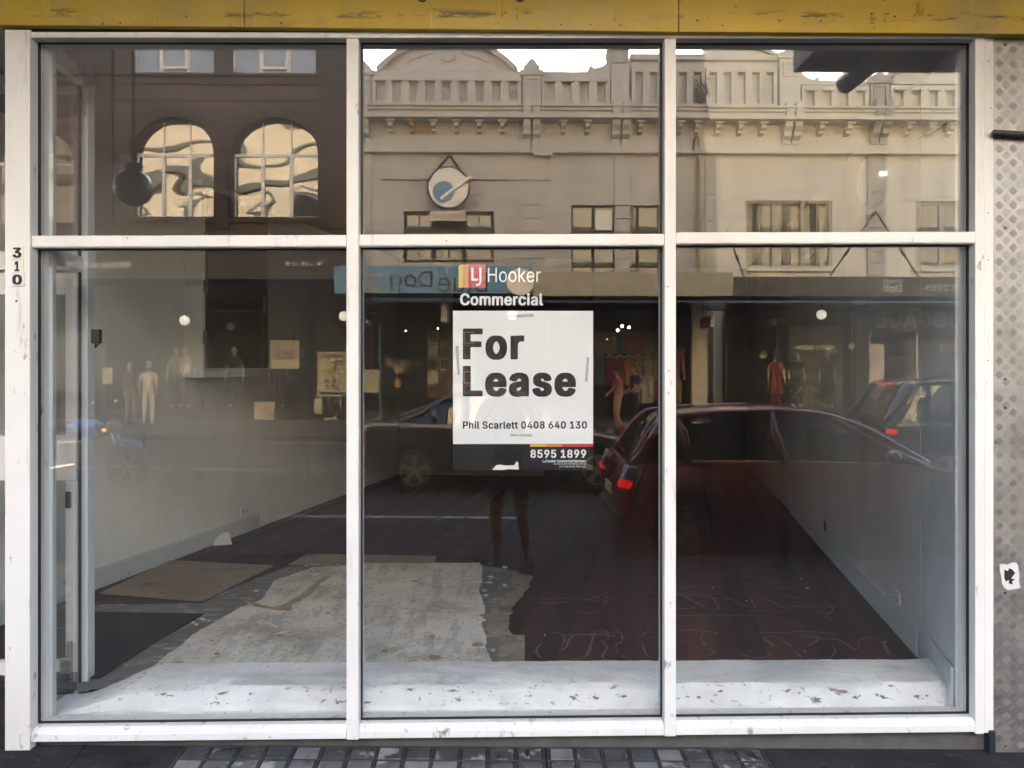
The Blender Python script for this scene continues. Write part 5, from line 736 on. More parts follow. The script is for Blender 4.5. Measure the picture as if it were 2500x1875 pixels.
sw += [[S1(*q) for q in s] for s in ([(110, 740), (200, 790), (290, 835), (330, 820), (290, 760)], [(240, 990), (250, 955), (300, 950), (320, 965)], [(245, 1000), (270, 1030), (310, 1060), (260, 1080)], [(560, 980), (610, 1020), (600, 1070), (520, 1085), (430, 1060)], [(600, 965), (680, 1005), (730, 1050), (760, 1085)], [(740, 970), (830, 970), (850, 990), (790, 1030), (780, 1060)], [(915, 1085), (940, 1050), (925, 1010)], [(920, 985), (980, 1000), (1050, 1050), (1100, 1060)], [(1060, 1040), (1070, 990), (1140, 980), (1190, 1010), (1220, 1070)], [(340, 760), (420, 790), (520, 830), (490, 760)], [(560, 770), (650, 810), (730, 840)], [(640, 750), (720, 770), (860, 780), (930, 830), (890, 870), (960, 900)], [(110, 870), (220, 862), (310, 870)], [(120, 945), (210, 940), (300, 950)])]
for s in sw:
    pts = [gp(q[0], q[1], FZ) for q in cat([(x, y) for x, y in s])]
    cut_ = rnd.randint(len(pts)//3, max(len(pts)//3+1, len(pts)-4)) if len(pts) > 20 else 0
    for seg in ([pts[:cut_], pts[cut_+2:]] if cut_ else [pts]):
        if len(seg) > 3: ribbon(seg, rnd.uniform(.004, .0085)).build('glue_trace', F['glue'], fl)
for k in range(26):
    y = rnd.uniform(1395, 1560); x = rnd.uniform(1250, 2000 if y > 1450 else 1900); ln = rnd.uniform(40, 160)
    pts = [gp(q[0], q[1], FZ) for q in cat([(x, y), (x+ln*.5, y+rnd.uniform(-4, 4)), (x+ln, y+rnd.uniform(-5, 5))])]
    if pts[-1].x < RA.x: ribbon(pts, .004).build('glue_trace', F['glue'], fl)
# painted concrete ledge and low step behind the glass
lg = MB(); PR = [(.076, .082), (.125, .088), (.135, .10), (.150, .165), (.175, .183), (.30, .186), (.435, .183), (.447, .17), (.449, .06)]
x0, x1 = IX1-.06, RA.x+.05; nst = 150; rnd = random.Random(5); n = len(PR)
for i in range(nst+1):
    X = x0+(x1-x0)*i/nst; f = max(0, min(1, (X-(IX1-.02))/.42)); f = f*f*(3-2*f)
    for j, (y, z) in enumerate(PR):
        zz = .06+(z-.06)*(.12+.88*f) if j > 1 else z - .012*(1-f)
        yy = y+(.02*mnoise.noise((X*6, j*.3, 0))+.008*mnoise.noise((X*24, j, 3)) if 1 < j < 7 else 0) - (.1*(1-f) if 4 < j < 9 else 0)
        if j >= 6: yy = y - .10*(1-f) + .008*mnoise.noise((X*5, 9, 0))
        zz += (.004*mnoise.noise((X*18, j*2, 1)) if 1 < j < 8 else .0015*mnoise.noise((X*9, j, 5)))
        lg.v.append((X, yy, zz))
for i in range(nst):
    for j in range(n-1): lg.f.append((i*n+j, (i+1)*n+j, (i+1)*n+j+1, i*n+j+1))
lg.m = [0]*len(lg.f)
tag(lg.build('concrete_ledge', F['ledge'], smooth='auto'), 'white painted chipped concrete ledge running behind the window', 'ledge')
sk = MB().wallbox(LA-ld*1.2, LA+ld*2.0, FZ, FZ+.125, -.018); sk.wallbox(LA-ld*1.2, LA+ld*2.0, FZ+.125, FZ+.135, -.01)
sk.build('skirting', F['skirt'], wl, bevel=.002)
rdv = (RB-RA).normalized()
MB().wallbox(RA+rdv*4.0, RA+rdv*.01, FZ, FZ+.15, -.016).build('skirting', F['skirt'], wr, bevel=.002)
MB().wallbox(RA, RF+Vector((0, .01, 0)), .08, .28, -.014).build('skirting', F['skirt'], bpy.data.objects['wall_right_front'], bevel=.002)
# meter cupboard on the left wall
def on_left(px, off=0):
    "point of the left wall seen at column px"
    lo, hi = 0.0, 9.0
    for _ in range(50):
        m_ = (lo+hi)/2; q = L0+ld*m_; l = (q.x*math.cos(YAW)-(q.y-CAMY)*math.sin(YAW))/((q.y-CAMY)*math.cos(YAW)+q.x*math.sin(YAW))*FPX+1250
        if l < px: lo = m_
        else: hi = m_
    return L0+ld*lo
def on_right(px):
    lo, hi = 0.0, (RB-RA).length
    for _ in range(50):
        m_ = (lo+hi)/2; q = RA+rdv*m_; l = (q.x*math.cos(YAW)-(q.y-CAMY)*math.sin(YAW))/((q.y-CAMY)*math.cos(YAW)+q.x*math.sin(YAW))*FPX+1250
        if l > px: lo = m_
        else: hi = m_
    return RA+rdv*lo
def zat(q, py): return CAMZ+(891-py)/FPX*((q.y-CAMY)*math.cos(YAW)+q.x*math.sin(YAW))
ln = Vector((ld.y, -ld.x, 0))
cb = on_left(450); zb = zat(cb, 905); cup = thing('wall_cupboard', (cb.x, cb.y, zb), 'white boxed wall cupboard with a dark hinged door, high on the left wall', 'cupboard')
def lbox(name, m, parent, s0, s1, d0, d1, z0, z1, bev=.002, o=cb):
    q = [o+ld*s0+ln*d0, o+ld*s1+ln*d0, o+ld*s1+ln*d1, o+ld*s0+ln*d1]
    return MB().hexa([(p.x, p.y, z0) for p in q]+[(p.x, p.y, z1) for p in q]).build(name, m, parent, bevel=bev)
dk = mat('dark_cupboard_door', (0.10, 0.085, 0.07), .5, .1)
lbox('carcass', F['wall_l'], cup, 0, .95, .001, .165, zb, CZ-.002)
lbox('base_board', F['frame_in'], cup, -.015, .97, .001, .185, zb-.055, zb-.001)
dd = lbox('door', dk, cup, .03, .93, .168, .19, zb+.02, CZ-.08)
for z in (zb+.22, zb+.62, zb+1.0): lbox('hinge', F['metal'], dd, .0, .03, .17, .197, z, z+.1)
lbox('handle', F['metal'], dd, .83, .85, .195, .225, zb+.5, zb+.66, .004)
# sensor on the inner post, power points, paper, hole in the wall
q = pix(247, 822, .03)
sn = thing('alarm_sensor', q, 'small black sensor stuck on the left pane near the door', 'sensor')
MB().box(q.x-.016, q.x+.018, GY-.03, GY-.001, q.z-.03, q.z+.03).build('body', F['black'], sn, bevel=.003)
MB().tube([(q.x-.006, GY-.01, q.z-.03), (q.x-.008, GY-.01, q.z-.048), (q.x+.008, GY-.01, q.z-.03)], .0035, 6).build('bracket', F['black'], sn)
def outlet(o, d, nrm, z, label):
    t = thing('power_point', (o.x, o.y, z), label, 'power point')
    def ob(nm, m, a_, b_, c_, e_, z0, z1):
        qq = [o+d*a_+nrm*c_, o+d*b_+nrm*c_, o+d*b_+nrm*e_, o+d*a_+nrm*e_]
        MB().hexa([(p.x, p.y, z0) for p in qq]+[(p.x, p.y, z1) for p in qq]).build(nm, m, t, bevel=.002)
    ob('plate', F['white'], -.06, .06, .001, .011, z-.036, z+.036)
    for s in (-.03, .03): ob('switch', F['tile_n'], s-.006, s+.006, .011, .015, z+.012, z+.026)
    for s in (-.03, .03): ob('socket', F['gasket'], s-.007, s+.007, .011, .0125, z-.02, z-.006)
o_ = on_left(595); outlet(o_, ld, ln, zat(o_, 1244), 'double power point low on the left wall')
o_ = on_right(2192); rn2 = Vector((-rdv.y, rdv.x, 0)); outlet(o_, rdv, rn2, zat(o_, 1457), 'double power point low on the right wall')
o_ = on_right(2015); zz = zat(o_, 1285)
pc = MB(); rnd = random.Random(9)
poly = [(math.cos(t*.63)*rnd.uniform(.022, .04), math.sin(t*.63)*rnd.uniform(.04, .07)) for t in range(10)]
vv = [(o_+rdv*a_+rn2*.002)+Vector((0, 0, zz+b_-o_.z)) for a_, b_ in poly]; v2 = [p+rn2*.004 for p in vv]
pc.add(vv+v2, [tuple(range(10)), tuple(range(19, 9, -1))]+[(i, 10+i, 10+(i+1) % 10, (i+1) % 10) for i in range(10)])
tag(pc.build('cable_stub', F['black']), 'black cut cable stub in a ragged hole in the right wall', 'cable')
o_ = gp(548, 1312, FZ+.03); tp = MB()
Q = [(-.10, .0, .07), (.02, .05, .08), (.10, -.09, .006), (-.04, -.14, .006)]
c_ = gp(548, 1325, FZ)
g8 = []
for i in range(5):
    for j in range(5):
        u, v_ = i/4, j/4; p = [((Q[0][k]*(1-u)+Q[1][k]*u)*(1-v_)+(Q[3][k]*(1-u)+Q[2][k]*u)*v_) for k in range(3)]
        g8.append((c_.x+p[0], c_.y+p[1], FZ+p[2]+.008*math.sin(u*5)*v_*(1-v_)*4))
mbp = MB(); mbp.v = g8+[(a_, b_, z+.0012) for a_, b_, z in g8]
for L_ in (0, 25):
    mbp.f += [(L_+i*5+j, L_+(i+1)*5+j, L_+(i+1)*5+j+1, L_+i*5+j+1) for i in range(4) for j in range(4)]
mbp.m = [0]*len(mbp.f); tag(mbp.build('paper_sheet', F['paper'], smooth=True), 'crumpled white sheet of paper leaning on the left skirting', 'paper')
rnd = random.Random(31)
for k, (px, py) in enumerate(((1970, 1437), (1955, 1415), (2155, 1512), (2160, 1570), (1822, 1469), (1330, 1552), (1740, 1436))):
    q = gp(px, py, FZ); r_ = .012 if k < 1 else .006
    tag(MB().hexa([(q.x-r_*rnd.uniform(.4, 1), q.y-r_, FZ+.003), (q.x+r_, q.y-r_*.5, FZ+.003), (q.x+r_*.6, q.y+r_, FZ+.003), (q.x-r_*.7, q.y+r_*.6, FZ+.003), (q.x-r_*.4, q.y-r_, FZ+.006), (q.x+r_, q.y-r_*.5, FZ+.008), (q.x+r_*.6, q.y+r_, FZ+.005), (q.x-r_*.7, q.y+r_*.6, FZ+.006)]).build('paper_scrap', F['paper']), 'pale scrap of paper ' + ('standing out largest on the dark boards at right', 'just left of the largest scrap on the dark boards', 'by the right skirting, upper of two', 'by the right skirting, lower of two', 'on the dark boards near the right mullion', 'at the edge of the hardboard offcut', 'far back on the boards right of the mullion')[k], 'scrap', 'scraps on the boards')
# junction box and cables at the top right inside
q0, q1 = pix(2342, 346, .2), pix(2374, 283, .2)
jb = thing('junction_box', ((q0.x+q1.x)/2, .2, q0.z), 'white junction box and loose cable inside the top right pane', 'junction box')
MB().box(q0.x, q1.x, .16, .24, q0.z, q1.z).build('box', F['white'], jb, bevel=.004)
def cable(name, pts, r, m, Y): 
    P_ = cat([tuple(pix(x, y, Y)) for x, y in pts], 6); MB().tube(P_, r, 6).build(name, m, jb, smooth=True)
cable('cable', [(2295, 318), (2310, 345), (2332, 362), (2352, 358), (2368, 345)], .004, F['white'], .2)
cable('cable', [(2372, 346), (2366, 400), (2358, 450), (2350, 520), (2342, 590), (2338, 640)], .005, F['tile_n'], .21)
cable('cable', [(2230, 350), (2252, 332), (2285, 318), (2305, 305), (2330, 296)], .004, F['black'], .2)
# emergency light on the right wall
o_ = on_right(2150); zc = CZ-.35; el = thing('emergency_light', (o_.x, o_.y, zc), 'white oval emergency light with a lit panel high on the right wall', 'light')
P_ = [o_+rn2*.05, o_+rn2*.05]
MB().ball((o_.x+rn2.x*.04, o_.y+rn2.y*.04, zc), (.07, .17, .17), 18, 10).build('body', F['white'], el, smooth=True)
MB().box(o_.x-.085, o_.x-.045, o_.y-.165, o_.y-.15, zc-.012, zc+.012).build('lit_panel', mat('lit_panel', (.9, .9, .85), .3, emit=((1, .95, .85), .2)), el)

# ---------------------------------------------------------------- the for-lease sign behind the middle pane
SY = GY + .024
def sp(px, py): return pix(px, py, SY)
sg = thing('lease_sign', sp(1277, 1148), 'white and black For Lease sign hung behind the middle pane', 'sign')
def pan(name, m, x0, x1, y0, y1, dy=0.0, th=.004, parent=sg):
    a_, b_ = sp(x0, y1), sp(x1, y0); return MB().box(a_.x, b_.x, SY+dy, SY+dy+th, a_.z, b_.z).build(name, F[m], parent)
hd = pan('header_film', 'film', 1106, 1448, 633, 758.5, .001, .001)
wp = pan('white_panel', 'panel', 1106, 1448, 759, 1084); ft = pan('black_footer', 'black_panel', 1106, 1448, 1084.3, 1148.5)
def lt(body, x0, x1, y0, y1, m, par_, bold, spacing=1.0, name='lettering', dy=0.0):
    a_, b_ = sp(x0, y1), sp(x1, y0); return letter(name, body, a_.x, b_.x, a_.z, b_.z, SY-.0002+dy, F[m], par_, bold=bold, spacing=spacing, th=.0006)
lt('Hooker', 1191, 1320, 654, 689, 'white_ink', hd, .012, 1.0)
lt('Commercial', 1123, 1326, 716, 745.6, 'white_ink', hd, .032, .96)
lt('For', 1130, 1280, 802, 878.5, 'ink', wp, .06, 1.0); lt('Lease', 1130, 1406, 893, 969, 'ink', wp, .06, 1.0)
lt('Phil Scarlett 0408 640 130', 1130, 1433, 1028, 1047, 'ink', wp, .03, 1.0)
lt('8595 1899', 1295, 1431, 1097.6, 1118, 'white_ink', ft, .035, 1.0)
lt('LJ Hooker Commercial Newtown', 1325, 1430, 1122, 1129, 'white_ink', ft, .03); lt('newtown.ljhcommercial.com.au', 1352, 1430, 1129.8, 1135.4, 'white_ink', ft, .0); lt('144 King Street, Newtown', 1365, 1430, 1136.2, 1142, 'white_ink', ft, .0)
for x0, x1, m in ((1294, 1333, 's_yel'), (1333, 1373, 's_ora'), (1373, 1448, 's_red')): pan('stripe', m, x0, x1, 1084.4, 1090.6, -.0008, .0006, ft)
# logo block
a_, b_ = sp(1119.5, 702), sp(1131, 646)
lp = [(a_.x, a_.z), (b_.x, a_.z), (b_.x, b_.z)]+[(a_.x+.014-.014*math.sin(t), b_.z-.014+.014*math.cos(t)) for t in [i*math.pi/10 for i in range(6)]]
MB().prism(lp, 'y', SY-.001, SY+.0005).build('logo_stripe', F['s_yel'], hd)
pan('logo_stripe', 's_ora', 1131, 1143, 646, 702, -.001, .0015, hd); pan('logo_block', 's_red', 1143, 1185.5, 646, 702, -.001, .0015, hd)
def bar(x0, x1, y0, y1): pan('lettering', 'white_ink', x0, x1, y0, y1, -.0022, .001, hd)
bar(1150.5, 1156, 653, 685); bar(1156, 1167, 680, 685.5)
jp = [sp(*q) for q in ((1170, 653), (1175.5, 653), (1175.5, 689), (1172, 696), (1165, 699), (1161, 698), (1162.5, 693), (1166, 692.5), (1169, 690.5), (1170, 687))]
MB().prism([(p.x, p.z) for p in jp], 'y', SY-.0022, SY-.0012).build('lettering', F['white_ink'], hd)
def S4(x, y): return (1080+x/2.9625, 620+y/2.9625)
def tape(pts, nm='tape', m='tape', dy=-.0012):
    MB().prism([(sp(*S4(*q)).x, sp(*S4(*q)).z) for q in pts], 'y', SY+dy, SY+dy+.0006).build(nm, F[m], sg)
tape([(466, 443), (560, 437), (660, 433), (660, 455), (560, 459), (468, 462)]); tape([(95, 662), (116, 664), (120, 740), (126, 872), (110, 875), (100, 760)])
tape([(1045, 746), (1062, 748), (1056, 850), (1050, 925), (1030, 920), (1036, 830)]); tape([(490, 1300), (560, 1306), (645, 1300), (646, 1322), (560, 1318), (492, 1318)])
tape([(358, 1562), (390, 1528), (420, 1524), (460, 1530), (520, 1528), (538, 1498), (548, 1510), (553, 1560), (480, 1556), (430, 1562)], 'torn_patch', 'white_ink')
# ================================================================ our side, above and beside the shop
cream = mat('sunlit_cream_paint', (0.76, 0.61, 0.42), 0.7, 0.06, 1.5)
ub = thing('upper_storey', (0, .3, 4.4), 'cream painted upper storey over the shop awning, seen mirrored in the arched windows', 'building')
MB().box(-34, 34, .25, .7, 4.62, 15.5).build('wall', cream, ub)
MB().box(-34, 34, -.03, .7, 3.96, 4.62).build('wall', cream, ub)
dgl = glassmat('dark_window_glass', 0.10, base=(0.02, 0.022, 0.025)); trim_d = mat('dark_green_trim', (.10, .10, .07), .6)
for z0_, z1_, d_ in ((6.9, 7.1, .17), (8.75, 9.0, .2), (11.3, 11.75, .3), (12.9, 13.1, .2), (14.6, 15.2, .4)): MB().box(-34, 34, .249-d_, .249, z0_, z1_).build('string_course', trim_d, ub)
for i in range(13):
    x = -19.8+i*3.3
    wn_ = MB().box(x-.55, x+.55, .2, .249, 5.2, 6.7).build('window', F['soffit'], ub); MB().box(x-.45, x+.45, .18, .199, 5.3, 6.6).build('pane', dgl, wn_)
    wn_ = MB().box(x-.45, x+.45, .17, .249, 9.05, 10.2).build('window', trim_d, ub); MB().box(x-.35, x+.35, .15, .169, 9.1, 10.1).build('pane', dgl, wn_)
    MB().prism([(x-.95, 10.2), (x+.95, 10.2), (x, 10.95)], 'y', .1, .249).build('window_gable', trim_d, ub)
    MB().prism([(x-.55, 10.3), (x+.55, 10.3), (x, 10.72)], 'y', .06, .099).build('window_gable', cream, ub)
aw_m = mat('dark_awning_lining', (0.10, 0.10, 0.10), .7, .1, 3)
aw = thing('shop_awning', (0, -1.5, 4.36), 'grey suspended awning over the pavement above the shop', 'awning')
AX = rfl(1953, 0, 3.0).x
MB().box(-34, AX-.02, -3.02, -.12, 4.42, 4.62).build('deck', aw_m, aw)
MB().box(-34, AX-.02, -3.06, -3.021, 4.36, 4.72).build('edge_fascia', aw_m, aw)
# lower awning of the shop on the right: its end and underside show at the top right pane
an = thing('neighbour_awning', (4, -1.5, 3.9), 'low dark grey box awning of the shop on the right', 'awning')
ZA = rfl(2100, 172, 3.05).z
MB().box(AX, 34, -3.05, -.12, ZA+.03, ZA+.07).build('lining', aw_m, an); MB().box(AX, 34, -3.09, -3.051, ZA, ZA+.5).build('edge_fascia', aw_m, an)
MB().box(AX-.018, AX-.0005, -3.09, -.12, ZA, ZA+.5).build('end_fascia', mat('grey_awning_end', (.17, .175, .18), .6), an)
pe = rfl(2065, 203, 3.35)
MB().tube([(pe.x, -3.35, pe.z), (pe.x+.02, -2.4, pe.z+.01), (pe.x+.05, -.13, pe.z+.03)], .085, 14).build('roof_drain_pipe', mat('grey_pipe', (.26, .26, .28), .4), an, smooth='auto')
dc = rfl(2262, 118, 2.45); dcam = thing('dome_camera', dc, 'black dome security camera under the low awning', 'camera')
dc.z = ZA+.03
MB().ball((dc.x, dc.y, ZA+.005), (.14, .14, .13), 16, 8, lo=-1, hi=0).build('dome', F['black'], dcam, smooth=True); MB().lathe([(.155, 0), (.15, .025)], (dc.x, dc.y, ZA+.004), 'z', 18).build('mount', aw_m, dcam)
pg = rfl(324, 458, 2.0)
gl = thing('pendant_globe', pg, 'unlit grey glass globe hanging under our awning', 'globe light')
greyglobe = mat('smoky_globe_glass', (.10, .105, .115), .15, .05, 3, spec=.7)
MB().ball(pg, .128, 24, 14).build('globe', greyglobe, gl, smooth=True); MB().lathe([(.06, .10), (.06, .16), (.03, .17)], pg, 'z', 16).build('cap', F['black'], gl); MB().tube([(pg.x, pg.y, pg.z+.16), (pg.x, pg.y, 4.42)], .011, 8).build('rod', F['black'], gl)

# ================================================================ the row across the street
D = 18.7; YF = -D; DA = 15.75; YA = -DA
def X(px): return rfl(px, 0, D).x
def Z(py): return rfl(1225, py, D).z
def XA(px): return rfl(px, 0, DA).x
def ZAw(py): return rfl(1225, py, DA).z
taupe = mat('taupe_render', (0.49, 0.465, 0.43), .8, .06, 1.2, stains_and_shade=[((.30, .275, .25), 2, .48, .72, (1, 1, .25), .6), ((.2, .19, .17), 9, .6, .75, (1.5, 1, .2), .5)])
creamr = mat('cream_render', (0.80, 0.78, 0.69), .8, .05, 1.2, stains_and_shade=[((.56, .53, .44), 2, .48, .72, (1, 1, .25), .6), ((.36, .33, .28), 9, .6, .75, (1.5, 1, .2), .5)])
greyr = mat('grey_render', (0.50, 0.48, 0.44), .8, .06, 1.2)
ochre = mat('ochre_render', (0.36, 0.25, 0.09), .8)
dark_trim = mat('dark_window_frame', (.03, .025, .022), .5); beige_fr = mat('beige_window_frame', (.46, .44, .36), .5); white_fr = mat('white_window_frame', (.75, .72, .66), .5)
curtain = mat('pale_curtain', (.55, .50, .36), .8, .25, 2, (9, 1, .4)); far_gl = glassmat('far_window_glass', 0.10, base=(.05, .05, .035)); far_gl2 = glassmat('far_clear_glass', 0.035)
wavy = glassmat('wavy_mirror_glass', 0.22, base=(.06, .05, .04), wave=.055, wscale=.42); blue_gl = glassmat('pale_blind_glass', .08, base=(.30, .31, .32))
darkroom = mat('dark_shop_interior', (.055, .048, .04), .8); mahog = mat('dark_shop_timber', (.05, .032, .024), .5)
# brick
def brickmat():
    m = mat('dark_brick', (.062, .040, .033), .85, .2, 3, stains_and_shade=[((.035, .024, .02), 1.2, .5, .75)])
    nt = m.node_tree; N = nt.nodes; L = nt.links; p = N['Principled BSDF']; src = p.inputs['Base Color'].links[0].from_socket
    tc = N.new('ShaderNodeTexCoord'); mp = N.new('ShaderNodeMapping'); mp.inputs['Rotation'].default_value = (R(90), 0, 0); L.new(tc.outputs['Object'], mp.inputs[0])
    b = N.new('ShaderNodeTexBrick'); b.inputs['Scale'].default_value = 1; b.inputs['Brick Width'].default_value = .23; b.inputs['Row Height'].default_value = .086; b.inputs['Mortar Size'].default_value = .010
    b.inputs['Color1'].default_value = (1, 1, 1, 1); b.inputs['Color2'].default_value = (.6, .55, .55, 1); b.inputs['Mortar'].default_value = (2.6, 2.8, 3.0, 1); L.new(mp.outputs[0], b.inputs[0])
    x = N.new('ShaderNodeMix'); x.data_type = 'RGBA'; x.blend_type = 'MULTIPLY'; x.inputs[0].default_value = 1; L.new(src, x.inputs[6]); L.new(b.outputs[0], x.inputs[7]); L.new(x.outputs[2], p.inputs['Base Color']); return m
brick = brickmat()
def wall_open(x0, x1, z0, z1, ops, y0, y1):
    "wall slab with rectangular openings (xa, xb, za, zb)"
    mb = MB(); xs = sorted({x0, x1, *[o[0] for o in ops], *[o[1] for o in ops]}); zs = sorted({z0, z1, *[o[2] for o in ops], *[o[3] for o in ops]})
    for a_, b_ in zip(xs, xs[1:]):
        run = None
        for c_, d_ in zip(zs, zs[1:]):
            hole = any(o[0] <= (a_+b_)/2 <= o[1] and o[2] <= (c_+d_)/2 <= o[3] for o in ops)
            if hole:
                if run: mb.box(a_, b_, y0, y1, *run); run = None
            else: run = (run[0], d_) if run else (c_, d_)
        if run: mb.box(a_, b_, y0, y1, *run)
    return mb
def casement(b, x0, x1, z0, z1, cols, rows, fm, gm, yb=YF-.18, fw=.05, parts=()):
    w_ = MB(); w_.box(x0, x1, yb, yb+.06, z0, z0+fw); w_.box(x0, x1, yb, yb+.06, z1-fw, z1); w_.box(x0, x0+fw, yb, yb+.06, z0+fw, z1-fw); w_.box(x1-fw, x1, yb, yb+.06, z0+fw, z1-fw)
    for i in range(1, cols): xx = x0+(x1-x0)*i/cols; w_.box(xx-fw*.8, xx+fw*.8, yb+.002, yb+.055, z0+fw, z1-fw)
    o = w_.build('window', fm, b)
    for i in range(cols):
        a_, c_ = x0+(x1-x0)*i/cols+fw*.8, x0+(x1-x0)*(i+1)/cols-fw*.8
        MB().box(a_, c_, yb+.01, yb+.02, z0+fw, z1-fw).build('pane', gm, o)
        if rows > 1:
            br = MB(); br.box((a_+c_)/2-.015, (a_+c_)/2+.015, yb+.022, yb+.045, z0+fw, z1-fw)
            for r in range(1, rows): zz_ = z0+(z1-z0)*r/rows; br.box(a_, c_, yb+.023, yb+.044, zz_-.012, zz_+.012)
            br.build('glazing_bar', fm, o)
    return o

# ---------------- brick building
bb = thing('brick_building', (X(430), YF, 0), 'dark brick building with large arched windows across the street', 'building')
bx0, bx1 = X(-700), X(866)
arches = [(-85, 130), (325, 521), (565, 776)]; zsp, ztp, zbt = Z(376), Z(289), Z(533)
uppers = [(322, 521), (565, 770)]
ops = [(X(a_), X(c_), zbt, ztp+.02) for a_, c_ in arches] + [(X(a_), X(c_), Z(180), Z(60)) for a_, c_ in uppers]
mb = wall_open(bx0, bx1, 3.2, 13.5, ops, YF-.35, YF)
for a_, c_ in arches:
    xa, xb = X(a_), X(c_); cx, rx, rz = (xa+xb)/2, (xb-xa)/2, ztp-zsp
    for s in (-1, 1):
        pts = [(cx+s*rx*math.sin(t), zsp+rz*math.cos(t)) for t in [i*math.pi/24 for i in range(13)]]
        mb.prism(pts+[(cx+s*rx, ztp+.02), (cx, ztp+.02)], 'y', YF-.349, YF-.001)
mb.build('wall', brick, bb)
archm = mat('arch_brick', (.050, .032, .027), .85, .3, 20)
for a_, c_ in arches:
    xa, xb = X(a_), X(c_); cx, rx, rz = (xa+xb)/2, (xb-xa)/2, ztp-zsp
    ring = MB()
    for k in range(24):
        t0, t1 = math.pi*(k+.06)/24, math.pi*(k+.94)/24
        q = [(cx+math.cos(t)*(rx+e), zsp+math.sin(t)*(rz+e)) for t, e in ((t0, .0), (t0, .34), (t1, .34), (t1, .0))]
        ring.prism(q, 'y', YF-.02, YF+.03)
    ring.build('arch_ring', archm, bb)
    wf = MB(); wf.box(xa, xb, YF-.30, YF-.24, zsp-.05, zsp+.04); wf.box(xa, xb, YF-.30, YF-.24, zbt, zbt+.08); wf.box(xa, xa+.05, YF-.3, YF-.24, zbt+.08, zsp-.05); wf.box(xb-.05, xb, YF-.3, YF-.24, zbt+.08, zsp-.05)
    for f_ in (1/3, 2/3):
        xx = xa+(xb-xa)*f_; wf.box(xx-.05, xx+.05, YF-.31, YF-.23, zbt+.08, zsp-.05); wf.box(xx-.02, xx+.02, YF-.29, YF-.25, zsp+.04, zsp+rz*.93)
    wo = wf.build('window', white_fr, bb)
    for k in range(3):
        p0_, p1_ = xa+(xb-xa)*k/3, xa+(xb-xa)*(k+1)/3
        MB().box(p0_, p1_, YF-.28, YF-.27, zbt+.08, zsp-.05).xf(lambda p, k=k: Vector((p.x, p.y+.012*(k-1)*(p.z-zbt)/2, p.z))).build('pane', wavy if a_ > 0 else dgl, wo)
    MB().prism([(cx-rx*math.cos(t), zsp+.02+(rz-.02)*math.sin(t)) for t in [i*math.pi/20 for i in range(21)]], 'y', YF-.285, YF-.275).build('pane', wavy if a_ > 0 else dgl, wo)
    MB().box(xa-.15, xb+.15, YF+.001, YF+.12, zbt-.14, zbt).build('sill', archm, bb)
for a_, c_ in uppers:
    o = casement(bb, X(a_), X(c_), Z(180), Z(60), 3, 1, white_fr, blue_gl, YF-.2, .06)
    xm = (X(a_)+X(c_))/2; MB().box(xm-.38, xm+.38, YF-.13, YF-.09, Z(168), Z(60)).build('sash', white_fr, o); MB().box(xm-.31, xm+.31, YF-.089, YF-.085, Z(162), Z(60)).build('pane', blue_gl, o)
    MB().box(X(c_)-.5, X(c_)-.12, YF-.187, YF-.183, Z(178), Z(60)).build('curtain', curtain, o)
for py, dd_ in ((186, .14), (205, .06), (245, .05)): MB().box(bx0, bx1, YF+.001, YF+dd_, Z(py+5), Z(py)).build('string_course', archm, bb)
for a_, c_ in ((243, 277), (525, 560), (780, 850)): MB().box(X(a_), X(c_), YF+.0015, YF+.1, Z(560), Z(376) if a_ == 525 else Z(100)).build('pier', archm, bb)
# its awning and shop
def awning(px0, px1, yt, yb_, m, label, nm='street_awning'):
    t = thing(nm, (XA((px0+px1)/2), YA, ZAw(yb_)), label, 'awning', 'awnings across the street')
    MB().box(XA(px0)+.002, XA(px1)-.002, YA-.06, YA, ZAw(yb_), ZAw(yt)).build('fascia', m, t)
    MB().box(XA(px0)+.002, XA(px1)-.002, YF+.13, YA-.061, ZAw(yb_)+.12, ZAw(yb_)+.2).build('deck', darkroom, t); return t
blackf = mat('black_fascia', (.022, .020, .018), .5); beigef = mat('beige_fascia', (.34, .31, .24), .6); greyf = mat('charcoal_fascia', (.050, .050, .050), .5); bluef = mat('blue_sign_paint', (.13, .27, .42), .5, .04)
pale_ink = mat('pale_lettering', (.88, .83, .72), .5); brown_ink = mat('brown_lettering', (.06, .028, .012), .5); tan_ink = mat('tan_lettering', (.45, .28, .14), .5)
a1 = awning(-600, 813, 612, 682, blackf, 'black fascia awning of the sale store across the street')
def alet(body, x0, x1, y0, y1, m, p_, bold=.02, sp_=1.0, mirror=False, dy=.002, nm='lettering'):
    letter(nm, body, XA(x0), XA(x1), ZAw(y1), ZAw(y0), YA+dy, m, p_, back=True, bold=bold, spacing=sp_, mirror=mirror)
alet('TEMPORARY SALE STORE', 160, 322, 641, 656, pale_ink, a1, .0); alet('N I Q U E', 697, 785, 640, 651, pale_ink, a1, .0, 1.2)

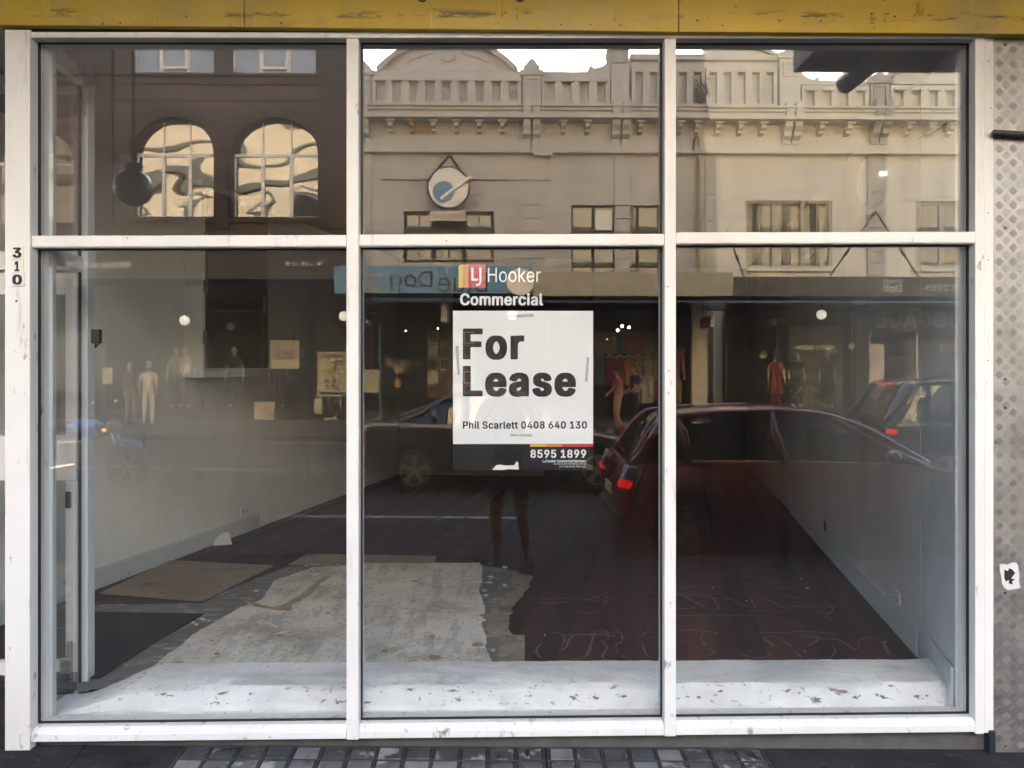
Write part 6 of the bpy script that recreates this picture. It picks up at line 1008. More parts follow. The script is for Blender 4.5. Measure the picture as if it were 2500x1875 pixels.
def shop(px0, px1, label, zt=3.35, depth=2.2, glass=True, mullions=(), stall=.35, m=mahog, ym=YF):
    t = thing('far_shop', (X((px0+px1)/2), ym, 0), label, 'shop front', 'shop fronts across the street')
    xa, xb = X(px0), X(px1)
    r = MB(); r.box(xa, xb, ym-depth-.1, ym-depth, .0, zt); r.box(xa, xa+.06, ym-depth, ym-.05, .0, zt); r.box(xb-.06, xb, ym-depth, ym-.05, 0, zt); r.box(xa, xb, ym-depth, ym-.0, zt, zt+.05); r.box(xa, xb, ym-depth, ym-.0, -.1, .02)
    r.build('interior', darkroom, t)
    f = MB(); f.box(xa, xb, ym-.06, ym, .02, stall); f.box(xa, xb, ym-.06, ym, zt-.25, zt); f.box(xa, xa+.08, ym-.06, ym, stall, zt-.25); f.box(xb-.08, xb, ym-.06, ym, stall, zt-.25)
    for q in mullions: f.box(X(q)-.03, X(q)+.03, ym-.055, ym-.005, stall, zt-.25)
    f.build('frame', m, t)
    if glass: MB().box(xa+.08, xb-.08, ym-.035, ym-.028, stall, zt-.25).build('pane', far_gl2, t)
    return t
s1 = shop(-500, 250, 'dark sale store window behind the motorbike'); s2 = shop(250, 868, 'dark sale store window with mannequins and a SALE poster', mullions=(470, 640))
# ---------------- taupe and cream buildings
def consoles(b, m, px0, px1, y0=262, y1=362):
    xa, xb = X(px0), X(px1); w_ = (xb-xa)
    for k in (0, 1):
        c0, c1 = xa+w_*(.02+k*.54), xa+w_*(.44+k*.54)
        pr = [(YF+.001, Z(y0)), (YF+.50, Z(y0)), (YF+.52, Z(y0+14)), (YF+.46, Z(y0+30)), (YF+.40, Z(y0+38)), (YF+.42, Z(y0+52)), (YF+.30, Z(y0+62)), (YF+.30, Z(y0+72)), (YF+.14, Z(y0+80)), (YF+.14, Z(y1)), (YF+.001, Z(y1))]
        MB().prism(pr, 'x', c0, c1).build('console', m, b)
        cxx = (c0+c1)/2; MB().lathe([((c1-c0)/2, 0), ((c1-c0)/2, .3)], (cxx, YF+.2, Z(y0)), 'y', 14).build('console_scroll', m, b)
def corbel(b, m, px, y0=302):
    c = X(px); MB().box(c-.12, c+.12, YF+.001, YF+.42, Z(y0+5), Z(y0)).build('corbel', m, b)
    MB().prism([(YF+.001, Z(y0+5)), (YF+.34, Z(y0+5)), (YF+.34, Z(y0+14)), (YF+.2, Z(y0+18)), (YF+.2, Z(y0+24)), (YF+.001, Z(y0+27))], 'x', c-.065, c+.065).build('corbel', m, b)
def cornice(b, m, px0, px1, dy=0):
    mb = MB(); xa, xb = X(px0), X(px1)
    for (ya, yb_, d_) in ((268, 273, .55), (273, 280, .45), (280, 292, .36), (292, 301, .58)): mb.box(xa, xb, YF+.0015, YF+d_, Z(yb_+dy), Z(ya+dy))
    mb.build('cornice', m, b)
    mb = MB(); mb.box(xa, xb, YF+.0012, YF+.16, Z(372), Z(358)); mb.box(xa, xb, YF+.0012, YF+.24, Z(377), Z(372)); mb.box(xa, xb, YF+.0012, YF+.08, Z(358), Z(346)); mb.build('string_course', m, b)
def panels(b, m, px0, px1, n, yt, yb_, arched=False):
    xa, xb = X(px0), X(px1); p_ = (xb-xa)/n; mb = MB()
    mb.box(xa, xb, YF+.0011, YF+.17, Z(yb_+16), Z(yb_)); mb.box(xa, xb, YF+.0011, YF+.17, Z(yt), Z(yt-12))
    for i in range(n+1):
        c = xa+p_*i; mb.box(max(xa, c-p_*.24), min(xb, c+p_*.24), YF+.0011, YF+.17, Z(yb_), Z(yt))
    mb.build('parapet_panelling', m, b)
    caps = MB()
    for i in range(n):
        c = xa+p_*(i+.5)
        if arched:
            caps.prism([(c+p_*.30*math.cos(t), Z(yt)+p_*.30*math.sin(t)) for t in [j*math.pi/10 for j in range(11)]], 'y', YF+.1712, YF+.22)
        else: caps.box(c-p_*.36, c+p_*.36, YF+.1712, YF+.26, Z(yt+2), Z(yt-3))
    caps.build('panel_cap', m, b)
def pier(b, m, px0, px1, ytop, pinn=None, recess=None):
    xa, xb = X(px0), X(px1)
    MB().box(xa, xb, YF-.2, YF+.2, Z(268), Z(ytop)).build('parapet_pier', m, b)
    MB().box(xa-.08, xb+.08, YF-.25, YF+.27, Z(ytop+12)+.0, Z(ytop)).build('pier_cap', m, b)
    if pinn:
        c = (xa+xb)/2; h = Z(pinn)-Z(ytop); w_ = (xb-xa)*.42
        MB().prism([(c-w_*1.1, Z(ytop)+.001), (c+w_*1.1, Z(ytop)+.001), (c+w_*1.1, Z(ytop)+h*.4), (c+w_*.75, Z(ytop)+h*.5), (c+w_*.45, Z(ytop)+h*.8), (c+w_*.2, Z(ytop)+h*.88), (c, Z(ytop)+h), (c-w_*.2, Z(ytop)+h*.88), (c-w_*.45, Z(ytop)+h*.8), (c-w_*.75, Z(ytop)+h*.5), (c-w_*1.1, Z(ytop)+h*.4)], 'y', YF-.12, YF+.18).build('pinnacle', m, b)
    if recess:
        mb = MB(); c = (xa+xb)/2; w_ = (xb-xa)*.26; z0, z1 = Z(recess[1]), Z(recess[0])
        mb.box(c-w_-.05, c+w_+.05, YF+.201, YF+.25, z1, z1+.05); mb.box(c-w_-.05, c+w_+.05, YF+.201, YF+.25, z0-.05, z0); mb.box(c-w_-.05, c-w_, YF+.201, YF+.25, z0, z1); mb.box(c+w_, c+w_+.05, YF+.201, YF+.25, z0, z1); mb.build('panel_frame', m, b)
def pilaster(b, m, px0, px1, y0=378, y1=700, st=32.6, first=470):
    xa, xb = X(px0), X(px1); MB().box(xa, xb, YF+.0011, YF+.06, Z(first), Z(y0)).build('pilaster_shaft', m, b)
    y = first
    while y < y1:
        MB().box(xa, xb, YF+.0011, YF+.065, Z(y+st)+.025, Z(y)).build('quoin', m, b); y += st
def pediment(b, m, cpx, half, ybase, R_, cpy, ya=None):
    "segmental pediment; circle centre cpy, radius R_ in photo pixels at the facade"
    cx = X(cpx); k = (X(cpx+100)-X(cpx))/100
    a0 = math.asin(half/R_)
    arc = [(cx+k*R_*math.sin(t), Z(cpy)+k*R_*math.cos(t)) for t in [-a0+2*a0*i/24 for i in range(25)]]
    MB().prism(arc, 'y', YF-.1, YF+.05).build('pediment', m, b)
    r2 = R_-12; inner = [(cx+k*r2*math.sin(t), Z(cpy)+k*r2*math.cos(t)) for t in [-a0+2*a0*i/24 for i in range(25)]]
    mb = MB()
    for i in range(24): mb.prism([arc[i], arc[i+1], inner[i+1], inner[i]], 'y', YF+.0505, YF+.26)
    mb.build('pediment_rim', m, b)
    mb = MB()
    for s in (-1, 1):
        for i in range(6):
            t0, t1 = s*(.16+.06*i), s*(.16+.06*(i+1)-.002); q = [(cx+k*rr*math.sin(t), Z(cpy)+k*rr*math.cos(t)) for t, rr in ((t0, R_-26), (t1, R_-26), (t1, R_-34), (t0, R_-34))]
            mb.prism(q, 'y', YF+.0505, YF+.10)
    mb.lathe([(.22, .0), (.22, .06)], (cx, YF+.0505, Z(cpy-R_+40)), 'y', 14); mb.build('pediment_relief', m, b)

tb = thing('taupe_building', (X(1290), YF, 0), 'taupe rendered terrace with arched parapet pediment across the street', 'building')
tx0, tx1 = X(868), X(1719)
wins = [(985, 1206, 516, 641), (1395, 1612, 500, 668)]
wall_open(tx0, tx1, 3.2, Z(190), [(X(a_), X(b_), Z(d_), Z(c_)) for a_, b_, c_, d_ in wins], YF-.4, YF).build('wall', taupe, tb)
MB().box(X(1537)-.02, tx1, YF-.4, YF, Z(190), Z(146)).build('wall', taupe, tb)
cornice(tb, taupe, 868, 1719)
MB().box(tx0, X(1489), YF-.3, YF+.16, Z(191), Z(179)).build('coping', taupe, tb); MB().box(X(1537), tx1, YF-.3, YF+.16, Z(148), Z(135)).build('coping', taupe, tb)
panels(tb, taupe, 910, 1272, 9, 203, 252); panels(tb, taupe, 1322, 1487, 4, 203, 252); panels(tb, taupe, 1540, 1718, 5, 180, 254, True)
pediment(tb, taupe, 1093, 172, 178, 230, 326)
pier(tb, taupe, 876, 908, 180, 155, (205, 250)); pier(tb, taupe, 1276, 1320, 178, 146, (200, 250)); pier(tb, taupe, 1490, 1532, 92, None, (125, 155))
MB().prism([(X(1490), Z(178)), (X(1490), Z(118)), (X(1480), Z(125)), (X(1478), Z(138)), (X(1482), Z(150)), (X(1472), Z(163)), (X(1450), Z(168)), (X(1440), Z(160)), (X(1432), Z(178))], 'y', YF-.08, YF+.1).build('parapet_scroll', taupe, tb)
for q in (956, 1007, 1060, 1115, 1170, 1226, 1374, 1432, 1560, 1608, 1655, 1697): corbel(tb, ochre if q == 1007 else taupe, q)
MB().box(X(1013), X(1054), YF+.0013, YF+.012, Z(328), Z(303)).build('ochre_patch', ochre, tb)
for a_, b_ in ((878, 906), (1276, 1318), (1490, 1536)): consoles(tb, taupe, a_, b_)
for a_, b_ in ((880, 906), (1276, 1316), (1500, 1537)): pilaster(tb, taupe, a_, b_)
pilaster(tb, greyr, 1702, 1718, first=444)
o = casement(tb, X(985), X(1206), Z(641), Z(516), 3, 3, dark_trim, far_gl, YF-.15, .09); MB().box(X(990), X(1200), YF-.30, YF-.28, Z(636), Z(520)).build('curtain', curtain, o)
o = casement(tb, X(1395), X(1612), Z(668), Z(500), 4, 1, dark_trim, far_gl, YF-.15, .05); MB().box(X(1455), X(1495), YF-.12, YF-.08, Z(560), Z(512)).build('sash', white_fr, o)
# old fixing rails left on the wall
MB().box(X(932), X(1345), YF+.001, YF+.10, Z(440), Z(415)).build('wall_rail', taupe, tb)
MB().box(X(1300), X(1348), YF+.241, YF+.3, Z(386), Z(345)).build('wall_rail', taupe, tb)
cb_ = thing('cream_building', (X(2050), YF, 0), 'cream rendered terrace with pinnacled parapet across the street', 'building')
cx0, cx1 = X(1719)+.003, X(3000)
wins2 = [(1821, 2032, 488, 652), (2235, 2370, 488, 652)]
wall_open(cx0, cx1, 3.2, Z(203), [(X(a_), X(b_), Z(d_), Z(c_)) for a_, b_, c_, d_ in wins2], YF-.4, YF).build('wall', creamr, cb_)
MB().box(cx0, X(1900), YF-.4, YF, Z(203), Z(146)).build('wall', creamr, cb_)
cornice(cb_, creamr, 1719.6, 3000, 2)
MB().box(cx0, X(1896), YF-.3, YF+.16, Z(148), Z(135)).build('coping', creamr, cb_); MB().box(X(1950), X(2116), YF-.3, YF+.16, Z(208), Z(198)).build('coping', creamr, cb_); MB().box(X(2166), cx1, YF-.3, YF+.16, Z(205), Z(192)).build('coping', creamr, cb_)
panels(cb_, creamr, 1721, 1893, 5, 180, 254, True); panels(cb_, creamr, 1953, 2116, 4, 222, 262); panels(cb_, creamr, 2168, 2500, 8, 220, 262)
MB().prism([(cx0, Z(135)), (X(1885), Z(135)), (X(1832), Z(118)), (X(1760), Z(96)), (cx0, Z(86))], 'y', YF-.2, YF+.05).build('gable', creamr, cb_)
MB().prism([(cx0, Z(86)), (X(1760), Z(96)), (X(1832), Z(118)), (X(1895), Z(139)), (X(1890), Z(131)), (X(1832), Z(110)), (X(1760), Z(86)), (cx0, Z(76))], 'y', YF-.25, YF+.2).build('gable_rim', creamr, cb_)
pier(cb_, creamr, 1898, 1948, 134, 122, (160, 186)); pier(cb_, greyr, 2118, 2164, 194, 176, (214, 255))
MB().prism([(X(1949), Z(200)), (X(1949), Z(158)), (X(1957), Z(180)), (X(1970), Z(190)), (X(1985), Z(194)), (X(1990), Z(187)), (X(1997), Z(190)), (X(1998), Z(200))], 'y', YF-.08, YF+.1).build('parapet_scroll', creamr, cb_)
MB().prism([(X(2168), Z(193)), (X(2500), Z(193)), (X(2500), Z(60)), (X(2330), Z(120)), (X(2200), Z(168))], 'y', YF-.2, YF+.05).build('gable', creamr, cb_)
MB().prism([(X(2160), Z(193)), (X(2200), Z(171)), (X(2330), Z(122)), (X(2500), Z(62)), (X(2500), Z(50)), (X(2325), Z(110)), (X(2195), Z(160)), (X(2158), Z(182))], 'y', YF-.25, YF+.2).build('gable_rim', greyr, cb_)
for q in (1748, 1802, 1855, 1997, 2064, 2208, 2260, 2310): corbel(cb_, creamr, q, 304)
consoles(cb_, creamr, 1905, 1948, 264, 352); consoles(cb_, greyr, 2120, 2162, 256, 352)
pilaster(cb_, greyr, 1721, 1748, first=444); pilaster(cb_, greyr, 2116, 2160, first=440, st=29)
o = casement(cb_, X(1821), X(2032), Z(652), Z(488), 3, 4, beige_fr, far_gl2, YF-.12, .07)
for q_ in (1826, 1870, 1898, 1940, 1968, 2010): MB().box(X(q_), X(q_+18), YF-.30, YF-.28, Z(648), Z(492)).build('curtain', curtain, o)
MB().box(X(1815), X(2038), YF-.39, YF-.36, Z(660), Z(480)).build('dark_room', darkroom, o)
MB().box(X(1810), X(2042), YF+.001, YF+.12, Z(662), Z(653)).build('sill', creamr, cb_)
o = casement(cb_, X(2235), X(2370), Z(652), Z(488), 2, 1, beige_fr, far_gl, YF-.12, .1); MB().box(X(2225), X(2380), YF+.001, YF+.12, Z(662), Z(653)).build('sill', creamr, cb_)
MB().tube([(X(1704), YF+.12, Z(340)), (X(1704), YF+.12, 3.9)], .05, 8).build('drain_pipe', mat('ochre_pipe', (.32, .25, .14), .5), cb_)
MB().tube(cat([(X(1704), YF+.13, Z(345)), (X(1696), YF+.2, Z(335)), (X(1690), YF+.2, Z(345)), (X(1690), YF+.15, Z(375))], 5), .03, 6).build('drain_pipe', F['black'], cb_)
MB().box(X(1700), X(1710), YF+.002, YF+.2, Z(262), Z(230)).build('stain_ledge', greyr, cb_)
# weed rooted on the cornice
rnd = random.Random(2); wd_ = thing('weed_plant', (X(1706), YF+.2, Z(272)), 'scraggly weed growing on the cornice across the street', 'plant')
st_, lf = MB(), MB()
for k in range(11):
    a_ = rnd.uniform(-.5, .5); h = rnd.uniform(.3, 1.0); b_ = Vector((X(1706), YF+.22, Z(272))); e = b_+Vector((math.sin(a_)*h*.7, rnd.uniform(-.05, .15), h))
    st_.tube([b_, b_.lerp(e, .5)+Vector((0, 0, .05)), e], [.012, .008, .004], 5)
    for j in range(14):
        t = rnd.uniform(.15, 1); c = b_.lerp(e, t)+Vector((rnd.uniform(-.1, .1), rnd.uniform(-.08, .08), rnd.uniform(-.06, .08))); d1 = Vector((rnd.uniform(-1, 1), rnd.uniform(-1, 1), rnd.uniform(-.6, .6))).normalized()*.06; d2 = d1.orthogonal().normalized()*.02
        lf.add([c-d1, c+d2, c+d1, c-d2], [(0, 1, 2, 3)])
st_.build('stem', mat('weed_stem', (.06, .055, .03), .8), wd_); lf.build('leaves', mat('weed_leaf', (.06, .075, .035), .7, .3), wd_)

# blue dog shop: fascia, round hanging sign (its mascot left out)
a2 = awning(815, 1300, 650, 716, bluef, 'light blue fascia awning with brown shop lettering')
alet('Dog', 953, 1056, 662, 712, brown_ink, a2, .015); alet('Blue', 1070, 1190, 665, 714, brown_ink, a2, .015)
for b_, y0, y1 in (('Posters', 668, 682), ('Art &', 686, 699), ('Frames', 702, 715)): alet(b_, 884, 928, y0, y1, tan_ink, a2, .02)
MB().lathe([(.34, 0), (.34, .03)], (XA(1270), YA+.002, ZAw(688)), 'y', 24).build('disc', pale_ink, a2)
rs = rfl(1095, 458, 18.2); rsg = thing('round_sign', rs, 'round white hanging sign with dark rim and Posters board below', 'sign')
MB().lathe([(.56, -.03), (.56, .03)], rs, 'y', 36).build('disc', mat('sign_white', (.78, .74, .68), .5), rsg)
MB().lathe([(.56, -.05), (.60, -.05), (.60, .06), (.56, .06), (.56, -.05)], rs, 'y', 36).build('rim', F['black'], rsg)
MB().lathe([(.30, 0), (.30, .004)], (rs.x-.14, rs.y+.031, rs.z-.12), 'y', 24).build('blue_spot', bluef, rsg)
MB().tube([(rs.x-.22, rs.y+.05, rs.z-.34), (rs.x-.16, rs.y+.05, rs.z-.28), (rs.x+.55, rs.y+.05, rs.z+.24), (rs.x+.62, rs.y+.05, rs.z+.28)], [.075, .05, .05, .075], 10).build('bone_shape', pale_ink, rsg)
q0, q1 = rfl(1050, 539, 18.2), rfl(1136, 516, 18.2)
pb = MB().box(q0.x, q1.x, -18.24, -18.18, q0.z, q1.z).build('name_board', mat('board_cream', (.60, .54, .44), .5), rsg)
letter('lettering', 'Posters & Art', q0.x+.04, q1.x-.04, q0.z+.06, q1.z-.05, -18.178, brown_ink, pb, back=True)
for s in (-1, 1):
    MB().tube([(rs.x+s*.33, rs.y, rs.z+.48), (rs.x, rs.y-.3, Z(384))], .035, 6).build('strap', F['black'], rsg); MB().tube([(rs.x+s*.2, rs.y, rs.z-.56), (rs.x+s*.2, rs.y, q1.z)], .015, 6).build('chain', F['black'], rsg)
a3 = awning(1302, 1790, 664, 722, beigef, 'plain beige fascia awning between the blue and the charcoal ones')
a4 = awning(1792, 2900, 674, 722, greyf, 'charcoal fascia awning with a phone number')
alet('Origami', 2157, 2203, 680, 692, pale_ink, a4, .0); alet('Doll', 2157, 2202, 693, 712, pale_ink, a4, .0); alet('9565 2955', 2260, 2380, 694, 709, pale_ink, a4, .0)
for (xa, ya, xb, yb_) in ((2138, 516, 2024, 678), (2138, 516, 2244, 678), (1775, 560, 1815, 672)):
    p0_ = rfl(xa, ya, D-.1); p1_ = rfl(xb, yb_, DA+.3)
    st2 = thing('awning_stay', p1_, 'thin dark stay rod from wall to awning at photo column %d' % xb, 'stay rod', 'awning stay rods'); mid = p0_.lerp(p1_, .62)
    MB().tube([p0_, p1_], .022, 6).build('rod', F['black'], st2); MB().tube([mid, mid+(p1_-p0_).normalized()*.25], .045, 6).build('turnbuckle', F['black'], st2)
for o_, lab in zip([o for o in C.objects if o.name.startswith('awning_stay')], ('left-leaning stay rod of the pair over the charcoal awning', 'right-leaning stay rod of the pair over the charcoal awning', 'single stay rod beside the cream casement window')): o_['label'] = lab
# shops under the awnings
s3 = shop(870, 1350, 'dark framing shop window full of hung pictures', mullions=(928,), stall=.3)
s4 = shop(1350, 1690, 'open clothes shop with garments hanging inside', glass=False, stall=.05); s5 = shop(1770, 2085, 'vintage shop window with hats and dressed mannequins', mullions=(1900,), stall=.4); s6 = shop(2120, 2900, 'luggage shop with white door frames', mullions=(2240,), stall=.3, m=white_fr)
wp_ = mat('white_pillar_paint', (.62, .56, .44), .6)
q0, q1 = X(1688), X(1725); tag(MB().box(q0, q1, YF-.4, YF+.12, .0, 3.35).build('shop_pillar', wp_), 'white painted pillar between the clothes shop and the dark doorway', 'pillar')
tag(MB().box(X(1728), X(1768), YF-1.2, YF-1.1, 0, 3.4).build('dark_doorway', darkroom), 'dark doorway beside the white pillar', 'doorway')
tag(MB().box(X(770), X(868), YF+.001, YF+.06, 0, 3.3).build('poster_wall', mat('black_hoarding', (.025, .022, .02), .7)), 'black hoarding pasted with posters', 'hoarding')
lug = thing('luggage_sign', (X(2240), YF, 2.9), 'charcoal sign board with pale LUGGAGE lettering', 'sign')
MB().box(X(2090), X(2700), YF+.061, YF+.1, Z(812), Z(748)).build('board', greyf, lug); letter('lettering', 'LUGGAGE', X(2136), X(2372), Z(800), Z(760), YF+.102, mat('dim_lettering', (.5, .49, .46), .6), lug, back=True, bold=.04)
tag(MB().box(X(2085)+.01, X(2120)-.01, YF-.2, YF+.06, 0, 3.35).build('pier_dark', greyf), 'dark pier between the vintage shop and the luggage shop', 'pier')
# printed paper on the far shops
paper_w = mat('poster_paper', (.55, .49, .37), .8, .05); paper_r = mat('poster_red', (.42, .10, .06), .8); green_i = mat('poster_green', (.12, .20, .06), .8); yel_i = mat('poster_yellow', (.5, .38, .10), .8)
def poster(px0, px1, y0, y1, label, lines=(), off=.01, m=None, nm='poster'):
    xa, xb, z0, z1 = X(px0), X(px1), Z(y1), Z(y0); t = thing(nm, ((xa+xb)/2, YF+off, z0), label, 'poster', 'posters across the street')
    MB().box(xa, xb, YF+off, YF+off+.006, z0, z1).build('sheet', m or paper_w, t)
    for (body, a_, b_, c_, d_, im, bo) in lines: letter('lettering', body, xa+(xb-xa)*a_, xa+(xb-xa)*b_, z1-(z1-z0)*d_, z1-(z1-z0)*c_, YF+off+.0065, im, t, back=True, bold=bo)
    return t
poster(660, 731, 830, 901, 'square SALE poster in the sale store window', [('SALE', .2, .82, .32, .68, F['ink'], .03)])
poster(620, 671, 981, 1032, 'small 20% OFF poster low in the sale store window', [('20%', .48, .95, .2, .42, paper_r, .02), ('OFF', .6, .97, .52, .72, F['ink'], .03), ('storewide', .3, .97, .84, .94, tan_ink, 0)])
bp = poster(776, 846, 859, 967, 'gig poster with a palm island pasted on the hoarding', [('BOOTLEG RASCAL', .04, .96, .05, .14, F['ink'], .03), ('SHAG', .66, .92, .19, .24, F['ink'], .03), ('ROCK', .66, .92, .25, .31, F['ink'], .03), ('TOUR', .2, .8, .62, .70, F['ink'], .05), ('THU 8 APRIL', .25, .75, .75, .79, F['ink'], .03), ('NEWTOWN', .25, .75, .81, .85, F['ink'], .03)], .066)
def pdeco(mb_, m): mb_.build('print', m, bp)
xa, xb, z0, z1 = X(776), X(846), Z(967), Z(859); W_, H_ = xb-xa, z1-z0; yq = YF+.0725
pdeco(MB().prism([(xa+W_*(.5+.34*math.cos(t)), z1-H_*(.47-.055*math.sin(t))) for t in [i*math.pi/8 for i in range(16)]], 'y', yq, yq+.001), yel_i)
pdeco(MB().prism([(xa+W_*(.5+.32*math.cos(t)), z1-H_*(.445-.045*math.sin(t))) for t in [i*math.pi/8 for i in range(9)]], 'y', yq+.0012, yq+.002), green_i)
pdeco(MB().tube([(xa+W_*.62, yq+.002, z1-H_*.42), (xa+W_*.66, yq+.002, z1-H_*.28)], .02, 5), brown_ink)
lf = MB()
for t in range(7): aa = t*.52; lf.prism([(xa+W_*.66, z1-H_*.27), (xa+W_*(.66+.2*math.cos(aa)), z1-H_*(.27-.09*math.sin(aa))), (xa+W_*(.66+.2*math.cos(aa+.25)), z1-H_*(.285-.08*math.sin(aa)))], 'y', yq+.002, yq+.003)
pdeco(lf, green_i)
pdeco(MB().box(xa+W_*.06, xa+W_*.94, yq, yq+.001, z1-H_*.96, z1-H_*.91), F['ink'])
poster(768, 788, 972, 1010, 'small black and white flyer below the gig poster', [], .066)
rnd = random.Random(8); tn = thing('torn_posters', (X(820), YF+.066, Z(1035)), 'white remains of torn posters low on the hoarding', 'torn poster')
for k in range(9):
    px = rnd.uniform(792, 840); py = rnd.uniform(972, 1030); MB().prism([(X(px+rnd.uniform(-9, 9)), Z(py+rnd.uniform(-16, 16))) for _ in range(4)], 'y', YF+.064+.001*k, YF+.065+.001*k).build('scrap', paper_w, tn)
poster(885, 926, 902, 958, 'white FREE notice in the framing shop window', [('FREE!', .2, .7, .06, .16, F['ink'], .02)]); poster(249, 275, 897, 937, 'pale notice in the sale store window by the motorbike')
poster(2122, 2158, 840, 955, 'tall white directory board beside the luggage shop', [('A  B\nC  D\nE  F', .2, .8, .1, .7, tan_ink, 0)][:0], .012, white_fr); poster(2294, 2336, 839, 857, 'pale number plate reading 4542', [('4542', .2, .8, .2, .8, F['ink'], .02)], .012)
poster(1857, 1872, 857, 873, 'little red and white notice in the vintage shop', [], .012); poster(2072, 2088, 836, 852, 'red bordered notice at the vintage shop corner', [], .012)
letter('reflection_lettering', 'THE REA  AL', X(940), X(1030), Z(896), Z(880), YF+.004, mat('faint_lettering', (.45, .43, .38), .6), s3, back=True, mirror=True)  # reflection of a sign on our side, put in as reversed lettering
letter('reflection_lettering', 'ABRIQUE VINTAGE', X(1943), X(2036), Z(855), Z(842), YF+.004, pale_ink, s5, back=True, mirror=True, bold=.03)  # our side's shop sign mirrored in this window, its reflection modelled as lettering
tag(MB().box(X(1945), X(2085), YF-.6, YF-.55, Z(1000), Z(793)).build('shop_screen', mat('beige_screen', (.20, .17, .12), .8)), 'pale screen behind the vintage shop window', 'screen')
# framed pictures inside the framing shop, teal post, door papers
k = 0
for i in range(4):
    for j in range(5):
        xa, xb, z1, z0 = X(1040+i*30), X(1066+i*30), Z(808+j*33), Z(838+j*33)
        t = thing('framed_picture', ((xa+xb)/2, YF-.5, z0), 'small framed picture, %s from the left in the %s row of the framing shop grid' % (('first', 'second', 'third', 'fourth')[i], ('top', 'second', 'third', 'fourth', 'bottom')[j]), 'picture', 'pictures in the framing shop')
        MB().box(xa, xb, YF-.5, YF-.47, z0, z1).build('frame', tan_ink if (i+j) % 3 else pale_ink, t); MB().box(xa+.03, xb-.03, YF-.469, YF-.465, z0+.03, z1-.03).build('print', [mahog, brown_ink, taupe, blackf][(i*3+j*2) % 4], t)
tag(MB().box(X(926), X(930), YF+.002, YF+.05, 0, Z(770)).build('door_post', mat('teal_post', (.08, .22, .26), .5)), 'thin teal door post of the framing shop', 'post')
tag(MB().lathe([(.12, 0), (.12, .01)], (X(972), YF+.012, Z(902)), 'y', 18).build('round_sticker', tan_ink), 'round orange sticker on the framing shop window', 'sticker')
poster(963, 978, 925, 945, 'small framed notice below the round sticker', [], .012, tan_ink)
# clothes on rails
rnd = random.Random(13)
gcol = [mat('garment_%d' % i, c, .9, .2, 6) for i, c in enumerate(((.20, .06, .05), (.26, .11, .05), (.22, .19, .13), (.05, .09, .11), (.15, .12, .09), (.30, .28, .24), (.12, .03, .06), (.24, .20, .10)))]
gcount = {}
def garment(px, y0, y1, w_, m, dep, pants=False, rail='upper rail'):
    gcount[rail] = gcount.get(rail, 0)+1; ORD = ('first', 'second', 'third', 'fourth', 'fifth', 'sixth', 'seventh', 'eighth', 'ninth', 'tenth', 'eleventh', 'twelfth', 'thirteenth', 'fourteenth')
    x, z1, z0 = X(px), Z(y0), Z(y1); t = thing('hanging_garment', (x, YF-dep, z0), ('red trousers hanging alone beside the white pillar' if pants else '%s garment from the left on the %s in the clothes shop' % (ORD[gcount[rail]-1], rail)), 'garment', 'garments in the clothes shop'); h = w_/2
    MB().tube([(x-h*.8, YF-dep, z1), (x, YF-dep, z1+.08), (x+h*.8, YF-dep, z1)], .012, 5).build('hanger', F['metal'], t)
    if pants: pts = [[(x-h*.6, z1), (x, z1), (x-h*.1, z1-.3), (x-h*.5, z0), (x-h*.95, z0)], [(x, z1), (x+h*.6, z1), (x+h*.95, z0), (x+h*.5, z0), (x+h*.1, z1-.3)]]
    else: pts = [[(x-h*.3, z1), (x+h*.3, z1), (x+h, z1-.12), (x+h*.8, z1-.4), (x+h*.7, z1-.35), (x+h*.9, z0), (x-h*.9, z0), (x-h*.7, z1-.35), (x-h*.8, z1-.4), (x-h, z1-.12)]]
    mb = MB()
    for q in pts: mb.prism(q, 'y', YF-dep-.04, YF-dep+.04)
    mb.build('cloth', m, t, bevel=.01)
for i in range(9): garment(1456+i*24, 812+rnd.uniform(-4, 4), 862, .34, rnd.choice(gcol), .9)
for i in range(9): garment(1448+i*24, 872+rnd.uniform(-3, 3), 940, .30, rnd.choice(gcol), .6, rail='middle rail')
garment(1664, 855, 928, .30, gcol[0], .1, True)
for i in range(14): garment(1560+i*8, 925+rnd.uniform(-3, 3), 985, .14, rnd.choice(gcol[1:]), .25+.03*(i % 2), rail='low front rail')
lampm = mat('lit_globe', (.9, .86, .78), .3, .02, emit=((1, .93, .80), .3)); spot_m = mat('lit_downlight', (.9, .9, .85), .3, .02, emit=((1, .92, .75), 5))
for (px, py, dd_, lab) in ((450, 782, 17, 'white lit globe under the sale store awning'), (839, 772, 17, 'white lit globe at the corner of the blue fascia'), (2006, 768, 17, 'white lit globe in front of the vintage shop'), (1250, 770, 17, 'white lit globe under the blue fascia')):
    c = rfl(px, py, dd_); t = thing('awning_globe', c, lab, 'globe light', 'lit globes across the street'); MB().ball(c, .13, 18, 10).build('globe', lampm, t, smooth=True); MB().tube([(c.x, c.y, c.z+.12), (c.x, c.y, 3.5)], .012, 6).build('rod', F['black'], t)
for (px, py) in ((1508, 806), (1519, 796), (1536, 799), (1481, 828), (991, 808), (1069, 802)):
    c = rfl(px, py, 19.6); t = MB(); t.ball(c, .045 if px > 1400 else .025, 10, 6); t.tube([(c.x, c.y, c.z+.04), (c.x, c.y-.02, c.z+.35)], .012, 5, 1); tag(t.build('spot_lamp', [spot_m, F['black']], smooth='auto'), 'small bright spot lamp inside a far shop at photo column %d' % px, 'spot lamp', 'spot lamps across the street')
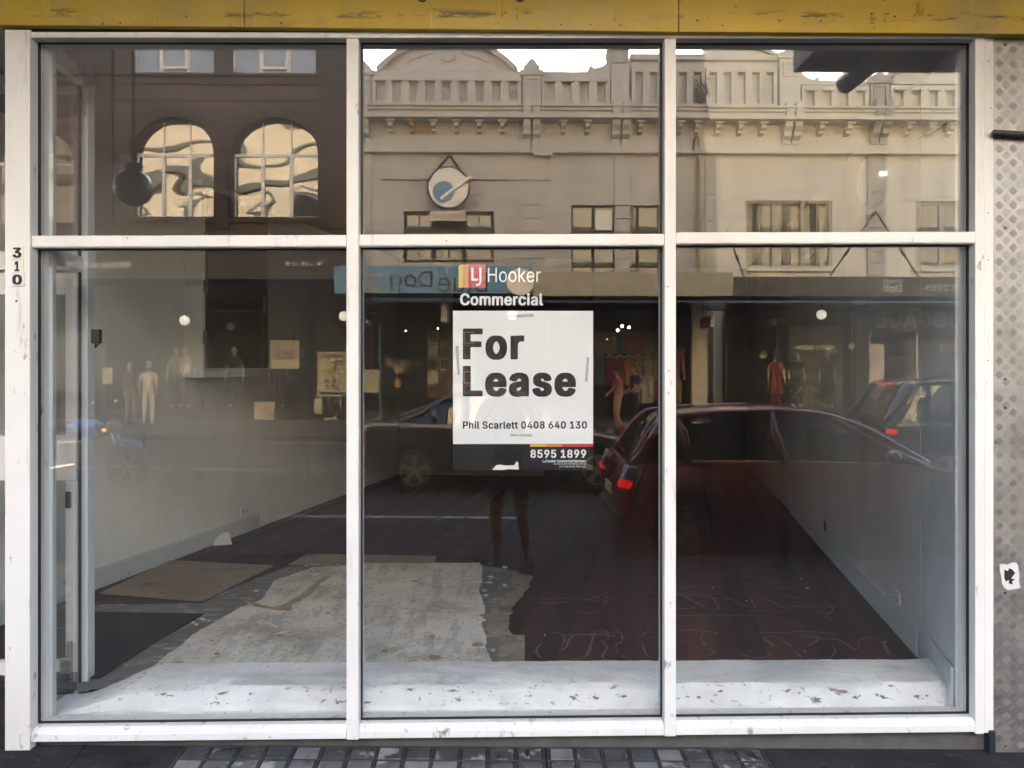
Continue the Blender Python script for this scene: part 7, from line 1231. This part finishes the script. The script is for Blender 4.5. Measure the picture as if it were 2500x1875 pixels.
for k, o in enumerate([o for o in C.objects if o.name.startswith('spot_lamp')]): o['label'] = ('leftmost of three close spot lamps in the clothes shop', 'topmost of three close spot lamps in the clothes shop', 'rightmost of three close spot lamps in the clothes shop', 'lone low spot lamp in the clothes shop', 'left spot lamp in the framing shop', 'right spot lamp in the framing shop')[k]
for (px0, px1, y0, y1, lab) in ((1077, 1091, 738, 786, 'narrow white hanging sign under the blue fascia'), (1735, 1744, 772, 798, 'dark red box sign hanging under the beige fascia')):
    q0, q1 = rfl(px0, y1, 16.8), rfl(px1, y0, 16.8); t = thing('hanging_sign', q0, lab, 'sign'); MB().box(q0.x, q1.x, -17.9, -16.8, q0.z, q1.z).build('box', gcol[0] if px0 > 1500 else wp_, t); MB().box(q0.x, q1.x, -16.799, -16.79, q0.z, q1.z).build('end_plate', wp_, t)
    for s in (-17.1, -17.6): MB().tube([(q0.x+.03, s, q1.z), (q0.x+.03, s, 3.55)], .01, 5).build('chain', F['black'], t)
# ================================================================ vehicles
paint_red = mat('red_car_paint', (.22, .014, .018), .25, .05, 2, coat=1.0, spec=.5); paint_navy = mat('navy_car_paint', (.012, .018, .035), .25, .05, 2, coat=1.0); paint_black = mat('black_car_paint', (.010, .011, .013), .25, .05, 2, coat=1.0)
car_gl = glassmat('car_glass', .10, (.30, .32, .32)); tyre_m = mat('tyre_rubber', (.014, .014, .014), .8); rim_dark = mat('dirty_alloy_wheel', (.16, .155, .15), .5, .05, metal=.5); rim_m = mat('alloy_wheel', (.50, .49, .46), .35, .05, metal=.7); trim_b = mat('car_trim', (.012, .012, .012), .5)
tail_on = mat('lit_tail_lamp', (.55, .02, .02), .2, .02, emit=((1, .02, .012), .22)); tail_off = mat('tail_lamp', (.28, .02, .02), .2); clear_l = mat('clear_lamp', (.45, .46, .48), .15); seat_m = mat('car_seat', (.03, .03, .032), .8); num_m = mat('number_plate', (.55, .50, .22), .5)
def wheel(parent, x, y, z, r, side, spokes=5):
    t = MB().lathe([(r*.62, -.09), (r*.93, -.10), (r, -.075), (r, .075), (r*.93, .10), (r*.62, .09)], (x, y, z), 'y', 28).build('wheel', tyre_m, parent, smooth='auto', world=False)
    rm = MB(); yo = side*.085
    rm.lathe([(r*.64, -.012), (r*.70, -.012), (r*.70, .012), (r*.64, .012), (r*.64, -.012)], (x, y+yo, z), 'y', 28); rm.lathe([(r*.16, -.02), (r*.16, .02)], (x, y+yo, z), 'y', 14)
    for k in range(spokes):
        a_ = 2*math.pi*k/spokes+.3; u = Vector((math.cos(a_), 0, math.sin(a_))); v_ = Vector((-u.z, 0, u.x)); c = Vector((x, y+yo, z))
        rm.hexa([c+u*r*.12-v_*r*.09+Vector((0, -.012, 0)), c+u*r*.66-v_*r*.13+Vector((0, -.012, 0)), c+u*r*.66+v_*r*.13+Vector((0, -.012, 0)), c+u*r*.12+v_*r*.09+Vector((0, -.012, 0)), c+u*r*.12-v_*r*.09+Vector((0, .012, 0)), c+u*r*.66-v_*r*.13+Vector((0, .012, 0)), c+u*r*.66+v_*r*.13+Vector((0, .012, 0)), c+u*r*.12+v_*r*.09+Vector((0, .012, 0))])
    rm.build('rim', rim_dark if parent.name.startswith('red') else rim_m, t, world=False); MB().lathe([(r*.63, -.03), (r*.63, .03)], (x, y+yo*.5, z), 'y', 20).build('hub', trim_b, t, world=False)
def lerp_t(tab, x):
    for (a_, b_) in zip(tab, tab[1:]):
        if a_[0] <= x <= b_[0]:
            t = (x-a_[0])/(b_[0]-a_[0]); t = t*t*(3-2*t) if len(tab) < 3 else t; return [p+(q-p)*t for p, q in zip(a_[1:], b_[1:])]
    return list(tab[0][1:] if x < tab[0][0] else tab[-1][1:])
def car(name, loc, label, paint, Lg, W, belt, cabin, wheels, wr, tails, plate, pillars, lit=True, spokes=5, antenna=None):
    "x from the tail (0) to the nose; belt: (x, sill z, deck z, half width); cabin: (x, roof z, half width at roof, half width at belt)"
    t = thing(name, loc, label, 'car', 'cars in the street'); N_ = 44; b = MB(); n = 13
    for i in range(N_+1):
        x = Lg*i/N_; zl, zd, hw = lerp_t(belt, x)
        P_ = [(0, zl), (hw*.80, zl), (hw*.95, zl+.06), (hw, zl+(zd-zl)*.32), (hw*1.005, zl+(zd-zl)*.62), (hw*.985, zd-.06), (hw*.93, zd)]
        ring = [(x, -y, z) for y, z in P_[::-1]][:-1]+[(x, 0, zl)]+[(x, y, z) for y, z in P_[1:]]
        b.v += ring
    m_ = len(ring)
    for i in range(N_):
        for k in range(m_-1): b.f.append((i*m_+k, (i+1)*m_+k, (i+1)*m_+k+1, i*m_+k+1))
        b.f.append((i*m_+m_-1, (i+1)*m_+m_-1, (i+1)*m_, i*m_))
    b.f.append(tuple(range(m_))); b.f.append(tuple(N_*m_+k for k in range(m_-1, -1, -1))); b.m = [0]*len(b.f)
    body = b.build('body', paint, t, smooth='auto', world=False)
    # cabin: glass sides and screens, painted roof
    x0, x1 = cabin[0][0], cabin[-1][0]; NC = 40; gl_, rf = MB(), MB(); rows = []
    for i in range(NC+1):
        x = x0+(x1-x0)*i/NC; zr, hr, hb = lerp_t(cabin, x); zd = lerp_t(belt, x)[1]-.03; zr = max(zr, zd+.012)
        rows.append([(x, -hb, zd), (x, -(hb*.35+hr*.65), zd+(zr-zd)*.6), (x, -hr, zr-.02), (x, -hr*.55, zr+.022), (x, 0, zr+.03), (x, hr*.55, zr+.022), (x, hr, zr-.02), (x, hb*.35+hr*.65, zd+(zr-zd)*.6), (x, hb, zd)])
    for i in range(NC):
        sl_ = abs(rows[i+1][4][2]-rows[i][4][2])/(rows[i+1][4][0]-rows[i][4][0])
        for k in range(8):
            tgt = rf if (2 <= k <= 5 and sl_ < .28) else gl_
            tgt.add([rows[i][k], rows[i+1][k], rows[i+1][k+1], rows[i][k+1]], [(0, 1, 2, 3)])
    gl_.build('window', car_gl, t, smooth=True, world=False); rf.build('roof', paint, t, smooth=True, world=False)
    def rowat(x): return rows[max(0, min(NC, round((x-x0)/(x1-x0)*NC)))]
    pb_ = MB()
    for s in (0, 1):
        idx = (lambda k: k if s == 0 else 8-k); rail = [Vector(r[idx(2)]) for r in rows]
        pb_.tube(rail, .038, 6)
        for xa, xb in pillars: pb_.tube([Vector(rowat(xa)[idx(0)]), Vector(rowat((xa+xb)/2)[idx(1)]), Vector(rowat(xb)[idx(2)])], [.06, .05, .04], 6)
    pb_.build('pillar', paint, t, smooth=True, world=False)
    s_ = MB()
    for sx in (Lg*.40, Lg*.58):
        for sy in (-.38, .38): s_.box(sx-.12, sx+.1, sy-.22, sy+.22, .45, lerp_t(belt, sx)[1]+.28); s_.ball((sx-.02, sy, lerp_t(belt, sx)[1]+.38), (.07, .13, .1), 10, 6)
    s_.build('seat', seat_m, t, world=False)
    for wx in wheels:
        for s in (-1, 1):
            wheel(t, wx, s*(W/2-.085), wr, wr, s, spokes)
            MB().lathe([(wr*1.12, -.02), (wr*1.2, -.02), (wr*1.2, .022), (wr*1.12, .022), (wr*1.12, -.02)], (wx, s*(W/2-.012), wr+.02), 'y', 26).build('wheel_arch', trim_b, t, world=False)
            MB().lathe([(wr*1.13, -.01), (wr*1.13, .008)], (wx, s*(W/2-.02), wr+.02), 'y', 26).build('wheel_well', trim_b, t, world=False)
    for s in (-1, 1):
        for (pts, m__) in tails:
            MB().prism([(x, z) for x, z in pts], 'y', s*(W/2-.22), s*(W/2+.006)).build('tail_lamp', {'on': tail_on, 'off': tail_off, 'clear': clear_l}[m__], t, bevel=.01, world=False)
        MB().ball((Lg*.66, s*(W/2+.09), lerp_t(belt, Lg*.66)[1]+.08), (.07, .11, .075), 12, 8).build('mirror', paint, t, smooth=True, world=False)
        MB().box(Lg-.22, Lg-.04, s*(W/2-.42), s*(W/2-.1), .58, .72).build('headlight', clear_l, t, bevel=.03, world=False)
        for hx in (.42, .62): MB().box(Lg*hx, Lg*hx+.16, s*(W/2-.01), s*(W/2+.022), lerp_t(belt, Lg*hx)[1]-.15, lerp_t(belt, Lg*hx)[1]-.12).build('handle', paint, t, bevel=.008, world=False)
        MB().box(wheels[0]+wr*1.3, wheels[1]-wr*1.3, s*(W/2-.02), s*(W/2+.006), .20, .27).build('sill_trim', trim_b, t, world=False)
    MB().box(-.015, .02, -.24, .24, plate, plate+.11).build('number_plate', num_m, t, world=False)
    MB().box(-.02, .06, -W*.42, W*.42, .30, .40).build('bumper_trim', trim_b, t, bevel=.01, world=False)
    if antenna: MB().tube([(antenna, 0, rowat(antenna)[4][2]), (antenna-.16, 0, rowat(antenna)[4][2]+.16)], [.02, .006], 6).build('antenna', trim_b, t, world=False)
    return t
# red hatchback at the kerb
xr = rfl(1681, 1256, 4.75).x
car('red_hatchback', (xr-.72, -4.70-.875, gz(xr+1.3, -5.5)), 'dark red hatchback parked at our kerb with brake lamps glowing', paint_red, 4.28, 1.75,
    [(0, .42, .78, .70), (.10, .26, .97, .80), (.6, .20, 1.00, .868), (2.0, .20, .99, .875), (2.9, .20, .965, .872), (3.3, .20, .93, .86), (4.0, .24, .78, .80), (4.22, .30, .66, .66), (4.28, .38, .56, .60)],
    [(.16, 1.0, .60, .70), (.42, 1.38, .56, .76), (.55, 1.46, .58, .80), (1.0, 1.50, .60, .82), (1.8, 1.525, .61, .82), (2.3, 1.47, .61, .82), (2.7, 1.33, .61, .82), (3.35, .96, .66, .80)],
    (.72, 3.35), .315, [([(-.01, .72), (.09, .71), (.13, .77), (.06, .80), (.02, .80)], 'on'), ([(.02, .805), (.13, .79), (.19, .93), (.08, .95)], 'clear'), ([(.21, 1.10), (.24, 1.10), (.31, 1.24), (.28, 1.24)], 'off')], .55, [(.18, .50), (.75, .62), (1.75, 1.68), (3.25, 2.35)], antenna=.62)
# navy sedan in the traffic lane
xs_ = rfl(1013, 1136, 7.9).x
car('navy_sedan', (xs_-.86, -7.85-.875, gz(xs_+1, -8.7)), 'dark navy sedan standing in the traffic lane', paint_navy, 4.5, 1.75,
    [(0, .40, .92, .70), (.12, .26, 1.02, .80), (.7, .20, 1.01, .868), (2.0, .20, .96, .875), (3.0, .20, .93, .872), (3.5, .20, .88, .86), (4.2, .24, .72, .80), (4.45, .32, .60, .66), (4.5, .38, .54, .60)],
    [(.45, 1.02, .62, .76), (.95, 1.22, .57, .78), (1.35, 1.37, .57, .80), (1.8, 1.43, .59, .82), (2.3, 1.44, .60, .82), (2.7, 1.35, .60, .82), (3.5, .92, .66, .80)],
    (.86, 3.52), .315, [([(-.01, .66), (.14, .66), (.18, .90), (.02, .92)], 'off'), ([(.0, .56), (.16, .56), (.14, .65), (-.01, .65)], 'clear')], .70, [(.6, 1.25), (1.15, 1.05), (2.15, 2.08), (3.4, 2.5)])
# black wagon ahead of it
xb_ = rfl(2095, 900, 9.0).x
car('black_wagon', (xb_, -7.9-.92, gz(xb_+2, -8.8)), 'black tall wagon with a lit brake lamp ahead of the sedan', paint_black, 4.7, 1.84,
    [(0, .46, .9, .76), (.1, .30, 1.08, .86), (.6, .24, 1.10, .91), (2.0, .24, 1.08, .92), (3.2, .24, 1.03, .915), (3.7, .24, .98, .9), (4.4, .28, .86, .84), (4.66, .34, .74, .70), (4.7, .4, .64, .64)],
    [(.06, 1.10, .66, .78), (.42, 1.60, .62, .82), (.55, 1.66, .64, .84), (1.2, 1.70, .66, .86), (2.3, 1.68, .66, .86), (2.8, 1.55, .66, .86), (3.6, 1.02, .7, .84)],
    (.85, 3.6), .35, [([(-.01, .90), (.06, .90), (.09, .97), (.02, .98)], 'on')], .78, [(.10, .48), (1.1, 1.0), (2.0, 1.95), (3.5, 2.45)])
bpy.data.objects['black_wagon']
MB().box(.30, .36, -.2, .2, 1.62, 1.65).build('brake_lamp', tail_on, bpy.data.objects['black_wagon'], world=False)

# motorbike
mx = rfl(311, 1130, 8.1); mz = gz(mx.x, -8.1)
mk = thing('motorbike', (mx.x-1.38, -8.1, mz), 'blue and black motorbike standing in the road', 'motorbike')
blue_p = mat('blue_bike_paint', (.05, .16, .55), .25, .05, coat=.8); chrome = mat('chrome', (.7, .7, .7), .15, .03, metal=1)
for wx in (0, 1.38):
    w_ = MB().lathe([(.215, -.045), (.27, -.055), (.305, -.03), (.31, 0), (.305, .03), (.27, .055), (.215, .045), (.215, -.045)], (wx, 0, .31), 'y', 30).build('wheel', tyre_m, mk, smooth='auto', world=False)
    sp_ = MB(); sp_.lathe([(.05, -.06), (.05, .06)], (wx, 0, .31), 'y', 12)
    for k in range(6): a_ = k*math.pi/3; sp_.tube([(wx, 0, .31), (wx+.22*math.cos(a_), 0, .31+.22*math.sin(a_))], .016, 6)
    sp_.build('rim', rim_m, w_, world=False)
for s in (-1, 1):
    MB().tube([(1.38, s*.09, .31), (1.10, s*.09, .95)], .024, 8).build('fork', chrome, mk, world=False); MB().tube([(1.10, s*.08, .98), (1.04, s*.22, 1.06), (.94, s*.36, 1.03)], .014, 8).build('handlebar', trim_b, mk, world=False)
    MB().tube([(1.06, s*.26, 1.06), (1.05, s*.30, 1.22)], .007, 6).build('mirror_stem', trim_b, mk, world=False); MB().ball((1.05, s*.32, 1.25), (.02, .06, .04), 10, 6).build('mirror', chrome, mk, smooth=True, world=False)
    MB().tube([(.95, s*.1, .9), (.5, s*.13, .55), (0, s*.1, .31)], .022, 6).build('frame_tube', trim_b, mk, world=False)
    MB().ball((1.12, s*.17, .86), (.04, .03, .03), 8, 6).build('indicator', mat('amber_lens', (.6, .22, .03), .3, emit=((1, .4, .08), .5)), mk, smooth=True, world=False)
MB().prism([(1.08, .60), (1.16, .58), (1.28, .67), (1.42, .68), (1.56, .60), (1.62, .52), (1.66, .54), (1.58, .65), (1.42, .72), (1.25, .71)], 'y', -.06, .06).build('front_fender', blue_p, mk, bevel=.01, world=False)
MB().ball((.78, 0, .88), (.30, .15, .13), 16, 10).build('tank', blue_p, mk, smooth=True, world=False)
MB().prism([(.55, .84), (.2, .80), (-.30, .90), (-.34, .95), (.1, .88), (.5, .92)], 'y', -.13, .13).build('seat', trim_b, mk, bevel=.03, world=False)
MB().box(.42, .86, -.16, .16, .32, .72).build('engine', F['metal'], mk, bevel=.05, world=False); MB().tube([(.7, .14, .35), (.3, .18, .28), (-.2, .19, .36)], .05, 10).build('exhaust', chrome, mk, world=False)
MB().ball((1.2, 0, .90), (.09, .10, .10), 14, 8).build('headlight', mat('dim_headlamp', (.25, .25, .24), .1), mk, smooth=True, world=False)
MB().prism([(-.35, .6), (-.1, .66), (.0, .68), (-.05, .74), (-.4, .88), (-.45, .86)], 'y', -.07, .07).build('rear_fender', blue_p, mk, bevel=.01, world=False)

# ================================================================ people and mannequins
skin_c = mat('skin', (.42, .24, .16), .6, .06); skin_d = mat('tanned_skin', (.34, .19, .12), .6, .06); hair_b = mat('dark_hair', (.02, .014, .01), .7); hair_g = mat('fair_hair', (.30, .24, .15), .7); man_c = mat('mannequin_shell', (.62, .58, .48), .5)
cl = dict(white=mat('white_cloth', (.58, .53, .44), .9), khaki=mat('khaki_cloth', (.30, .26, .19), .9), black=mat('black_cloth', (.012, .012, .014), .9), dgrey=mat('charcoal_cloth', (.05, .05, .052), .9), navy=mat('navy_cloth', (.02, .025, .04), .9), red=mat('rust_cloth', (.30, .09, .06), .9), tan=mat('tan_cloth', (.34, .22, .13), .9), beige=mat('beige_cloth', (.30, .27, .22), .9), orange=mat('orange_red_cloth', (.50, .07, .03), .9, .3, 9), shoe=mat('dark_shoe', (.02, .02, .02), .6), brown=mat('brown_shoe', (.08, .04, .02), .6))
chk = mat('black_white_print', (.012, .012, .012), .9, .1, stains_and_shade=[((.6, .58, .5), 13, .56, .58)])
J0 = dict(pel=(0, 0, .96), wai=(0, 0, 1.10), che=(0, .01, 1.30), nek=(0, .015, 1.47), hdb=(0, -.005, 1.54))
def person(name, loc, rz, label, top, bottom, skin=None, H=1.75, hair=hair_b, shoes=None, pose=None, shorts=False, sleeves=False, glasses=False, cat_='person', group='people in the street', head=True, dress=False, lean=0.0, turn=0.0):
    "local: faces -y, feet at z=0; pose maps joints to offsets in metres for a 1.75 m figure"
    skin = skin or skin_c; shoes = shoes or cl['shoe']; t = thing(name, loc, label, cat_, group, rz)
    J = dict(J0)
    for s, q in ((1, 'l'), (-1, 'r')):
        J.update({'sho'+q: (s*.175, .01, 1.42), 'elb'+q: (s*.24, .02, 1.14), 'wri'+q: (s*.26, -.04, .90), 'hip'+q: (s*.09, 0, .93), 'kne'+q: (s*.10, -.015, .50), 'ank'+q: (s*.105, .02, .09), 'toe'+q: (s*.12, -.14, .045), 'hee'+q: (s*.105, .05, .045)})
    J.update(pose or {}); k = H/1.75
    J = {a_: Vector(b_)*k for a_, b_ in J.items()}
    if lean:
        for a_ in J:
            if J[a_].z > .9*k: J[a_] = J[a_]+Vector((0, -lean*(J[a_].z-.9*k), 0))
    rad = dict(pel=(.155, .115), wai=(.135, .10), che=(.165, .115), nek=(.058, .058), hdb=(.055, .06))
    for q in 'lr': rad.update({'sho'+q: (.075, .07), 'elb'+q: (.047, .047), 'wri'+q: (.030, .028), 'hip'+q: (.098, .098), 'kne'+q: (.062, .064), 'ank'+q: (.042, .046), 'toe'+q: (.042, .030), 'hee'+q: (.042, .040)})
    bones = [('pel', 'wai'), ('wai', 'che'), ('che', 'nek'), ('nek', 'hdb')]
    for q in 'lr': bones += [('che', 'sho'+q), ('sho'+q, 'elb'+q), ('elb'+q, 'wri'+q), ('pel', 'hip'+q), ('hip'+q, 'kne'+q), ('kne'+q, 'ank'+q), ('ank'+q, 'toe'+q), ('ank'+q, 'hee'+q)]
    names = list(J); me = bpy.data.meshes.new('body'); me.from_pydata([J[a_] for a_ in names], [(names.index(a_), names.index(b_)) for a_, b_ in bones], [])
    ob = bpy.data.objects.new('body', me); C.objects.link(ob); md = ob.modifiers.new('s', 'SKIN'); md.use_smooth_shade = True; md.branch_smoothing = .6
    if not me.skin_vertices: me.attributes  # the modifier adds the layer below
    bm = bmesh.new(); bm.from_mesh(me); lay = bm.verts.layers.skin.verify(); bm.verts.ensure_lookup_table()
    for i, a_ in enumerate(names):
        r_ = rad[a_]; bm.verts[i][lay].radius = (r_[0]*k, r_[1]*k); bm.verts[i][lay].use_root = (a_ == 'pel')
    bm.to_mesh(me); bm.free()
    sb = ob.modifiers.new('d', 'SUBSURF'); sb.levels = 2; sb.render_levels = 2
    dg = bpy.context.evaluated_depsgraph_get(); dg.update(); m2 = bpy.data.meshes.new_from_object(ob.evaluated_get(dg)); bpy.data.objects.remove(ob); bpy.data.meshes.remove(me)
    reg = {}
    for a_, b_ in bones:
        kd = 'top'
        if a_ == 'nek' or b_ == 'hdb': kd = 'skin'
        elif a_[:3] == 'elb': kd = 'top' if sleeves else 'skin'
        elif a_ == 'pel' or a_[:3] == 'hip': kd = 'bot'
        elif a_[:3] == 'kne': kd = 'skin' if shorts else 'bot'
        elif a_[:3] == 'ank': kd = 'shoe'
        if a_ == 'pel' and b_ == 'wai': kd = 'top'
        reg[(a_, b_)] = kd
    mats = {'top': 0, 'bot': 1, 'skin': 2, 'shoe': 3}; vs = [v.co.copy() for v in m2.vertices]; mb = MB(); mb.v = [tuple(v) for v in vs]
    for p in m2.polygons:
        c = Vector((0, 0, 0))
        for i in p.vertices: c += vs[i]
        c /= len(p.vertices); best = None
        for bn in bones:
            A, B = J[bn[0]], J[bn[1]]; u = max(0, min(1, (c-A).dot(B-A)/max(1e-9, (B-A).length_squared))); d_ = (c-(A+(B-A)*u)).length
            kd = reg[bn]
            if kd == 'skin' and bn[0][:3] == 'elb': d_ += 0 if u > .05 else .02
            if best is None or d_ < best[0]: best = (d_, kd, bn, u)
        kd = best[1]
        if shorts and best[2][0][:3] == 'hip' and best[3] > .8: kd = 'skin'
        if not sleeves and best[2][0][:3] == 'sho' and best[3] > .62: kd = 'skin'
        mb.f.append(tuple(p.vertices)); mb.m.append(mats[kd])
    bpy.data.meshes.remove(m2)
    def hand(q, s):
        W_, E = J['wri'+q], J['elb'+q]; d_ = (W_-E).normalized(); sd = Vector((s, 0, 0)) - d_*d_.dot(Vector((s, 0, 0))); sd = sd.normalized() if sd.length > .2 else Vector((0, -1, 0)); fr_ = d_.cross(sd)
        c = W_+d_*.05*k; st0 = len(mb.v); mb.ball((0, 0, 0), 1, 10, 6, 2); A = Matrix((fr_*.040*k, sd*.018*k, d_*.055*k)).transposed(); mb.v[st0:] = [tuple(c+A @ Vector(v)) for v in mb.v[st0:]]
        for i, ln_ in enumerate((.062, .075, .08, .07)):
            o = c+d_*.042*k+fr_*(.028-.019*i)*k; mb.tube([o, o+(d_*.55*ln_-sd*.006)*k, o+(d_*ln_-sd*.028)*k], [.0095*k, .0085*k, .006*k], 6, 2)
        o = c-d_*.02*k+fr_*.036*k; mb.tube([o, o+(fr_*.025+d_*.03-sd*.01)*k, o+(fr_*.022+d_*.06-sd*.02)*k], [.011*k, .010*k, .007*k], 6, 2)
    hand('l', 1); hand('r', -1)
    hc = J['hdb']+Vector((0, -.015, .095))*k; rt = Matrix.Rotation(turn, 3, 'Z')
    if head:
        st0 = len(mb.v); mb.ball((0, 0, 0), (.076*k, .096*k, .118*k), 18, 12, 2)
        mb.v[st0:] = [(x*(1-.25*max(0, -z/(.118*k))), y*(1-.12*max(0, -z/(.118*k))), z) for x, y, z in mb.v[st0:]]
        mb.tube([(0, -.088*k, .012*k), (0, -.104*k, -.022*k), (0, -.092*k, -.034*k)], [.008*k, .015*k, .010*k], 6, 2); mb.tube([(-.022*k, -.082*k, -.062*k), (0, -.088*k, -.061*k), (.022*k, -.082*k, -.062*k)], [.004*k, .008*k, .004*k], 6, 2)
        for s in (-1, 1): mb.ball((s*.077*k, .0, -.005*k), (.012*k, .022*k, .032*k), 8, 6, 2)
        mb.v[st0:] = [tuple(hc+rt @ Vector(v)) for v in mb.v[st0:]]
    if dress:
        mb.lathe([(.145*k, .95*k), (.17*k, .85*k), (.26*k, .45*k), (.25*k, .45*k), (.16*k, .85*k)], (0, 0, 0), 'z', 18, 0)
    body = mb.build('body', [top, bottom, skin, shoes], t, smooth=True, world=False)
    if head and hair:
        hm = MB(); hm.ball((0, .012*k, .016*k), (.084*k, .102*k, .116*k), 16, 10, lo=-.15, hi=1); hm.v = [(x, y+(.0 if y > -.03*k else -.4*(y+.03*k)*(1 if z < .05*k else 0)), z) for x, y, z in hm.v]; hm.ball((0, .05*k, -.01*k), (.074*k, .06*k, .09*k), 14, 8)
        hm.xf(lambda v: hc+rt @ v); hm.build('hair', hair, t, smooth=True, world=False)
    if head and cat_ == 'person':
        for s in (-1, 1):
            e = MB().ball((0, 0, 0), (.014*k, .008*k, .009*k), 10, 6).xf(lambda v, s=s: hc+rt @ (v+Vector((s*.031*k, -.086*k, .012*k)))); e.build('eye', F['gasket'], t, smooth=True, world=False)
    if glasses:
        g_ = MB()
        for s in (-1, 1): g_.ball((s*.032*k, -.098*k, .012*k), (.028*k, .010*k, .022*k), 12, 6); g_.tube([(s*.06*k, -.09*k, .016*k), (s*.082*k, .0, .016*k)], .004*k, 5)
        g_.tube([(-.01*k, -.102*k, .016*k), (.01*k, -.102*k, .016*k)], .004*k, 5); g_.xf(lambda v: hc+rt @ v); g_.build('sunglasses', F['black'], t, world=False)
    return t
def foot(px, py, D_): q = rfl(px, py, D_); return (q.x, q.y, gz(q.x, q.y))
# the photographer, phone up at eye height, feet apart
ph_loc = (.06, -3.66, gz(0, -3.66))
k_ = 1.78/1.75
person('person', ph_loc, R(180), 'person in dark shorts holding up a phone to photograph the window', cl['dgrey'], cl['black'], skin_d, 1.86, hair_b, cl['brown'],
       dict(kner=(.115, -.03, .50), ankr=(.105, .02, .09), toer=(.13, -.13, .045), heer=(.105, .05, .045), hipr=(.09, 0, .93), shor=(.175, .01, 1.42), elbr=(.26, -.14, 1.22), wrir=(.075, -.30, 1.47),
            knel=(-.115, -.04, .50), ankl=(-.17, .03, .09), toel=(-.20, -.12, .045), heel=(-.17, .06, .045), hipl=(-.09, 0, .93), shol=(-.175, .01, 1.42), elbl=(-.26, -.14, 1.22), wril=(-.075, -.30, 1.47)), shorts=True)
q = Vector((.06, -3.37, 1.585)); ph = thing('phone', q, 'black phone held up by the photographer', 'phone'); MB().box(-.055, .100, -3.378, -3.370, 1.54, 1.617).build('body', F['black'], ph, bevel=.004)
MB().lathe([(.006, 0), (.006, .002)], (.085, -3.3695, 1.605), 'y', 12).build('lens', F['gasket'], ph)
# opposite pavement
person('person', foot(362, 1046, 17.0), R(0), 'person in white shirt and trousers seen from behind by the sale store', cl['white'], cl['white'], skin_c, 1.70, mat('grey_hair', (.35, .30, .25), .8), cl['brown'], dict(elbl=(.22, .03, 1.15), wril=(.20, -.02, .92)), turn=R(-25))
person('person', foot(318, 1046, 17.2), R(15), 'person in a dark top and khaki trousers beside the one in white', cl['dgrey'], cl['khaki'], skin_c, 1.66, hair_g, cl['brown'], sleeves=True)
person('person', foot(1549, 1046, 16.9), R(250), 'person in black T-shirt and sunglasses outside the clothes shop', cl['navy'], cl['black'], skin_d, 1.78, hair_b, cl['shoe'], dict(elbl=(.22, .06, 1.14), wril=(.10, -.18, 1.04), elbr=(-.22, .06, 1.14), wrir=(-.08, -.2, 1.03)), glasses=True)
person('person', foot(1508, 1046, 16.7), R(255), 'person in a rust top and tan shorts by the clothes rack', cl['red'], cl['tan'], skin_d, 1.66, hair_b, cl['brown'], dict(elbl=(.2, -.05, 1.16), wril=(.08, -.24, 1.06), kner=(-.10, -.06, .5), ankr=(-.1, .10, .09), toer=(-.12, -.04, .045), heer=(-.1, .13, .045)), shorts=True)
# mannequins in the windows
mf = lambda px, D_=19.1: (X(px)*(D_+3.3)/(D+3.3), -D_, .36)
for (px, tp, bt, lab, dr_, hd_) in ((430, 'beige', 'navy', 'headed mannequin in a beige jacket in the sale store', False, True), (452, 'white', 'dgrey', 'mannequin in a cream top beside the beige jacket', False, True), (572, 'dgrey', 'black', 'mannequin in a dark dress beside the store door', True, True), (681, 'dgrey', 'dgrey', 'mannequin in a charcoal suit below the SALE poster', False, True), (738, 'black', 'black', 'mannequin in black right of the SALE poster', False, True)):
    person('mannequin', mf(px), R(180), lab, cl[tp], cl[bt], man_c, 1.78, None, man_c, None, cat_='mannequin', group='mannequins across the street', sleeves=(px > 700), dress=dr_, head=hd_)
hat = mat('straw_hat', (.42, .32, .18), .8)
for (px, m_, lab) in ((1895, cl['orange'], 'mannequin in a red dress and straw hat in the vintage shop'), (1945, chk, 'mannequin in a black and white check dress in the vintage shop'), (2020, mat('green_print', (.02, .03, .02), .9, .1, stains_and_shade=[((.4, .42, .3), 16, .6, .62)]), 'mannequin in a dark leafy print dress in the vintage shop')):
    t = person('mannequin', mf(px), R(180), lab, m_, m_, man_c, 1.62, None, man_c, None, cat_='mannequin', group='mannequins across the street', dress=True)
    if px != 1945: MB().lathe([(.19, 1.58), (.20, 1.59), (.10, 1.62), (.095, 1.70), (.05, 1.72), (0, 1.72)], (0, 0, 0), 'z', 20).build('hat', hat, t, smooth=True, world=False)
